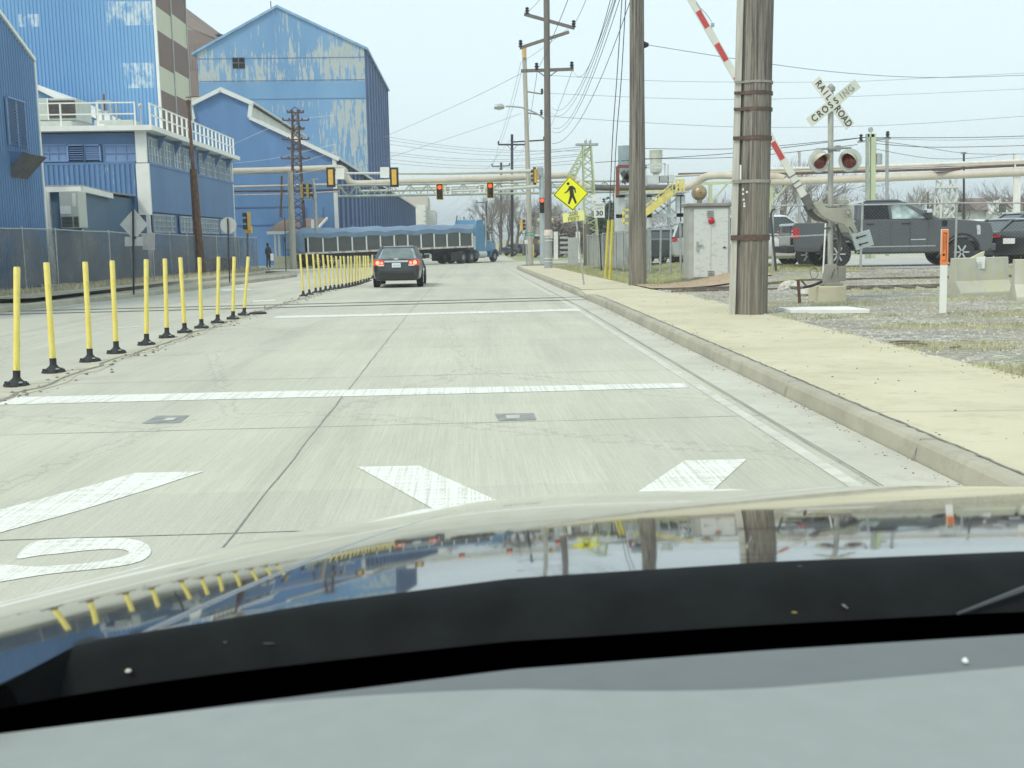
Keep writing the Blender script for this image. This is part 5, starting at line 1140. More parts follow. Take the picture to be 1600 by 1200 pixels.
# reddish apron before the cabinet
b=W(); b.grid(lambda u,v:(5.0+3.6*u,29.6+1.0*u+(3.2-.6*u)*v,rz(5.0+3.6*u,29.6+1.0*u+(3.2-.6*u)*v)+.03),[i/12 for i in range(13)],[i/10 for i in range(11)]); struct(b.build('apron_slab',M('reddish_concrete',(.42,.31,.22),.9,var=.14,scale=2,bump=.2)))
# ================= crossing signal =================
yx=22.8; S=yx/1700; gx_=P(1298.5,400,yx).x; gz0=rz(gx_,yx)
POLEM=NT('streaked_grey_pole'); g=POLEM; cc=g.ramp(g.noise(g.map(g.obj,(7,7,.8)),1.5,6,.7),[(.35,(.30,.30,.26)),(.6,(.50,.50,.45))]); POLEM=g.base(cc,.6,.2)
cs=thing('crossing_signal','railroad crossing signal with crossbuck, two red lamps and raised gate arm','crossing signal',(gx_,yx,gz0))
b=W(); a=P(1280,466,yx-.35);c=P(1323,443,yx-.35); b.box((a.x,yx-.35,gz0-.1),(c.x,yx+.4,gz0+.30)); b.build('foundation',WALK,cs,bevel=.02)
FT=gz0+.30
b=W(); b.tube([(gx_,yx,FT),P(1298,143,yx)],.058,14); b.build('pole',POLEM,cs,True)
b=W(); b.loft([[(gx_+sx*r_,yx+sy*r_*.8,z) for sx,sy in ((-1,-1),(1,-1),(1,1),(-1,1))] for z,r_ in ((FT,.22),(FT+.05,.22),(FT+.06,.16),(FT+.45,.1))]); b.cbox((gx_+.20,yx-.05,FT+.24),(.15,.2,.3)); b.cbox((gx_-.15,yx-.12,FT+.05),(.06,.06,.08)); b.build('base_flange',M('flange_grey',(.27,.26,.22),.8,var=.2),cs,bevel=.01)
b=W(); b.lathe([(.09,-.03),(.09,.05),(.05,.09),(.02,.12)],P(1298,140,yx),10); b.build('pole_cap',M('cap_grey',(.33,.33,.31),.7),cs)
# crossbuck
def blade(name,cx,cy,ang,L_,wd,dy,mat):
    c=P(cx,cy,yx)+V((0,dy,0)); b=W(); u=V((math.cos(ang),0,math.sin(ang))); v=V((-math.sin(ang),0,math.cos(ang)))
    b.prism([c+u*L_/2*i+v*wd/2*j for i,j in ((-1,-1),(1,-1),(1,1),(-1,1))],(0,.008,0)); return b.build(name,mat,cs),c,u
CBW=M('crossbuck_white',(.72,.73,.66),.5,var=.06,scale=3)
bb,c1,u1=blade('crossbuck_blade',1299.4,161.9,R(-51.7),1.22,.215,-.085,CBW); ba,c2,u2=blade('crossbuck_blade',1299.5,162,R(38),1.27,.215,-.105,M('faded_blade',(.66,.68,.58),.5,var=.06,scale=3))
def on_blade(txt,c,u,ang,s,parent,mat,size=.195,dy=-.006):
    q=parent.location+parent.parent.location; o=text(txt,'lettering',size,mat,parent,Matrix.Identity(4),.003,.001,.85)
    o.data.transform(Matrix.Translation(c+u*s+V((0,dy,0))-q)@FACE@Matrix.Rotation(ang,4,'Z'))
GL2=M('crossbuck_letters',(.06,.06,.055),.7,var=.3,scale=20); GL3=M('worn_letters',(.33,.34,.30),.7,var=.5,scale=30)
for i,ch in enumerate('RAIL'): on_blade(ch,c1,u1,R(-51.7),-.50+.118*i,bb,GL2)
for i,ch in enumerate('ROAD'): on_blade(ch,c1,u1,R(-51.7),.155+.125*i,bb,GL2)
for i,ch in enumerate('CROSSING'): on_blade(ch,c2,u2,R(38),-.49+.14*i-(.03 if i>5 else 0),ba,GL2 if i<5 else GL3)
# lamps
b=W(); b.tube([P(1276,233,yx-.06),P(1330,231,yx-.06)],.022,8); b.tube([P(1294,233,yx-.06),P(1311,232,yx-.06)],.05,8); b.cbox(P(1309,232,yx-.06),(.09,.1,.12)); b.build('lamp_bar',M('lamp_bar_grey',(.3,.31,.3),.6,.2),cs,True)
DISC=M('lamp_disc',(.50,.55,.51),.55,var=.12,scale=5); RL=M('dark_red_lens',(.16,.018,.02),.15,var=.2,spec=.8); HOOD=M('lamp_hood_cream',(.62,.58,.46),.6,var=.08)
for px,py,yw,l in ((1279.5,251.5,-.25,'l'),(1328,250.5,.74,'r')):
    c=P(px,py,yx-.14); ax=V((math.sin(yw),1,.0)).normalized(); b=W(); b.lathe([(.02,.03),(.235,.03),(.24,.0),(.235,-.012),(.14,-.016)],c,30,ax); d=b.build('lamp_disc',DISC,cs,True)
    c2_=c-ax*.03; b=W(); b.lathe([(.005,-.05),(.09,-.04),(.15,-.005),(.15,.01)],c2_+V((0,0,-.01)),24,ax); b.build('lens',RL,d,True)
    b=W(); u,w_=frame(ax); 
    if w_.z<0: w_=-w_
    rt=w_.cross(ax); n=16; r1=[];r2=[];r3=[]
    for i in range(n+1):
        a=math.pi*(-.12+1.24*i/n); e=.28*math.sin(max(0,min(math.pi,a)))**.7+.03
        r1.append(c-ax*.02+rt*math.cos(a)*.155+V((0,0,1))*math.sin(a)*.155); r2.append(c-ax*(.02+e)+rt*math.cos(a)*.15+V((0,0,1))*(math.sin(a)*.15-.02)); 
    b.loft([r1,r2],cap=False,closed=False); ho=b.build('hood',HOOD,d,True); so_=ho.modifiers.new('s','SOLIDIFY'); so_.thickness=.006
# gate mechanism (outline seen from the road, given real thickness)
def mp(pts,dy,th,mat,name,bev=.008):
    b=W(); b.prism([P(1240+x/6,280+y/6,yx)+V((0,dy,0)) for x,y in pts],(0,th,0)); return b.build(name,mat,cs,bevel=bev)
OLV=M('olive_grey_casting',(.36,.355,.29),.65,var=.12,scale=5); DKG=M('dark_grey_casting',(.13,.13,.12),.75,var=.2)
mech=[(150,230),(225,195),(265,265),(300,272),(480,270),(505,295),(515,340),(520,385),(555,470),(565,492),(500,540),(480,480),(440,430),(385,408),(330,398),(265,370),(225,335),(195,300)]
ga=mp(mech,-.24,.05,OLV,'gate_arm_casting')
mp([(95,250),(150,225),(180,300),(225,345),(320,402),(330,412),(200,385),(140,330)],-.02,.1,DKG,'rear_casting')
mp([(415,480),(455,490),(500,560),(508,640),(450,615)],.10,.06,DKG,'rear_weight_arm')
b=W(); c=P(1240+467/6,280+318/6,yx)+V((0,-.245,0)); b.lathe([(.0,-.05),(.035,-.045),(.04,0)],c,10,(0,1,0)); 
for k in range(8): a=k*math.pi/4; b.lathe([(.013,-.02),(.013,0)],c+V((math.cos(a)*.085,0,math.sin(a)*.085)),6,(0,1,0))
b.build('hub_bolts',GALV,ga)
mp([(496,522),(665,473),(706,614),(543,668)],-.30,.055,M('counterweight_grey',(.42,.47,.46),.6,var=.06),'counterweight')
for x0,y0,x1,y1 in ((548,548,632,524),(575,612,648,590)):
    b=W(); b.beam(P(1240+x0/6,280+y0/6,yx)+V((0,-.305,0)),P(1240+x1/6,280+y1/6,yx)+V((0,-.305,0)),.01,.022); c=P(1240+x0/6,280+y0/6,yx)+V((0,-.305,0)); b.lathe([(.025,-.015),(.025,0)],c,8,(0,1,0)); b.build('slot_bolt',BLK,cs)
b=W(); b.beam(P(1240+485/6,280+448/6,yx)+V((0,-.245,0)),P(1240+520/6,280+500/6,yx)+V((0,-.245,0)),.01,.02); b.build('slot',BLK,ga)
b=W(); a=P(1240+492/6,280+500/6,yx+.1);c=P(1240+565/6,280+236/6,yx+.1); b.box((a.x-.15,yx+.05,a.z),(c.x,yx+.35,c.z)); b.build('motor_box',M('motor_box_tan',(.50,.49,.41),.6,var=.08),cs,bevel=.02)
b=W(); b.lathe([(.12,0),(.11,.07),(.02,.09)],P(1316,318,yx+.05),12); b.build('motor_cap',OLV,cs,True)
b=W(); b.cbox(P(1299,325,yx),(.2,.2,.05)); b.cbox(P(1291,357,yx),(.14,.14,.04)); b.build('clamp',DKG,cs)
b=W(); b.tube(curve([P(1300,350,yx-.02),P(1308,372,yx-.05),P(1310,400,yx),P(1302,425,yx-.1),P(1297,440,yx-.1)]),.016,6); b.tube(curve([P(1307,350,yx),P(1313,375,yx),P(1309,405,yx)]),.03,6); b.build('conduit',DKG,cs,True)
# gate arm
ga0=P(1262,318,yx-.12); ga1=P(1046,-60,yx-.12); d=(ga1-ga0)
b=W(); b.beam(P(1268,325,yx-.12),P(1257,306,yx-.12),.1,.17); b.build('arm_clamp',DKG,cs)
gw=b=W(); b.beam(P(1258,309,yx-.12),ga1,.03,.145); arm_=b.build('gate_arm',M('gate_arm_white',(.66,.67,.60),.55,var=.07,scale=5),cs)
for y0,y1 in ((222,249),(171,197),(120,146),(68.5,95),(17.5,43),(-34,-8)):
    f=lambda y:P(1262-(318-y)*.5714,y,yx-.12); b=W(); q0=f(y1);q1=f(y0); b.beam(q0,q1,.038,.11); b.build('red_stripe',M('gate_red',(.50,.07,.07),.55,var=.1,scale=9),arm_)
for y in (285,292,275): b=W(); q=P(1262-(318-y)*.5714,y,yx-.12); dd=d.normalized()*.01; b.beam(q-dd,q+dd,.045,.17); b.build('arm_band',DKG,arm_)
b=W(); b.tube(curve([P(1088,3,yx-.16),P(1094,12,yx-.16),P(1102,20,yx-.16),P(1112,34,yx-.16)]),.008,4); b.cbox(P(1113.5,39,yx-.16),(.06,.04,.08)); b.build('arm_light',GALV,arm_)
# cable loop, stake, white stick
b=W(); c=P(1272,427,yx-.3); r=.085; b.tube([c+V((math.cos(a)*r,.03*math.sin(3*a),math.sin(a)*r*1.3)) for a in [k*math.pi/8 for k in range(17)]],.006,4,False); b.tube(curve([P(1284,440,yx-.2),P(1270,446,yx-.3),P(1256,449,yx-.4)]),.03,6); tag(b.build('cable_loop',BLK,None),'loose dark cable loop on the ground left of the crossing signal','cable')
b=W(); q=P(1250,466,yx-1.0); b.beam((q.x,q.y,rz(q.x,q.y)-.05),P(1247,437,yx-1.0),.05,.05); b.beam(P(1252,438,yx-1.0),P(1259,446,yx-1.0),.03,.03); tag(b.build('ground_stake',RUST,None),'short rusty stake in the gravel left of the concrete block','stake')
b=W(); b.tube([P(1286,427,26),P(1290,349,26)],.02,6); tag(b.build('marker_rod',WHT,None),'thin white rod standing behind the crossing signal pole','rod')
# ================= orange-topped marker =================
ym_=18.2; q=G(1473,487,.16); q.y=ym_; q.z=rz(8,ym_)-.05; t=thing('utility_marker','white flat marker post with an orange top panel, standing in the gravel','marker post',(P(1473,487,ym_).x,ym_,q.z))
a=P(1473,487,ym_); a.z=q.z; c=P(1475.5,358,ym_); b=W(); b.beam(a,c,.02,.112); pst=b.build('post',WHT,t)
# beam() h is vertical-ish for steep beams: use explicit prism for the orange face
b=W(); 
def mk(x0,y0,x1,y1,x2,y2,x3,y3,dy,th,m,n,par=t): b=W(); b.prism([P(*k,ym_)+V((0,dy,0)) for k in ((x0,y0),(x1,y1),(x2,y2),(x3,y3))],(0,th,0)); return b.build(n,m,par)
bpy.data.objects.remove(pst)
pst=mk(1468,489,1478.5,489,1482,358,1471,358,0,.02,WHT,'post')
op=mk(1469.5,413.5,1481,413.8,1482.5,359,1471.5,358.8,-.006,.032,M('orange_sticker',(.80,.24,.07),.5,var=.06),'orange_panel')
for xx,y0,y1,wd in ((1478.7,366,406,1.1),(1476.4,368,390,.9),(1474.2,366,392,.9)):
    b=W(); rr=random.Random(int(xx)); y=y0
    while y<y1:
        h=rr.uniform(.7,2.2); k=(y-y0)*-.02; b.box(*[(lambda p,q:((min(p.x,q.x),ym_-.010,min(p.z,q.z)),(max(p.x,q.x),ym_-.0065,max(p.z,q.z))))(P(xx+k-wd/2,y+h,ym_),P(xx+k+wd/2,y,ym_))][0]); y+=h+.8
    b.build('print_line',LET,op)
b=W(); b.lathe([(.022,0),(.022,.004)],P(1474.2,398,ym_)+V((0,-.011,0)),12,(0,1,0)); b.build('print_symbol',LET,op)
mk(1473.5,363.5,1480,363.7,1480.1,365,1473.6,364.8,-.010,.003,LET,'print_line',op); mk(1472.5,407,1479,407.2,1479,408,1472.5,407.8,-.010,.003,LET,'print_line',op)
b=W(); q=P(1476,349,ym_+.02); b.cbox(q,(.085,.02,.10)); t2=b.build('number_tag',LET,t)
# ================= concrete barriers =================
def jm():
    g=NT('mossy_concrete'); p=g.obj; s=g.noise(g.map(p,(3,3,1.2)),1.5,7,.75)
    c=g.ramp(g.noise(p,2,5),[(.3,(.42,.42,.35)),(.7,(.54,.53,.45))]); c=g.mix(g.ramp(s,[(.47,0.),(.6,.75)]),c,(.50,.50,.30)); c=g.mix(g.ramp(g.noise(g.map(p,(6,6,1.5)),2,6,.7),[(.62,0.),(.7,.5)]),c,(.2,.2,.17)); g.bump(s,.3,.02); return g.base(c,.9)
JM=jm(); prof=[(-.30,0),(-.30,.09),(-.12,.34),(-.08,.84),(.08,.84),(.12,.34),(.30,.09),(.30,0)]
def jersey(label,x0,y0,x1,y1):
    a=V((x0,y0,rz(x0,y0)-.03));c=V((x1,y1,rz(x1,y1)-.03)); d=(c-a); d.z=0; d.normalize(); nr=V((-d.y,d.x,0)); t=thing('concrete_barrier',label,'concrete barrier',(a+c)/2,0,'mossy concrete barriers')
    b=W(); b.loft([[q+nr*u+V((0,0,v)) for u,v in prof] for q in (a,a.lerp(c,.5),c)]); b.build('body',JM,t,bevel=.015); return t,a,c,nr
x=P(1484,455,23.6).x; t,a,c,nr=jersey('mossy concrete barrier, left one, with a pale notice hung over its top',x,23.5,x+1.38,23.9)
b=W(); q=a.lerp(c,.44); b.prism([q-nr*.10+V((-.10,0,.60)),q-nr*.10+V((.11,0,.60)),q-nr*.095+V((.12,0,.87)),q-nr*.095+V((-.07,0,.85))],-nr*.01); nb_=b.build('notice_paper',WHT,t)
b=W(); b.loft([[q+V((-.1,0,.83)),q+V((.16,0,.87)),q+V((.16,.18,.85)),q+V((-.08,.18,.83))],[q+V((.02,0,.9)),q+V((.18,0,.98)),q+V((.16,.12,.96)),q+V((.04,.12,.9))]]); b.build('cloth',M('tan_cloth',(.6,.55,.4),.9),t)
for k in (.72,.68,.64): b=W(); b.box((q.x-.05,q.y-.124,q.z+k),(q.x+.07,q.y-.121,q.z+k+.012)); b.build('print_line',GALV,nb_)
x=P(1576,470,21.8).x; jersey('mossy concrete barrier, right one, cut off by the photo edge',x+.02,21.7,x+2.6,21.2)
b=W(); a=P(1589,470,21.7); b.cbox((a.x-.1,21.5,a.z+.06),(.4,.5,.1)) if 0 else None
# slab, stones, branches
b=W(); b.face([(x,y,rz(x,y)+.035) for x,y in ((5.75,19.15),(7.05,18.95),(7.1,19.5),(5.7,19.75))]); o=b; b2=W(); b2.prism([(5.72,19.15,rz(6,19)-.02),(7.06,18.9,rz(6,19)-.02),(6.95,19.75,rz(6,19)-.02),(5.72,19.95,rz(6,19)-.02)],(0,0,.08)); tag(b2.build('concrete_slab',M('white_slab',(.72,.72,.68),.8,var=.06),None,bevel=.01),'flat pale concrete slab in the gravel right of the thick pole','slab')
rs=random.Random(11); ST=[M('pale_stone',(.50,.475,.41),.9,var=.25,scale=12),M('grey_stone',(.30,.29,.27),.9,var=.3,scale=12)]
def stone(b,x,y,s,seed):
    r=random.Random(seed); z=rz(x,y)+noisy(x,y,.035); 
    b.loft([[(x+math.cos(a)*s*q*r.uniform(.7,1.2),y+math.sin(a)*s*q*r.uniform(.7,1.2),z+h*s*.7) for a in [k*math.pi/3 for k in range(6)]] for q,h in ((1,-.2),(1.05,.25),(.7,.75),(.2,.9))])
for i,(px,py,s) in enumerate(((1236,449,.30),(1262,462,.26),(1225,447,.16),(1280,462,.18))):
    q=GR(px,py); b=W(); stone(b,q.x,q.y,s,i); tag(b.build('stone',ST[0],None),'pale stone beside the concrete block, %s'%('largest, farther left','flat one in front','small one at the far left','small one touching the block')[i],'stone','stones near the crossing block')
gb=[W(),W()]
for i in range(5200):
    y=rs.uniform(6.5,31); xm=5.15+(rs.random()**1.3)*12*(y/31); s=rs.uniform(.008,.028)*(1+.2*(y>15)); bb=gb[rs.random()<.5]
    z=rz(xm,y)+noisy(xm,y,.035)-.012; i0=len(bb.v); h=s*rs.uniform(.5,1)
    bb.v+=[V((xm+s*rs.uniform(.6,1.2)*cx,y+s*rs.uniform(.6,1.2)*cy,z)) for cx,cy in ((1,0),(0,1),(-1,0),(0,-1))]+[V((xm+rs.uniform(-.3,.3)*s,y+rs.uniform(-.3,.3)*s,z+h))]
    bb.f+=[(i0,i0+1,i0+4),(i0+1,i0+2,i0+4),(i0+2,i0+3,i0+4),(i0+3,i0,i0+4)]
for k in (0,1): tag(gb[k].build('loose_gravel',ST[k],None,recalc=False),None,None,None,'stuff')
# grass tufts
def gpatch(n,fx,mats,hmin,hmax,name,seed):
    r=random.Random(seed); b=W()
    for i in range(n):
        x,y,z=fx(r); h=r.uniform(hmin,hmax); a=r.uniform(0,6.28); wv=h*.12; lx,ly=r.uniform(-.5,.5)*h,r.uniform(-.5,.5)*h; i0=len(b.v)
        b.v+=[V((x-math.cos(a)*wv,y-math.sin(a)*wv,z)),V((x+math.cos(a)*wv,y+math.sin(a)*wv,z)),V((x+lx,y+ly,z+h))]; b.f.append((i0,i0+1,i0+2))
    return tag(b.build(name,mats,None,recalc=False),None,None,None,'stuff')
def fx1(r):
    y=31+r.random()**1.2*34; x=r.uniform(5.0,11.5) if y<52 else r.uniform(5,9); return x,y,rz(x,y)-.01
def fx2(r):
    while 1:
        y=r.uniform(8,33); x=5.2+r.random()*(y*.52-2); 
        if noise.noise(V((x*.35+3,y*.8,7)))>.12: return x,y,rz(x,y)-.01
GB=M('grass_blade',(.30,.34,.12),.8,var=.35,scale=2,c2=(.42,.42,.22)); GD=M('dry_grass_blade',(.50,.46,.30),.9,var=.2,scale=2)
gpatch(26000,fx1,GB,.03,.10,'verge_tufts',1); gpatch(16000,fx1,GD,.03,.09,'dry_tufts',2); gpatch(15000,fx2,GB,.02,.06,'verge_tufts',3); gpatch(12000,fx2,GD,.02,.07,'dry_tufts',4)
def fx3(r):
    y=r.uniform(24,68); x=(-14.3+.02*(y-24))+r.uniform(-.3,1.6)*1.0; return x,y,gz(y)+.25
gpatch(7000,fx3,GD,.04,.2,'dry_tufts',5)
for pts,l in ((((1390,538),(1410,536.5),(1436,537)),'longest'),(((1400,541),(1425,539),(1448,541.5)),'nearer'),(((1484,547),(1500,545)),'farther right, short')):
    b=W(); q=[GR(*p)+V((0,0,.03)) for p in pts]; b.tube(curve(q,4),[.012]*(4*(len(q)-1)+1),4); tag(b.build('fallen_twig',M('twig_brown',(.22,.19,.14),.9),None),'thin fallen twig at the sidewalk edge on the gravel, %s'%l,'twig')
# ================= right chain-link fence =================
fl_=[(P(1600+60,400,30.6).x,30.4),(P(1493,400,31).x,31),(P(1345,400,31.4).x,31.4),(P(1208,400,31.8).x,31.8)]
fence_line('chain_link_fence','see-through chain-link fence with pale top rail in front of the grey pickup',fl_,1.86,False,mesh=.075,post_step=2.95,postr=.034,g=rz)
b=W(); b.beam(V((fl_[3][0],31.8,rz(fl_[3][0],31.8)+.95)),V((P(1296,371,31.6).x,31.6,rz(10,31.6)+1.0)),.04,.04); tag(b.build('fence_rail',GALV,None),'pale middle rail of the chain-link fence left of the crossing signal','rail')
x=P(1209,400,31.2).x; b=W(); b.tube([P(1213,427,31.2),P(1204,335,31.2),P(1207,328,31.2),P(1211,327,31.2)],.035,6); tag(b.build('bent_pipe',M('dark_pipe_black',(.06,.06,.055),.7),None,True),'dark pipe with a bent top at the left end of the chain-link fence','pipe')
SCR2=NT('light_wind_screen'); g=SCR2; g.base(g.ramp(g.noise(g.obj,.8,5),[(.3,(.30,.32,.32)),(.7,(.42,.43,.42))]),.85); g.b.inputs['Alpha'].default_value=.48; SCR2=SCR2.m
gl=lambda x,y:rz(max(x,5.2),y)
fence_line('lot_fence','bare wire fence of the car park just left of the control cabinet',[(P(1082,400,36).x,36),(P(1010,400,42).x,41)],1.75,True,mesh=.16,post_step=1.2,postr=.04,g=gl)
fence_line('screened_lot_fence','grey screened fence between the dark wooden pole and the speed limit sign',[(P(1008,400,42).x,41.2),(P(925,400,56).x,58)],1.75,True,post_step=1.8,postr=.035,g=gl,mat=SCR2,gap=.15)
# ================= vehicles =================
PB=lambda n,c,met=.3: M(n,c,.28,met,var=.04,scale=2,coat=1)
def wheel(parent,c,r,w_,rim=.62,axis='x',name='wheel',spokes=6):
    """c centre, axle along local x or y"""
    ax=(1,0,0) if axis=='x' else (0,1,0)
    b=Lc(); b.lathe([(r*.62,-w_/2),(r*.93,-w_/2),(r,-w_*.34),(r,w_*.34),(r*.93,w_/2),(r*.62,w_/2)],c,26,ax); wo=b.build(name,TYRE,parent,True)
    b=Lc(); u,v=frame(ax); cc=V(c); A=V(ax)
    for s in (-1,1):
        b.lathe([(r*rim,s*w_*.46),(r*rim*.93,s*w_*.30)],c,20,ax,False)
        for k in range(spokes):
            a=2*math.pi*k/spokes; d=u*math.cos(a)+v*math.sin(a); b.beam(cc+A*s*w_*.42+d*r*.1,cc+A*s*w_*.42+d*r*rim,r*.24,r*.10)
        b.lathe([(r*.14,s*w_*.47),(.001,s*w_*.48)],c,10,ax,False)
    b.build('rim',ALU,wo); 
    b=Lc(); b.lathe([(r*.6,-w_*.12),(r*.6,w_*.12)],c,16,ax); b.build('hub_back',BLK,wo); return wo
def panel(parent,name,pts,mat,th=(0,-.01,0),bev=0): b=Lc(); b.prism(pts,th); return b.build(name,mat,parent,bevel=bev)
# generic car, rear bumper at y=0, facing +Y
def small_car(name,label,L_,hw,prof,glass,belt,roof,paint,wx,wr,loc,rz_,cat='car',hatch=False,tail=None,group=None,extras=None,plate=True):
    t=thing(name,label,cat,loc,rz_,group)
    # lower body: cross sections along y
    b=Lc(); rings=[]
    for y,f,zt,zb in prof:
        h=hw*f; zm=zb+(zt-zb)*.55
        rings.append([(-h*.86,y,zb),(-h*.97,y,zb+.10),(-h,y,zm-.05),(-h*.985,y,zm+.08),(-h*.93,y,zt-.05),(-h*.80,y,zt),(-h*.4,y,zt+.025),(0,y,zt+.035),(h*.4,y,zt+.025),(h*.80,y,zt),(h*.93,y,zt-.05),(h*.985,y,zm+.08),(h,y,zm-.05),(h*.97,y,zb+.10),(h*.86,y,zb)])
    b.loft(rings); b.build('body',paint,t,True,bevel=0)
    # greenhouse: glass block with painted roof and pillars
    (y0,y1,y2,y3)=glass      # belt rear, roof rear, roof front, belt front
    hb,hr=hw*.86,hw*.66
    def gp(y,z): k=(z-belt)/(roof-belt); return hb+(hr-hb)*k
    ring=[(y0,belt),(y1,roof-.05),(y2,roof-.05),(y3,belt)]
    b=Lc(); b.loft([[(-gp(y,z)+.0,y,z) for y,z in ring],[(gp(y,z),y,z) for y,z in ring]]); b.build('windows',GLASS if not extras or 'glass' not in extras else extras['glass'],t,bevel=.02)
    b=Lc(); b.loft([[(-hr*1.03,y1-.06,roof-.06),(hr*1.03,y1-.06,roof-.06),(hr*1.03,y2+.06,roof-.06),(-hr*1.03,y2+.06,roof-.06)],[(-hr*.98,y1-.02,roof-.02),(hr*.98,y1-.02,roof-.02),(hr*.98,y2,roof-.02),(-hr*.98,y2,roof-.02)],[(-hr*.8,y1+.15,roof+.01),(hr*.8,y1+.15,roof+.01),(hr*.8,y2-.15,roof+.01),(-hr*.8,y2-.15,roof+.01)]]); b.build('roof',paint,t,True)
    b=Lc(); 
    for s in (-1,1):
        for ya,yb,w_ in ((y0,y1,.10),(y3,y2,.07)): b.beam((s*hb*1.0,ya,belt-.03),(s*hr*1.0,yb,roof-.04),w_,w_*.8)
        ym=(y1+y2)/2; b.beam((s*hb*1.0,ym,belt-.02),(s*hr*1.01,ym,roof-.04),.07,.03)
        b.beam((s*hb*1.0,y0,belt-.01),(s*hb*1.0,y3,belt-.01),.04,.05)
    b.build('pillar',paint,t)
    for y in wx:
        for s in (-1,1):
            b=Lc(); b.lathe([(wr*1.14,0),(wr*1.14,s*.02)],(s*hw*.975,y,wr),22,(1,0,0)); b.build('wheel_arch',BLK,t)
            wheel(t,(s*(hw-.10),y,wr),wr,.22)
    for s in (-1,1):
        b=Lc(); b.cbox((s*(hw+.08),y3-.25,belt+.06),(.2,.12,.15)); b.build('mirror',paint,t,bevel=.03)
    return t
def lights(t,hw,y,z,w_,h,m,inset=.1,name='tail_light',th=.04,wrap=.18):
    for s in (-1,1):
        b=Lc(); x0=s*(hw-inset-w_);x1=s*(hw-inset);x2=s*(hw-.015)
        b.prism([(x0,y-.01,z+h*.1),(x1,y-.01,z),(x2,y+wrap,z+.02),(x2,y+wrap,z+h),(x1,y-.01,z+h),(x0,y-.01,z+h*.85)],(0,-th+.0,0)); b.build(name,m,t,bevel=.01)
BRK=M('brake_red',(.85,.06,.03),.3,emit=.2,var=.0); BRKC=M('brake_core',(1,.45,.25),.3,emit=.6,var=.0); TLR=M('tail_red',(.42,.03,.035),.25,var=.1); 
DKP=PB('charcoal_paint',(.030,.034,.036)); SILV_P=PB('silver_paint',(.52,.54,.54),.5); WHP=PB('white_car_paint',(.74,.75,.73),0); GRP=PB('grey_pickup_paint',(.078,.083,.088),.3); DBP=PB('dark_blue_grey_paint',(.06,.075,.085),.35)
# --- sedan ahead
sy=38.9; q=G(624,451); scx=P(620.5,451,sy).x
sedan=small_car('sedan','dark sedan stopped ahead in our lane with its brake lights on',4.55,.885,[(0,.80,.88,.32),(.06,.90,1.00,.27),(.35,.97,1.04,.24),(.9,1.0,1.03,.22),(1.6,1.0,.98,.2),(3.3,1.0,.95,.2),(4.1,.95,.85,.22),(4.45,.82,.72,.28)],(.42,1.15,2.5,3.5),.99,1.46,DKP,(.95,3.6),.33,(scx,sy,gz(sy)),0,'car',extras={'glass':PALEG})
b=Lc(); b.prism([(-.60,.34,1.02),(.60,.34,1.02),(.49,.90,1.385),(-.49,.90,1.385)],(0,-.012,.01)); b.build('rear_window',M('reflective_rear_glass',(.13,.17,.165),.12,.0,var=.25,scale=3,spec=1),sedan)
for s in (-1,1):
    b=Lc(); b.prism([(s*.42,-.035,.82),(s*.62,-.02,.78),(s*.80,.10,.80),(s*.82,.16,.97),(s*.72,.05,1.0),(s*.45,-.035,.96)],(0,-.03,0)); tl_=b.build('tail_light',BRK,sedan,bevel=.01)
    b=Lc(); b.lathe([(.075,0),(.06,-.02),(.001,-.025)],(s*.66,-.03,.885),16,(0,1,0)); b.build('lamp_core',BRKC,tl_,True)
    b=Lc(); b.lathe([(.045,0),(.035,-.015),(.001,-.02)],(s*.51,-.062,.88),14,(0,1,0)); b.build('lamp_core',BRKC,tl_,True)
    b=Lc(); b.cbox((s*.53,-.06,.795),(.2,.012,.04)); b.build('reverse_light',WHT,tl_)
b=Lc(); b.cbox((0,-.045,.93),(.86,.025,.065)); b.build('chrome_strip',CHROME,sedan,bevel=.01)
b=Lc(); b.prism([(-.10,-.05,1.01),(-.09,-.05,1.035),(-.035,-.05,1.035),(-.035,-.05,1.05),(.045,-.05,1.05),(.045,-.05,1.035),(.1,-.05,1.035),(.09,-.05,1.01),(.035,-.05,1.01),(.035,-.05,.995),(-.045,-.05,.995),(-.045,-.05,1.01)],(0,-.02,0)); b.build('emblem',CHROME,sedan)
b=Lc(); b.cbox((0,-.035,.80),(.31,.02,.155)); pl=b.build('number_plate',M('plate_white',(.75,.80,.82),.4,var=.02),sedan); 
for x in (-.09,-.055,-.02,.03,.065,.10): b=Lc(); b.cbox((x,-.047,.79),(.018,.004,.06)); b.build('plate_character',M('plate_blue_grey',(.30,.36,.42),.6),pl)
b=Lc(); b.cbox((0,.30,1.045),(.28,.05,.035)); b.build('third_brake_light',BRK,sedan)
b=Lc(); b.tube([(0,1.15,1.46),(0,.98,1.66)],.012,5); b.build('antenna',BLK,sedan)
b=Lc(); b.prism([(-.66,-.03,.30),(.66,-.03,.30),(.62,-.03,.50),(-.62,-.03,.50)],(0,-.02,0)); b.build('lower_bumper',M('bumper_dark',(.022,.023,.024),.6),sedan,bevel=.01)
b=Lc(); b.prism([(-.50,-.028,.60),(.50,-.028,.60),(.48,-.028,.612),(-.48,-.028,.612)],(0,-.02,0)); b.build('bumper_crease',GRP,sedan)
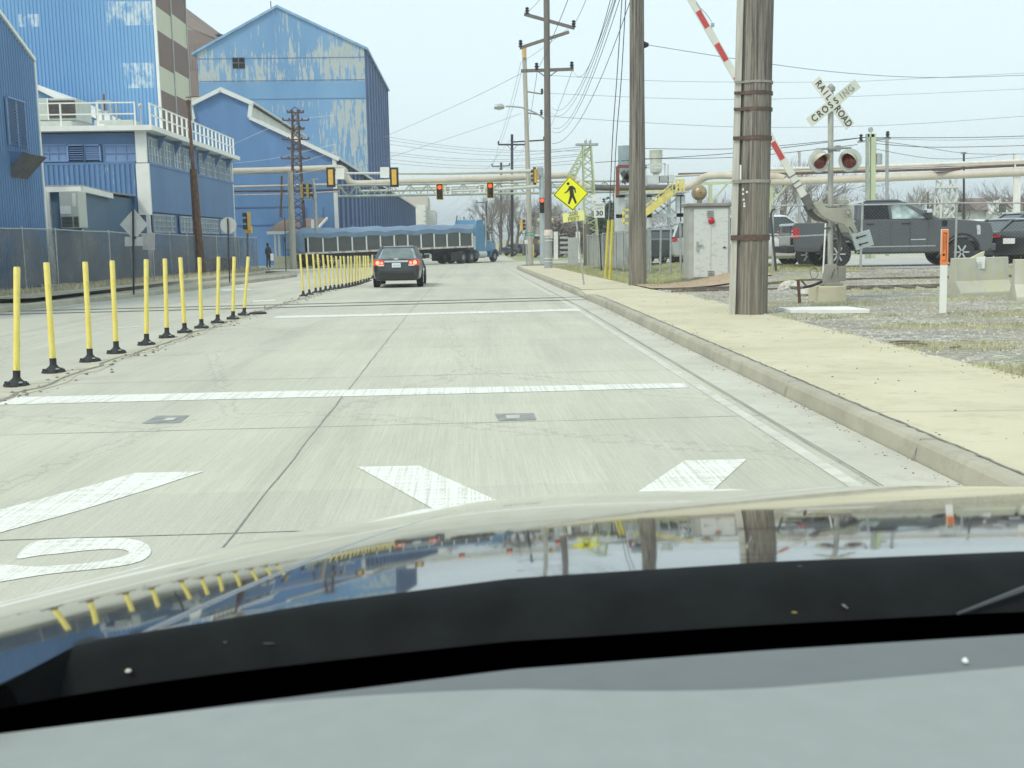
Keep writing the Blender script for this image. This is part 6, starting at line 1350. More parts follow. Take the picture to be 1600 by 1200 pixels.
# --- pickup, facing +X, near side at local y=-1
PYk=33.1; px0=P(1243,400,PYk).x; pk=thing('pickup_truck','big dark grey crew-cab pickup parked behind the chain-link fence','pickup truck',(px0,PYk+1,rz(12,34)),R(-3))
hwp=1.0
def arch(cx,r,n=10,z0=.45): 
    a0=math.asin(min(1,(z0-.42)/r)); return [(cx-math.cos(a0+(math.pi-2*a0)*i/n)*r,.42+math.sin(a0+(math.pi-2*a0)*i/n)*r) for i in range(n+1)]
WR1,WF1=1.34,5.10
low=[(0.0,.62),(.02,.50)]+[(.55,.48)]+arch(WR1,.52,10,.5)+[(2.2,.42),(4.3,.42)]+arch(WF1,.52,10,.45)+[(5.85,.42),(6.02,.55),(6.05,.98),(5.96,1.28),(5.4,1.37),(4.55,1.42),(3.4,1.42),(1.86,1.42),(1.84,1.37),(0.02,1.37),(-.03,1.30)]
b=Lc(); b.prism([(x,-hwp,z) for x,z in low],(0,2*hwp,0)); b.build('body',GRP,pk,bevel=.045,seg=3)
b=Lc(); b.box((.12,-hwp+.12,1.2),(1.80,hwp-.12,1.375)); b.build('bed_cover',BLK,pk)
def th(z,k=.30): return hwp-.01-(z-1.40)*k
ring=[(1.88,1.40),(1.98,1.96),(3.42,1.97),(4.50,1.40)]
b=Lc(); b.loft([[(x,s*th(z),z) for x,z in ring] for s in (-1,1)]); b.build('cab',GRP,pk,bevel=.05,seg=3)
b=Lc(); b.loft([[(x,s*(th(2.0)-.05),z) for x,z in ((2.1,1.96),(2.25,2.035),(3.2,2.04),(3.42,1.96))] for s in (-1,1)]); b.build('roof',GRP,pk,bevel=.03)
for s in (-1,1):
    for pts,nm in ((((2.12,1.45),(2.14,1.86),(2.86,1.88),(2.90,1.45)),'side_window'),(((2.98,1.45),(2.95,1.88),(3.36,1.87),(3.98,1.45)),'side_window')):
        b=Lc(); b.prism([(x,s*(th(z)+.003),z) for x,z in pts],(0,s*.006,0)); b.build(nm,M('tinted_side_glass',(.012,.014,.016),.25,0,var=.3,scale=2,spec=.3) if pts[0][0]<2.5 else M('clear_side_glass',(.30,.38,.37),.1,0,var=.7,scale=3),pk)
    b=Lc(); b.box((4.02,s*1.02-(.12),1.42),(4.26,s*1.02+.12,1.66)) if 0 else b.cbox((4.02,s*1.13,1.56),(.16,.26,.30)); mo=b.build('mirror',M('mirror_black',(.04,.04,.04),.5),pk,bevel=.04)
    b=Lc(); b.cbox((4.0,s*1.13,1.66),(.17,.27,.13)); b.build('mirror_cap',CHROME,mo,bevel=.03)
    for x in (2.30,3.38): b=Lc(); b.cbox((x,s*(hwp+.015),1.30),(.24,.03,.035)); b.build('door_handle',BLK,pk,bevel=.008)
    b=Lc()
    for x in (1.86,2.93,4.06): b.box((x-.006,min(s*hwp,s*(hwp+.003)),.5),(x+.006,max(s*hwp,s*(hwp+.003)),1.38))
    b.build('door_seam',BLK,pk)
    b=Lc(); b.box((1.95,min(s*.93,s*1.04),.40),(4.35,max(s*.93,s*1.04),.45)); b.build('running_board',BLK,pk)
    b=Lc(); b.box((1.9,min(s*hwp,s*(hwp+.006)),.60),(4.3,max(s*hwp,s*(hwp+.006)),.635)); b.build('side_moulding',GALV,pk)
    b=Lc(); b.box((3.55,min(s*hwp,s*(hwp+.004)),.80),(4.0,max(s*hwp,s*(hwp+.004)),.83)); b.build('badge',ALU,pk)
    b=Lc(); b.prism([(5.55,s*hwp*.99,.93),(5.98,s*.93,.95),(5.97,s*.93,1.24),(5.52,s*hwp*.99,1.22)],(0,s*.025,0)); b.build('headlight',M('headlight_glass',(.55,.57,.57),.12,.2,var=.3,scale=9),pk,bevel=.02)
    b=Lc(); b.prism([(-.045,s*.80,.90),(-.045,s*.98,.90),(-.045,s*.98,1.24),(-.045,s*.80,1.22)],(.12,0,0)); b.box((-.03,min(s*.9,s*1.012),.9),(.16,max(s*.9,s*1.012),1.22)); tl_=b.build('tail_light',TLR,pk,bevel=.015)
    b=Lc(); b.box((-.052,s*.93-.06,1.0),(-.046,s*.93+.05,1.06)); b.box((-.052,s*.93-.06,1.12),(-.046,s*.93+.05,1.15)); b.build('light_bar',WHT,tl_)
    for x in (WR1,WF1):
        wheel(pk,(x,s*.84,.41),.42,.30,.55,'y'); 
        b=Lc(); b.lathe([(.53,-.02),(.58,0),(.53,.02)],(x,s*(hwp+.0),.42),24,(0,1,0),False) if 0 else None
    b=Lc(); b.tube([(WF1+math.cos(a)*.54,s*(hwp+.005),.42+math.sin(a)*.54) for a in [math.pi*(.0+k/14) for k in range(15)]],.035,5); b.tube([(WR1+math.cos(a)*.54,s*(hwp+.005),.42+math.sin(a)*.54) for a in [math.pi*(.0+k/14) for k in range(15)]],.035,5); b.build('fender_flare',BLK,pk)
b=Lc(); b.prism([(3.50,-.78,1.93),(3.50,.78,1.93),(4.44,.9,1.43),(4.44,-.9,1.43)],(.01,0,.015)); b.build('windscreen',PALEG,pk)
b=Lc(); b.box((-.06,-.76,.70),(-.04,.76,1.30)); b.build('tailgate',GRP,pk,bevel=.01); b=Lc(); b.box((-.18,-.95,.46),(.05,.95,.66)); b.build('rear_bumper',BLK,pk,bevel=.03)
b=Lc(); b.box((5.95,-.97,.44),(6.16,.97,.66)); b.build('front_bumper',GRP,pk,bevel=.04); b=Lc(); b.box((6.02,-.6,.75),(6.09,.6,1.2)); b.build('grille',BLK,pk,bevel=.02)
b=Lc(); b.box((4.6,-.4,1.40),(5.2,.4,1.45)); b.build('hood_scoop',GRP,pk,bevel=.03)
# --- other parked cars
SUVP=[(0,.86,1.0,.34),(.08,.95,1.06,.28),(.5,1,1.08,.26),(1.6,1,1.05,.25),(3.2,1,1.02,.25),(4.1,.97,.98,.28),(4.55,.84,.82,.34)]
SEDP=[(0,.80,.86,.34),(.06,.90,.98,.28),(.35,.97,1.0,.24),(.9,1.0,.99,.22),(1.6,1.0,.95,.2),(3.3,1.0,.92,.2),(4.1,.95,.82,.22),(4.45,.82,.70,.28)]
def at_px(px,Y): return P(px,400,Y).x
Yc=37.5; c=small_car('suv','white SUV parked behind the grey pickup bed',4.7,.95,SUVP,(.1,.5,3.0,3.9),1.08,1.72,WHP,(.95,3.65),.36,(at_px(1085,Yc),Yc,rz(12,Yc)),R(-88),'suv'); lights(c,.95,0,.95,.2,.25,TLR)
Yc=46; c=small_car('suv','silver SUV with a red tail light behind the fence, left of the control cabinet',4.7,.95,SUVP,(.1,.55,3.0,3.9),1.06,1.72,SILV_P,(.95,3.65),.36,(at_px(1082,Yc),Yc,rz(10,Yc)),R(-14),'suv'); lights(c,.95,0,.92,.22,.2,TLR); b=Lc(); b.prism([(-.75,.10,1.1),(.75,.10,1.1),(.62,.50,1.62),(-.62,.50,1.62)],(0,-.02,.0)); b.build('rear_window',GLASS,c)
Yc=47.5; c=small_car('sedan','dark blue-grey car behind the fence, left of the silver SUV',4.5,.93,SUVP,(.15,.55,3.0,3.9),1.0,1.5,DBP,(.95,3.65),.34,(at_px(1031,Yc),Yc,rz(9,Yc)),R(-6),'car'); lights(c,.93,0,.85,.2,.16,TLR)
Yc=52; c=small_car('sedan','silver car at the far left of the fenced car park',4.4,.9,SEDP,(.5,1.1,2.5,3.5),.96,1.42,SILV_P,(.95,3.6),.33,(at_px(1000,Yc),Yc,rz(9,Yc)),R(-30),'car')
Yc=37.4; c=small_car('suv','dark green-grey SUV behind the pickup nose at the right edge',4.8,.95,SUVP,(.1,.45,3.1,3.95),1.10,1.70,DBP,(.95,3.7),.37,(at_px(1742,Yc),Yc+1.2,rz(15,Yc)),R(93),'suv')
b=None
Yc=34.6; c=small_car('hatchback','dark grey hatchback with a long red tail light, near the right edge',4.5,.92,SEDP,(.25,1.15,2.4,3.5),.98,1.44,DBP,(.9,3.55),.34,(at_px(1551,Yc),Yc+.9,rz(15,Yc)),R(-62),'car'); lights(c,.92,.0,.80,.36,.15,TLR,inset=.06); 
b=Lc(); b.cbox((.0,-.02,.62),(.34,.02,.16)); b.build('number_plate',WHT,c)
Yc=32.6; c=small_car('sedan','black car with a white number plate, cut off by the right photo edge',4.5,.92,SEDP,(.4,1.1,2.4,3.5),.95,1.40,DKP,(.9,3.55),.34,(at_px(1612,Yc),Yc+.9,rz(15,Yc)),R(-48),'car'); b=Lc(); b.cbox((-.25,-.02,.70),(.36,.02,.17)); b.build('number_plate',WHT,c); lights(c,.92,0,.8,.3,.12,TLR)
Yc=50; c=small_car('suv','white vehicle whose roof shows above the pickup bonnet',4.8,.95,SUVP,(.1,.4,3.1,3.95),1.10,1.75,WHP,(.95,3.7),.37,(at_px(1462,Yc),Yc,rz(15,Yc)),R(-90),'suv')
Yc=60; c=small_car('suv','dark vehicle parked far back between the wooden poles, behind the screened fence',4.8,.95,SUVP,(.1,.4,3.1,3.95),1.10,1.7,DKP,(.95,3.7),.37,(at_px(1068,Yc),Yc,rz(15,Yc)),R(-90),'suv')
# ================= semi truck =================
TARP=NT('blue_tarp'); g=TARP; TARP.bump(g.noise(g.map(g.obj,(.5,1,1)),2.2,4),.8,.1); TARP=g.base(g.ramp(g.noise(g.obj,.8,4),[(.3,(.13,.21,.31)),(.7,(.19,.28,.39))]),.55)
TB=M('truck_blue',(.10,.27,.45),.35,.1,var=.08,coat=.6); SIDE=M('trailer_dark_side',(.085,.095,.09),.6,var=.12,scale=2); REDW=M('red_reflector',(.55,.10,.08),.5)
ra=V((P(476,400,86).x,86,0)); rb_=V((P(741,400,95).x,95,0)); dv=(rb_-ra); LT=dv.length; hd=math.atan2(dv.y,dv.x)
g0=gz(90); zr_,zf_=P(480,396,86).z,P(741,385,95).z     # bottom rail heights, rear and front
pitch=math.atan2(zf_-zr_,LT)
tr=thing('semi_trailer','long trailer under a wrinkled blue tarp with dark side panels, crossing the junction','trailer',(ra.x,ra.y,zr_-1.15),0,None,(0,-pitch,hd))
WT=2.5; DK=1.15; TOPS=3.05
# near side is local y=-WT... trailer spans y 0..WT (far side +)
b=Lc(); n=22
for k in range(1): 
    rings=[]
    for i in range(n+1):
        x=LT*i/n; sag=.05*math.sin(i*2.1)+.04*math.sin(i*.9); e=.0 if 0<i<n else -.12
        zt=TOPS+sag+e; zs=DK+1.30+.08*math.sin(i*1.7); o=.04
        rings.append([(x,-o,zs-.12),(x,-o,zs+.25),(x,.12,zt-.28),(x,.5,zt-.06),(x,WT/2,zt+.04),(x,WT-.5,zt-.06),(x,WT-.12,zt-.28),(x,WT+o,zs+.25),(x,WT+o,zs-.12)])
    b.loft(rings)
b.build('tarp',TARP,tr,True)
b=Lc(); rings=[]
for x,zl,k in ((-.45,DK+.35,.8),(-.25,DK+.1,.95),(.06,DK+.1,1)): rings.append([(x,-.03+(1-k),zl),(x,-.03+(1-k),TOPS-.5-(1-k)),(x,.35,TOPS-.12-(1-k)),(x,WT/2,TOPS-(1-k)*1.2),(x,WT-.35,TOPS-.12-(1-k)),(x,WT+.03-(1-k),TOPS-.5-(1-k)),(x,WT+.03-(1-k),zl)])
b.loft(rings); b.build('tarp_end',TARP,tr,True)
NP=12
for k in range(NP):
    x0=.35+(LT-.5)*k/NP; x1=.35+(LT-.5)*(k+1)/NP
    b=Lc(); b.box((x0+.06,.01,DK+.08),(x1-.06,.04,DK+1.3)); b.build('side_panel',SIDE,tr)
for k in range(NP+1):
    x0=.35+(LT-.5)*k/NP; b=Lc(); b.box((x0-.055,-.03,DK+.05),(x0+.055,.05,DK+1.34)); b.build('stake_post',WHT,tr)
b=Lc(); b.box((.3,WT-.04,DK),(LT-.1,WT,DK+1.3)); b.build('far_side_panel',SIDE,tr)
b=Lc(); b.box((.1,-.04,DK-.08),(LT,WT,DK+.07)); rl_=b.build('deck',M('deck_white_rail',(.60,.60,.57),.6,var=.1),tr)
b=Lc()
for k in range(26): x=.3+k*LT/27; b.box((x,-.05,DK-.04),(x+.28,-.042,DK+.03)) if k%2 else None
b.build('reflector_tape',REDW,rl_)
b=Lc(); b.beam((.4,.7,DK-.25),(LT-.3,.7,DK-.25),.18,.35); b.beam((.4,WT-.7,DK-.25),(LT-.3,WT-.7,DK-.25),.18,.35); b.box((.5,.2,.55),(3.4,WT-.2,DK-.12)); b.build('chassis',BLK,tr)
for x in (1.1,2.35):
    for y in (.18,WT-.18): wheel(tr,(x,y,.5),.5,.5,.5,'y')
for y in (.5,WT-.5): b=Lc(); b.box((LT-4.0,y-.06,.32),(LT-3.85,y+.06,DK-.1)); b.box((LT-4.1,y-.12,.26),(LT-3.75,y+.12,.32)); b.build('landing_leg',BLK,tr)
b=Lc(); b.beam((LT-3.9,.5,.5),(LT-3.2,.9,DK-.2),.07,.07); b.beam((LT-3.9,.5,.6),(LT-4.6,.5,DK-.2),.07,.07); b.build('leg_brace',BLK,tr)
b=Lc(); b.box((LT-1.0,-.02,DK+.1),(LT-.05,.02,DK+1.0)) if 0 else b.box((LT-.0,.1,DK+.05),(LT+.06,WT-.1,DK+1.9)); b.build('headboard',ALU,tr)
b=Lc(); b.box((-.05,.2,.55),(.05,WT-.2,.75)); b.build('rear_bumper',BLK,tr)
# tractor: local x forward
fw=V((rb_.x,rb_.y,0)); hd2=R(57); c0=fw-V((math.cos(hd),math.sin(hd),0))*1.1
cy=V((-math.sin(hd),math.cos(hd),0))*WT/2
o=c0+cy
tc_=thing('semi_tractor','light blue long-nose sleeper truck pulling the tarped trailer, seen from behind','truck',(o.x,o.y,gz(o.y)+.0),hd2)
b=Lc(); b.box((-1.7,-.45,.75),(6.0,-.3,1.0)); b.box((-1.7,.3,.75),(6.0,.45,1.0)); b.build('chassis',BLK,tc_)
for x in (-.65,.65):
    for y in (-.95,.95): wheel(tc_,(x,y,.52),.52,.56,.5,'y')
for y in (-1.0,1.0): b=Lc(); b.box((-1.75,y-.3,.25),(-1.7,y+.3,1.0)); b.build('mud_flap',BLK,tc_); b=Lc(); b.tube([(-1.3,y,.75),(-.9,y,1.1),(-.2,y,1.12)],.04,4) ; b.build('fender_bar',BLK,tc_)
for y in (-1,1): wheel(tc_,(4.6,y*1.0,.5),.5,.3,.5,'y')
b=Lc(); b.prism([(1.55,-1.12,1.0),(1.55,-1.12,3.05),(1.75,-1.12,3.75),(2.6,-1.12,3.8),(3.1,-1.12,3.2),(3.15,-1.12,1.0)],(0,2.24,0)); b.build('sleeper',TB,tc_,bevel=.08,seg=3)
b=Lc(); b.prism([(3.15,-1.05,.95),(3.15,-1.05,3.0),(3.7,-1.05,2.95),(4.15,-1.05,2.0),(4.2,-1.05,.95)],(0,2.1,0)); b.build('cab',TB,tc_,bevel=.06)
for s in (-1,1): b=Lc(); b.prism([(3.3,s*1.055,2.0),(3.3,s*1.055,2.75),(3.65,s*1.055,2.75),(3.95,s*1.055,2.0)],(0,s*.01,0)); b.build('side_window',GLASS,tc_)
b=Lc(); b.loft([[(4.15,-.85,1.0),(4.15,-.85,1.95),(4.15,-.5,2.05),(4.15,.5,2.05),(4.15,.85,1.95),(4.15,.85,1.0)],[(5.7,-.6,1.0),(5.7,-.6,1.6),(5.7,-.35,1.7),(5.7,.35,1.7),(5.7,.6,1.6),(5.7,.6,1.0)]]); b.build('hood',TB,tc_,True)
for s in (-1,1):
    b=Lc(); n=10; 
    b.loft([[(4.6+math.cos(a)*r,s*y,.5+math.sin(a)*r) for a in [math.pi*(-.02+1.04*i/n) for i in range(n+1)]] for r,y in ((.66,.72),(.70,.75),(.70,1.18),(.62,1.2))],cap=False,closed=False); f=b.build('front_fender',TB,tc_,True); m_=f.modifiers.new('s','SOLIDIFY'); m_.thickness=.04
    b=Lc(); b.tube([(3.2,s*1.0,1.2),(3.2,s*1.12,2.2),(3.2,s*1.12,3.9)],.085,10); b.tube([(3.2,s*1.12,3.9),(3.12,s*1.12,4.05)],.07,8); b.build('exhaust_stack',CHROME if s<0 else GALV,tc_,True)
    b=Lc(); b.tube([(3.75,s*1.08,2.7),(3.9,s*1.5,2.75),(3.9,s*1.5,1.9),(3.75,s*1.08,1.9)],.025,5); b.cbox((3.9,s*1.52,2.3),(.08,.22,.5)); b.build('mirror',ALU,tc_)
    b=Lc(); b.lathe([(.05,0),(.32,.02),(.32,1.3),(.05,1.32)],(1.9,s*.95,.72),16,(1,0,0)); b.build('fuel_tank',ALU,tc_,True)
b=Lc(); b.box((1.25,-1.1,1.15),(1.55,-.45,2.35)); hr_=b.build('headache_rack',ALU,tc_); b=Lc()
for k in range(4): b.box((1.24,-1.0,1.3+k*.25),(1.25,-.55,1.42+k*.25))
b.build('rack_opening',BLK,hr_); b=Lc(); b.tube([(1.6,-.9,3.75),(1.7,-.65,4.1),(1.8,-.4,3.8)],.04,4); b.build('antenna_bracket',BLK,tc_); b=Lc(); b.tube([(1.6,.9,3.7),(1.6,.8,4.15)],.05,4); b.build('air_horn',BLK,tc_)
# ================= far right side road furniture =================
t,q=post_sign('diamond_sign','pale yellow diamond warning sign half behind the slim brown pole','sign',849,342,848,410,[(0,0,300)],pm=GALV,dz=.1); poly_plate(t,[(852,330),(865,343),(852,355),(839,343)],q.y-.1,M('pale_yellow_sign',(.72,.72,.30),.5))
poly_plate(t,[(845,357),(852,357),(852,363),(845,363)],q.y-.1,MC['pale_yellow_sign'])
t,q=post_sign('orange_diamond_sign','faded orange diamond sign low behind the slim brown pole','sign',851,377,850,408,[(0,0,366)],pm=GALV,dz=.1); poly_plate(t,[(852,366),(863,377),(852,388),(840,377)],q.y-.1,M('orange_sign',(.62,.38,.10),.5,var=.05))
yss=84; t=thing('street_name_sign','small green street name sign on a short signal pole beyond the sidewalk','sign',(P(823,400,yss).x,yss,gz(yss)+.1)); b=W(); b.beam((P(823,400,yss).x,yss,gz(yss)),P(822,349,yss),.14,.14); b.build('post',GALV,t); pl=poly_plate(t,[(820,363),(836,363.5),(836,368),(820,368)],yss-.15,M('street_sign_green',(.04,.30,.22),.5),name='plate'); 
b=W(); c=P(828,365.6,yss-.17); 
for k in (-.22,-.12,-.02,.08,.22): b.cbox(c+V((k,0,0)),(.05,.01,.09))
b.build('worn_lettering',WHT,pl)
c=P(817,352,yss-.2); signal('side-on yellow traffic light on the short pole with the street name sign',(c.x,c.y,c.z),R(80),False,False,s=.8)
b=W(); b.cbox(P(822,378,yss-.1),(.25,.1,.3)); b.build('push_button_plate',WHT,t)
q=G(832,401,.1); t=thing('orange_post','short orange-yellow marker pillar beside the leaning grey pole','marker',q); b=W(); b.box((q.x-.18,q.y-.18,q.z),(q.x+.18,q.y+.18,q.z+1.3)); b.build('pillar',M('orange_yellow',(.75,.48,.12),.6),t,bevel=.03); b=W(); b.box((q.x-.16,q.y-.16,q.z+1.3),(q.x+.16,q.y+.16,q.z+1.9)); b.build('top',M('brown_box',(.25,.15,.10),.7),t)
q=G(802,397,.1); t=thing('utility_marker','small pale box on a dark stub post beyond the kerb end','marker',q); b=W(); b.box((q.x-.22,q.y-.2,q.z),(q.x+.22,q.y+.2,q.z+1.4)); b.build('post',M('stub_post',(.28,.25,.2),.9),t); b=W(); b.box((q.x-.24,q.y-.22,q.z+1.4),(q.x+.24,q.y+.22,q.z+2.0)); b.build('head',WHT2,t)
for px,m,l in ((868.5,WHT2,'pale square post right of the slim brown pole'),(903,WHT2,'pale square post behind the walking-person sign')):
    q=G(px,396,.1); q.y=min(q.y,72); a=P(px,398,q.y);c=P(px,362,q.y); b=W(); b.beam(a+V((0,0,-.3)),c,.26,.26); tag(b.build('gate_post',m,None),l,'post')
# grey control cabinet + gate behind sign
t=thing('control_cabinet','grey utility cabinet on a slab behind the walking-person sign post','control cabinet',(P(895,400,66).x,66,rz(6,66))); a=P(889,395,66);c=P(903,371,66); b=W(); b.box((a.x,66,rz(6,66)),(c.x,66.7,c.z)); b.build('body',M('cabinet_grey',(.42,.44,.42),.6,var=.08),t,bevel=.03); b=W(); b.box((a.x-.2,65.8,rz(6,66)-.05),(c.x+.2,66.9,rz(6,66)+.12)); b.build('slab',KERBM,t)
wpole('dark brown short stout post next to the grey utility cabinet',917,400,917,350,64,.4,.36,WOODD,rz(6,64)-.1,'wooden_post')
# houses far right
def house(label,xa,xb,yt,yb_,Y,gx0,gx1,wall,roof,gh=None):
    a=P(xa,yb_,Y);c=P(xb,yt,Y); t=thing('gabled_house',label,'house',((a.x+c.x)/2,Y,0)); eave=P(xa,yb_-12,Y).z
    b=W(); b.box((a.x+.3,Y+.5,-.2),(c.x-.3,Y+8,eave)); b.build('wall',wall,t)
    b=W(); b.prism([(a.x,Y,eave),(a.x,Y+4,c.z),(a.x,Y+8.5,eave)],(c.x-a.x,0,0)); b.build('roof',roof,t)
    g0=P(gx0,yb_,Y-1);g1=P(gx1,yb_,Y-1); gm=(g0.x+g1.x)/2; gt=P((gx0+gx1)/2,gh,Y-1).z
    b=W(); b.prism([(g0.x+.3,Y-1,-.2),(g1.x-.3,Y-1,-.2),(g1.x-.3,Y-1,eave-.2),(gm,Y-1,gt-.3),(g0.x+.3,Y-1,eave-.2)],(0,4,0)); gw_=b.build('gable',wall,t)
    b=W(); b.beam((g0.x,Y-1.1,eave-.5),(gm,Y-1.1,gt),.35,.25); b.beam((g1.x,Y-1.1,eave-.5),(gm,Y-1.1,gt),.35,.25); b.build('bargeboard',WHT,t)
    b=W(); b.cbox((gm,Y-1.05,eave+.2),(.8,.06,1.2)); wn=b.build('window',GLASS,t); b=W(); [b.cbox((gm+s*.5,Y-1.1,eave+.2),(.14,.06,1.3)) for s in (-1,1)]; b.cbox((gm,Y-1.1,eave+.85),(1.1,.06,.12)); b.cbox((gm,Y-1.1,eave-.42),(1.1,.06,.12)); b.build('frame',WHT,wn)
HW_=M('house_siding',(.55,.58,.56),.8,var=.05); HB=M('house_brick',(.5,.42,.38),.9,var=.1); RB=M('house_roof_brown',(.22,.16,.14),.9,var=.12,scale=3)
house('white gabled house with a brown roof behind the dark SUV at the right edge',1525,1640,306,340,120,1545,1585,HW_,RB,308)
house('pale house with a white-edged gable just right of the lattice pier',1490,1530,309,340,125,1476,1518,HW_,RB,305)
house('small brick house with a white-trimmed gable seen over the pickup cab end',1290,1350,312,340,130,1305,1338,HB,M('house_roof_grey',(.25,.24,.24),.9),308)
# buildings and sheds behind the trees mid-right
t=thing('low_house','low brown-roofed house behind bare trees beyond the leaning grey pole','house',(P(865,380,140).x,140,-.5))
a=P(835,400,140);c=P(925,352,140); e=P(840,366,140).z; b=W(); b.box((a.x+.5,140.5,-.5),(c.x-.5,149,e)); b.build('wall',M('brown_wall',(.24,.19,.16),.9,var=.15),t); b=W(); b.prism([(a.x,139.5,e),(a.x+2,145,P(860,338,145).z),(a.x,150,e)],(c.x-a.x,0,0)); b.build('roof',M('taupe_roof',(.24,.22,.20),.9,var=.12,scale=2),t); b=W(); b.box((a.x,139.4,e-.25),(c.x,139.55,e)); b.build('fascia',WHT2,t)
for k in range(4): b=W(); x=a.x+1.5+k*(c.x-a.x-2)/4; b.box((x,140.4,.6),(x+.9,140.48,1.9)); b.build('window',GLASS,t)
b=W(); x0=P(880,400,100).x
t=thing('stacked_pipes','stack of pale steel rails stored behind the screened fence','rail stack',(P(885,380,100).x,100,-.4))
for k in range(4): b=W(); b.box((P(872,0,100).x,100,.1+k*.45),(P(884,0,100).x,101,.3+k*.45)); b.build('rail_bundle',M('steel_pale',(.5,.5,.48),.6,var=.2),t)
# traffic on far road
small_car('sedan','small dark car far down the road right of the blue truck',4.5,.9,SEDP,(.4,1.1,2.4,3.5),.95,1.4,DBP,(.9,3.6),.33,(P(788,392,135).x,135,-.5),R(-60),'car')
small_car('sedan','dark car driving beyond the junction behind the corner grass',4.5,.9,SEDP,(.4,1.1,2.4,3.5),.95,1.4,DKP,(.9,3.6),.33,(P(822,392,118).x,118,-.45),R(-90),'car')
# ================= bare trees =================
BK=M('bark_grey_brown',(.15,.125,.11),.95,var=.3,scale=5); BK2=M('bark_pale',(.24,.21,.175),.95,var=.3,scale=5); BK3=M('budding_twigs',(.27,.245,.17),.95,var=.3,scale=3)
def tree_mesh(seed,h,spread,trunk_r,depth,mt,mtw,name,label,fork=.3,dens=1.0,ns=3):
    r=random.Random(seed); tb=Lc(); cb=Lc()
    def grow(p,d,L_,rad,lv):
        n=3 if lv<2 else 2; pts=[p]; q=p; dd=d
        for i in range(n):
            dd=(dd+V((r.gauss(0,.14),r.gauss(0,.14),r.gauss(.03,.08)))).normalized(); q=q+dd*L_/n; pts.append(q)
        rr=[rad*(1-.45*i/n) for i in range(n+1)]; (tb if lv<1 else cb).tube(pts,rr,7 if lv==0 else (4 if lv<3 else 3),False)
        if lv>=depth: return
        k=r.choice((3,4,4,5)) if lv<depth-1 else int(4*dens)+r.choice((1,2,3))
        for i in range(k):
            f=.35+.65*(i+r.random())/k if lv else .45+.55*(i+r.random())/k
            j=min(int(f*n),n-1); a=pts[j].lerp(pts[j+1],f*n-j); az=r.uniform(0,6.283); u,v=frame(dd); sp=r.uniform(.45,1.0)*spread
            nd=(dd+(u*math.cos(az)+v*math.sin(az))*sp+V((0,0,.12))).normalized()
            grow(a,nd,L_*r.uniform(.55,.78),max(rad*(1-.45*f)*r.uniform(.42,.62),.012),lv+1)
    grow(V((0,0,0)),V((r.gauss(0,.04),r.gauss(0,.04),1)),h*.38,trunk_r,0)
    t=thing(name,label,'tree'); tb.build('trunk',mt,t,True,recalc=False); cb.build('crown',mtw,t,recalc=False); return t
protos=[tree_mesh(s,10,sp,.22,4,m1,m2,'bare_tree','x',dens=dn) for s,sp,m1,m2,dn in ((1,.85,BK,BK,1.2),(2,.7,BK,BK2,1.4),(3,1.0,BK2,BK3,1.3),(4,.6,BK,BK,1.2))]
used=[False]*4
def tree(px,ytop,Y,k,label,group=None,sc=1,ybase=None,wide=1.0):
    q=P(px,400,Y); top=P(px,ytop,Y).z; base=-.5 if Y>80 else -.2; h=(top-base); s=h/hts[k]
    o=protos[k] if not used[k] else copy_tree(protos[k]); used[k]=True
    o.location=(q.x,Y,base); o.rotation_euler=(0,0,(px*.37)%6.28); o.scale=(s*wide,s*wide,s); o['label']=label
    if group: o['group']=group
hts=[]
for t in protos:
    hts.append(max(v.co.z for c in t.children for v in c.data.vertices))
mid=[(760,300,165,3),(772,290,150,0),(781,282,140,1),(792,300,160,3),(806,292,150,2),(818,305,135,0),(836,315,150,1),(848,300,145,2),(866,318,160,1),(878,306,150,0),(890,322,128,2),(903,322,140,1),(926,318,125,3),(940,322,118,0),(955,318,126,1),(968,325,120,2),(985,320,130,0),(1005,318,140,1),(748,345,240,2),(756,352,260,1)]
for i,(px,yt,Y,k) in enumerate(mid): tree(px,yt,Y,k,'bare tree in the dense row beyond the junction, right of the truck cab','bare trees beyond the junction')
right=[(1222,238,110,1,'tall bare tree just right of the thick pole'),(1240,262,120,2,'bare tree left of the crossing pole, behind the gate arm'),(1262,246,112,0,'wide bare tree behind the left crossing lamp'),(1290,280,125,1,'bare tree directly behind the crossing pole'),(1312,288,130,2,'smaller bare tree right of the crossing pole'),(1352,296,140,1,'small bare tree behind the green steel posts'),(1403,286,115,0,'bare spreading tree left of the lattice pier, the left of two'),(1425,283,112,1,'bare spreading tree left of the lattice pier, the right of two'),(1497,282,108,2,'bare tree just right of the lattice pier'),(1520,288,118,0,'bare tree behind the pale gabled house'),(1552,292,125,1,'small bare tree between the two gabled houses'),(1575,280,88,3,'dark branching tree left of the pale steel posts'),(1608,276,92,0,'bare tree at the right photo edge'),(1130,300,115,1,'bare tree left of the thick pole, behind the cabinet top'),(1150,298,120,0,'bare tree hidden mostly by the thick pole'),(1100,312,150,2,'distant bare tree over the silver SUV')]
for px,yt,Y,k,l in right: tree(px,yt,Y,k,l,wide=1.25)
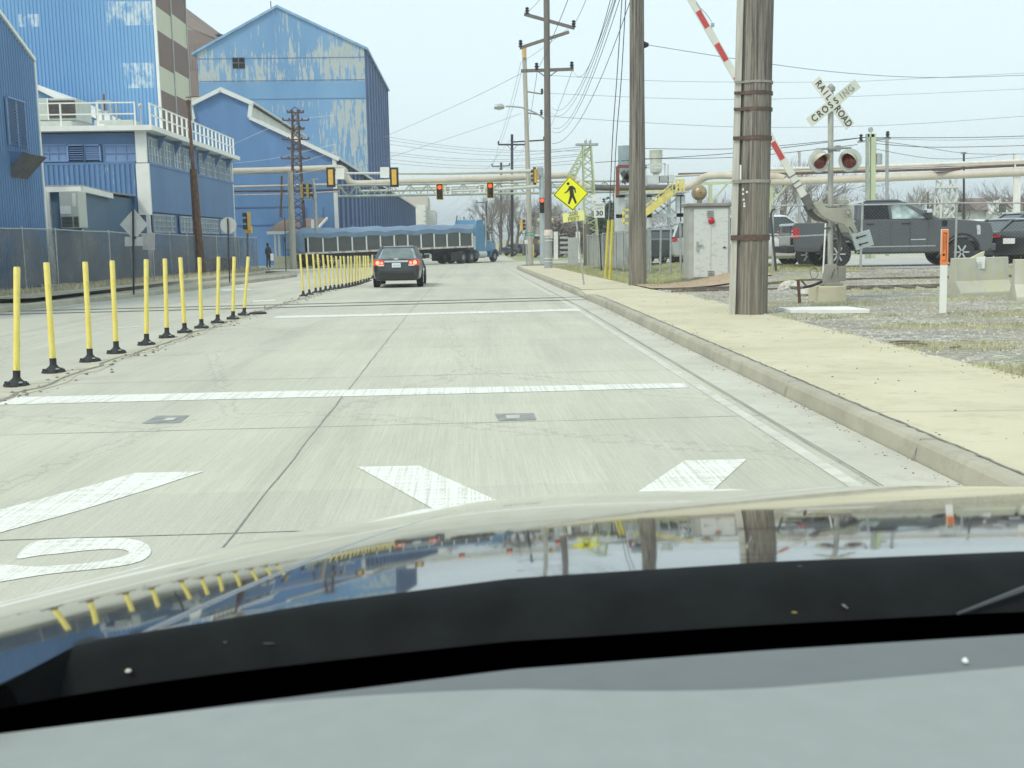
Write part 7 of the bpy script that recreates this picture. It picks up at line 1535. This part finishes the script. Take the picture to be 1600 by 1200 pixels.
# dark evergreens by the speed sign
def evergreen(px,ytop,Y,seed,w_,label,mat,dens=2600):
    r=random.Random(seed); q=P(px,400,Y); top=P(px,ytop,Y).z; z0=-.3; t=thing('evergreen_tree',label,'tree',(q.x,Y,z0)); h=top-z0
    b=Lc(); b.tube([(0,0,0),(0,0,h*.5),(0,0,h*.9)],[.16,.1,.03],6); b.build('trunk',BK,t)
    b=Lc(); cl=[(r.gauss(0,.3)*w_,r.gauss(0,.3)*w_,h*(.2+.75*r.random()),r.uniform(.25,.5)*w_) for _ in range(16)]
    for _ in range(dens):
        c=r.choice(cl); k=(1-c[2]/h*.55); p=V((c[0]*k,c[1]*k,c[2]))+V((r.gauss(0,1),r.gauss(0,1),r.gauss(0,.8)))*c[3]*.42; s=r.uniform(.08,.2); d=V((r.gauss(0,1),r.gauss(0,1),r.gauss(0,1))).normalized(); u,v=frame(d); b.face([p+u*s,p+v*s*.6,p-u*s,p-v*s*.6])
    b.build('crown',mat,t,recalc=False)
LV=M('dark_foliage',(.06,.085,.05),.8,var=.6,scale=1.2); LV2=M('olive_foliage',(.17,.19,.10),.85,var=.4,scale=1.2)
evergreen(953,318,92,1,3.0,'dark evergreen tree behind the speed limit sign',LV); evergreen(966,322,88,2,2.6,'dark evergreen tree left of the process unit legs',LV); evergreen(984,322,90,8,2.4,'dark evergreen hidden partly by the dark wooden pole',LV)
0 and evergreen(1500,285,135,3,4.0,'pale olive tree behind the pale gabled house',LV2,1500); 0 and evergreen(1590,290,130,4,5.0,'pale olive tree behind the right pale steel posts',LV2,1500)
evergreen(870,350,120,5,5,'low dark shrub mass in front of the brown-roofed house, left one',BK,1500); evergreen(905,352,118,6,5,'low dark shrub mass in front of the brown-roofed house, right one',BK,1500)
# background tree line, nobody could count it
def fx4(r):
    x=r.uniform(-20,260); return x,0,0
b=W(); r=random.Random(9)
for i in range(16000):
    x=r.uniform(-3,330); y=r.uniform(300,340); h=8+4*noise.noise(V((x*.05,0,0)))+3*noise.noise(V((x*.3,1,0))); z=-.5+(r.random()**.8)*h; a=r.uniform(0,3.14); s=r.uniform(.15,1.6)
    d=V((math.cos(a)*.35,.1,r.uniform(.4,1))); w_=V((.1,0,0)); p=V((x,y,z)); b.face([p-w_,p+w_,p+d*s*1.6])
tag(b.build('distant_woods',M('distant_twigs',(.30,.28,.25),.95,var=.2,scale=.2),None,recalc=False),None,None,None,'stuff')
# ================= wires =================
WIRE=M('wire_black',(.05,.055,.06),.6); WIRE2=M('wire_grey',(.22,.25,.27),.6)
def wire(label,pts,r=.012,mat=WIRE,sag=0,group=None):
    """pts = (px,py,Y); sag metres between two points"""
    q=[P(*p) for p in pts]
    if len(q)==2:
        a,c=q; q=[a.lerp(c,k/14)-V((0,0,sag*4*(k/14)*(1-k/14))) for k in range(15)]
    else: q=curve(q,5)
    b=W(); b.tube(q,r,4); tag(b.build('power_line',mat,None,True),label,'power line',group)
# long E-W lines right side
wire('uppermost long wire sweeping across the sky from the thick pole to the right edge',[(1005,69,33),(1150,92,34),(1300,112,36),(1450,121,38),(1620,117,40)],.010,WIRE2)
for i,(pts,rr) in enumerate((([(1620,136,90),(1400,128,90)],.012),([(860,118,80),(1050,127,80),(1300,128,85),(1450,122,88),(1620,113,90)],.014),([(860,146,80),(1050,154,80),(1200,155,82),(1400,148,88),(1620,138,90)],.014),([(860,182,80),(1050,194,80),(1200,199,84),(1400,195,88),(1620,180,90)],.016))): 
    if i: wire('thin grey wire crossing the sky behind the crossbuck, %s of three'%('','top','middle','lowest')[i],pts,rr,WIRE2)
for i,(pts,rr) in enumerate((([(1005,232,60),(1160,232,58),(1357,214,56)],.018),([(930,254,70),(1005,249,66),(1160,238,60),(1357,214,56)],.020),([(1005,248,62),(1160,245,60),(1340,226,57)],.018),([(1363,215,56),(1500,215,56),(1620,212,56)],.018),([(1363,216,56),(1480,219,56),(1620,215,56)],.012),([(1363,224,56),(1460,230,58),(1620,227,60)],.018),([(1363,219,56),(1430,228,62),(1503,239,70),(1560,241,72),(1620,240,72)],.016),([(1363,232,58),(1450,247,60),(1520,247,64),(1585,240,70)],.014))):
    wire('%s dark wire running %s from the green steel posts'%(('top','second','third','fourth','lowest')[i if i<3 else i-3],'left' if i<3 else 'right'),pts,rr*.9,WIRE if rr>.013 else WIRE2)
# wires left across the junction
for i,(y0,ym,y1) in enumerate(((221,235,236),(226,238,229),(232,243,232),(245,249,240),(249,252,243),(256,259,249),(262,262,255))):
    wire('thin wire strung across the junction sky from the peeling barn, %s from the top'%('first','second','third','fourth','fifth','sixth','seventh')[i],[(600,y0-8,110),(700,(y0+ym)/2,105),(800,ym,100),(915,y1,72)],.016,WIRE2)
wire('thin wire falling left from the slim brown pole to the blue shed, upper one',[(814,115,62),(740,152,75),(640,197,95),(560,230,105)],.014,WIRE2); wire('thin wire falling left from the slim brown pole to the blue shed, lower one',[(815,177,86),(740,203,92),(560,262,104)],.014,WIRE2)
# bundle from the crossarms up to the upper right near poles
S_=[((894,106),(975,-10)),((864,213),(962,-10)),((862,178),(950,-10)),((862,203),(968,-10)),((866,222),(985,0)),((893,106),(972,-10)),((840,108),(890,-10))]
for i,(a,c) in enumerate((((893,104,62),(957,-12,25)),((862,168,62),(962,-12,28)),((862,177,62),(965,-12,27)),((862,205,62),(972,-12,26)),((863,224,62),(984,4,33)),((815,97,86),(898,36,62)),((842,105,62),(892,-12,34)),((821,20,62),(852,-12,45)),((897,38,62),(920,-12,45)),((864,200,62),(966,-12,30)))):
    wire('black cable climbing from the slim brown pole out of the photo top',[a,c],.012 if c[2]>30 else .009,WIRE,sag=(1.1 if i in(0,1,2,3,4,9) else .1),group='cables above the slim brown pole')
for i,(pts) in enumerate(([(972,-5,30),(964,120,30),(957,220,30),(952,344,37)],[(978,-5,30),(971,120,31),(963,220,33),(957,343,37)])):
    wire('steep guy wire coming down to the yellow guards, %s one'%('left','right')[i],pts,.012,WIRE)
for i,(a,c) in enumerate((((779,224,125),(814,97,86)),((782,226,125),(815,111,86)),((820,224,125),(840,108,62)),((849,218,126),(894,110,62)),((769,259,170),(779,226,125)),((796,258,170),(821,226,125)))):
    wire('thin span between the far crossarm poles',[a,c],.015,WIRE2,.4,'spans between the far crossarm poles')
for i,(a,c) in enumerate((((800,215,125),(700,322,330)),((745,317,190),(690,345,400)),((783,262,170),(680,352,420)))):
    wire('faint wire running off to the horizon over the truck, %s'%('top one','middle one','lowest one')[i],[a,c],.02,WIRE2,1.0)
wire('pale service wire from the pale pole by the guard shack up to the shed corner',[(455,272,84),(520,258,90)],.014,WHT2,.1); wire('cable from the pale pole to the wall left of it',[(452,275,84),(440,300,90),(425,340,96)],.014,WIRE2)
for i,y in enumerate((248,275,292)): wire('light wire drooping over the front of the blue shed, %s one'%('upper','middle','lower')[i],[(365,y-20,90),(430,y-28,92),(524,y-45-5*i,96)] if i else [(365,225,88),(450,190,92),(524,180,99)],.012,WHT2)
# ================= air =================
b=W(); b.box((-920,-30,-1.7),(920,1520,33)); hzo=b.build('haze',bpy.data.materials.new('haze_air')); hzo['kind']='stuff'
hm=hzo.data.materials[0]; hm.use_nodes=True; hn=hm.node_tree; hn.nodes.clear(); ou=hn.nodes.new('ShaderNodeOutputMaterial'); pv=hn.nodes.new('ShaderNodeVolumePrincipled'); pv.inputs['Color'].default_value=(.93,.97,1,1); pv.inputs['Density'].default_value=.0010; pv.inputs['Anisotropy'].default_value=.3
hn.links.new(pv.outputs[0],ou.inputs['Volume'])
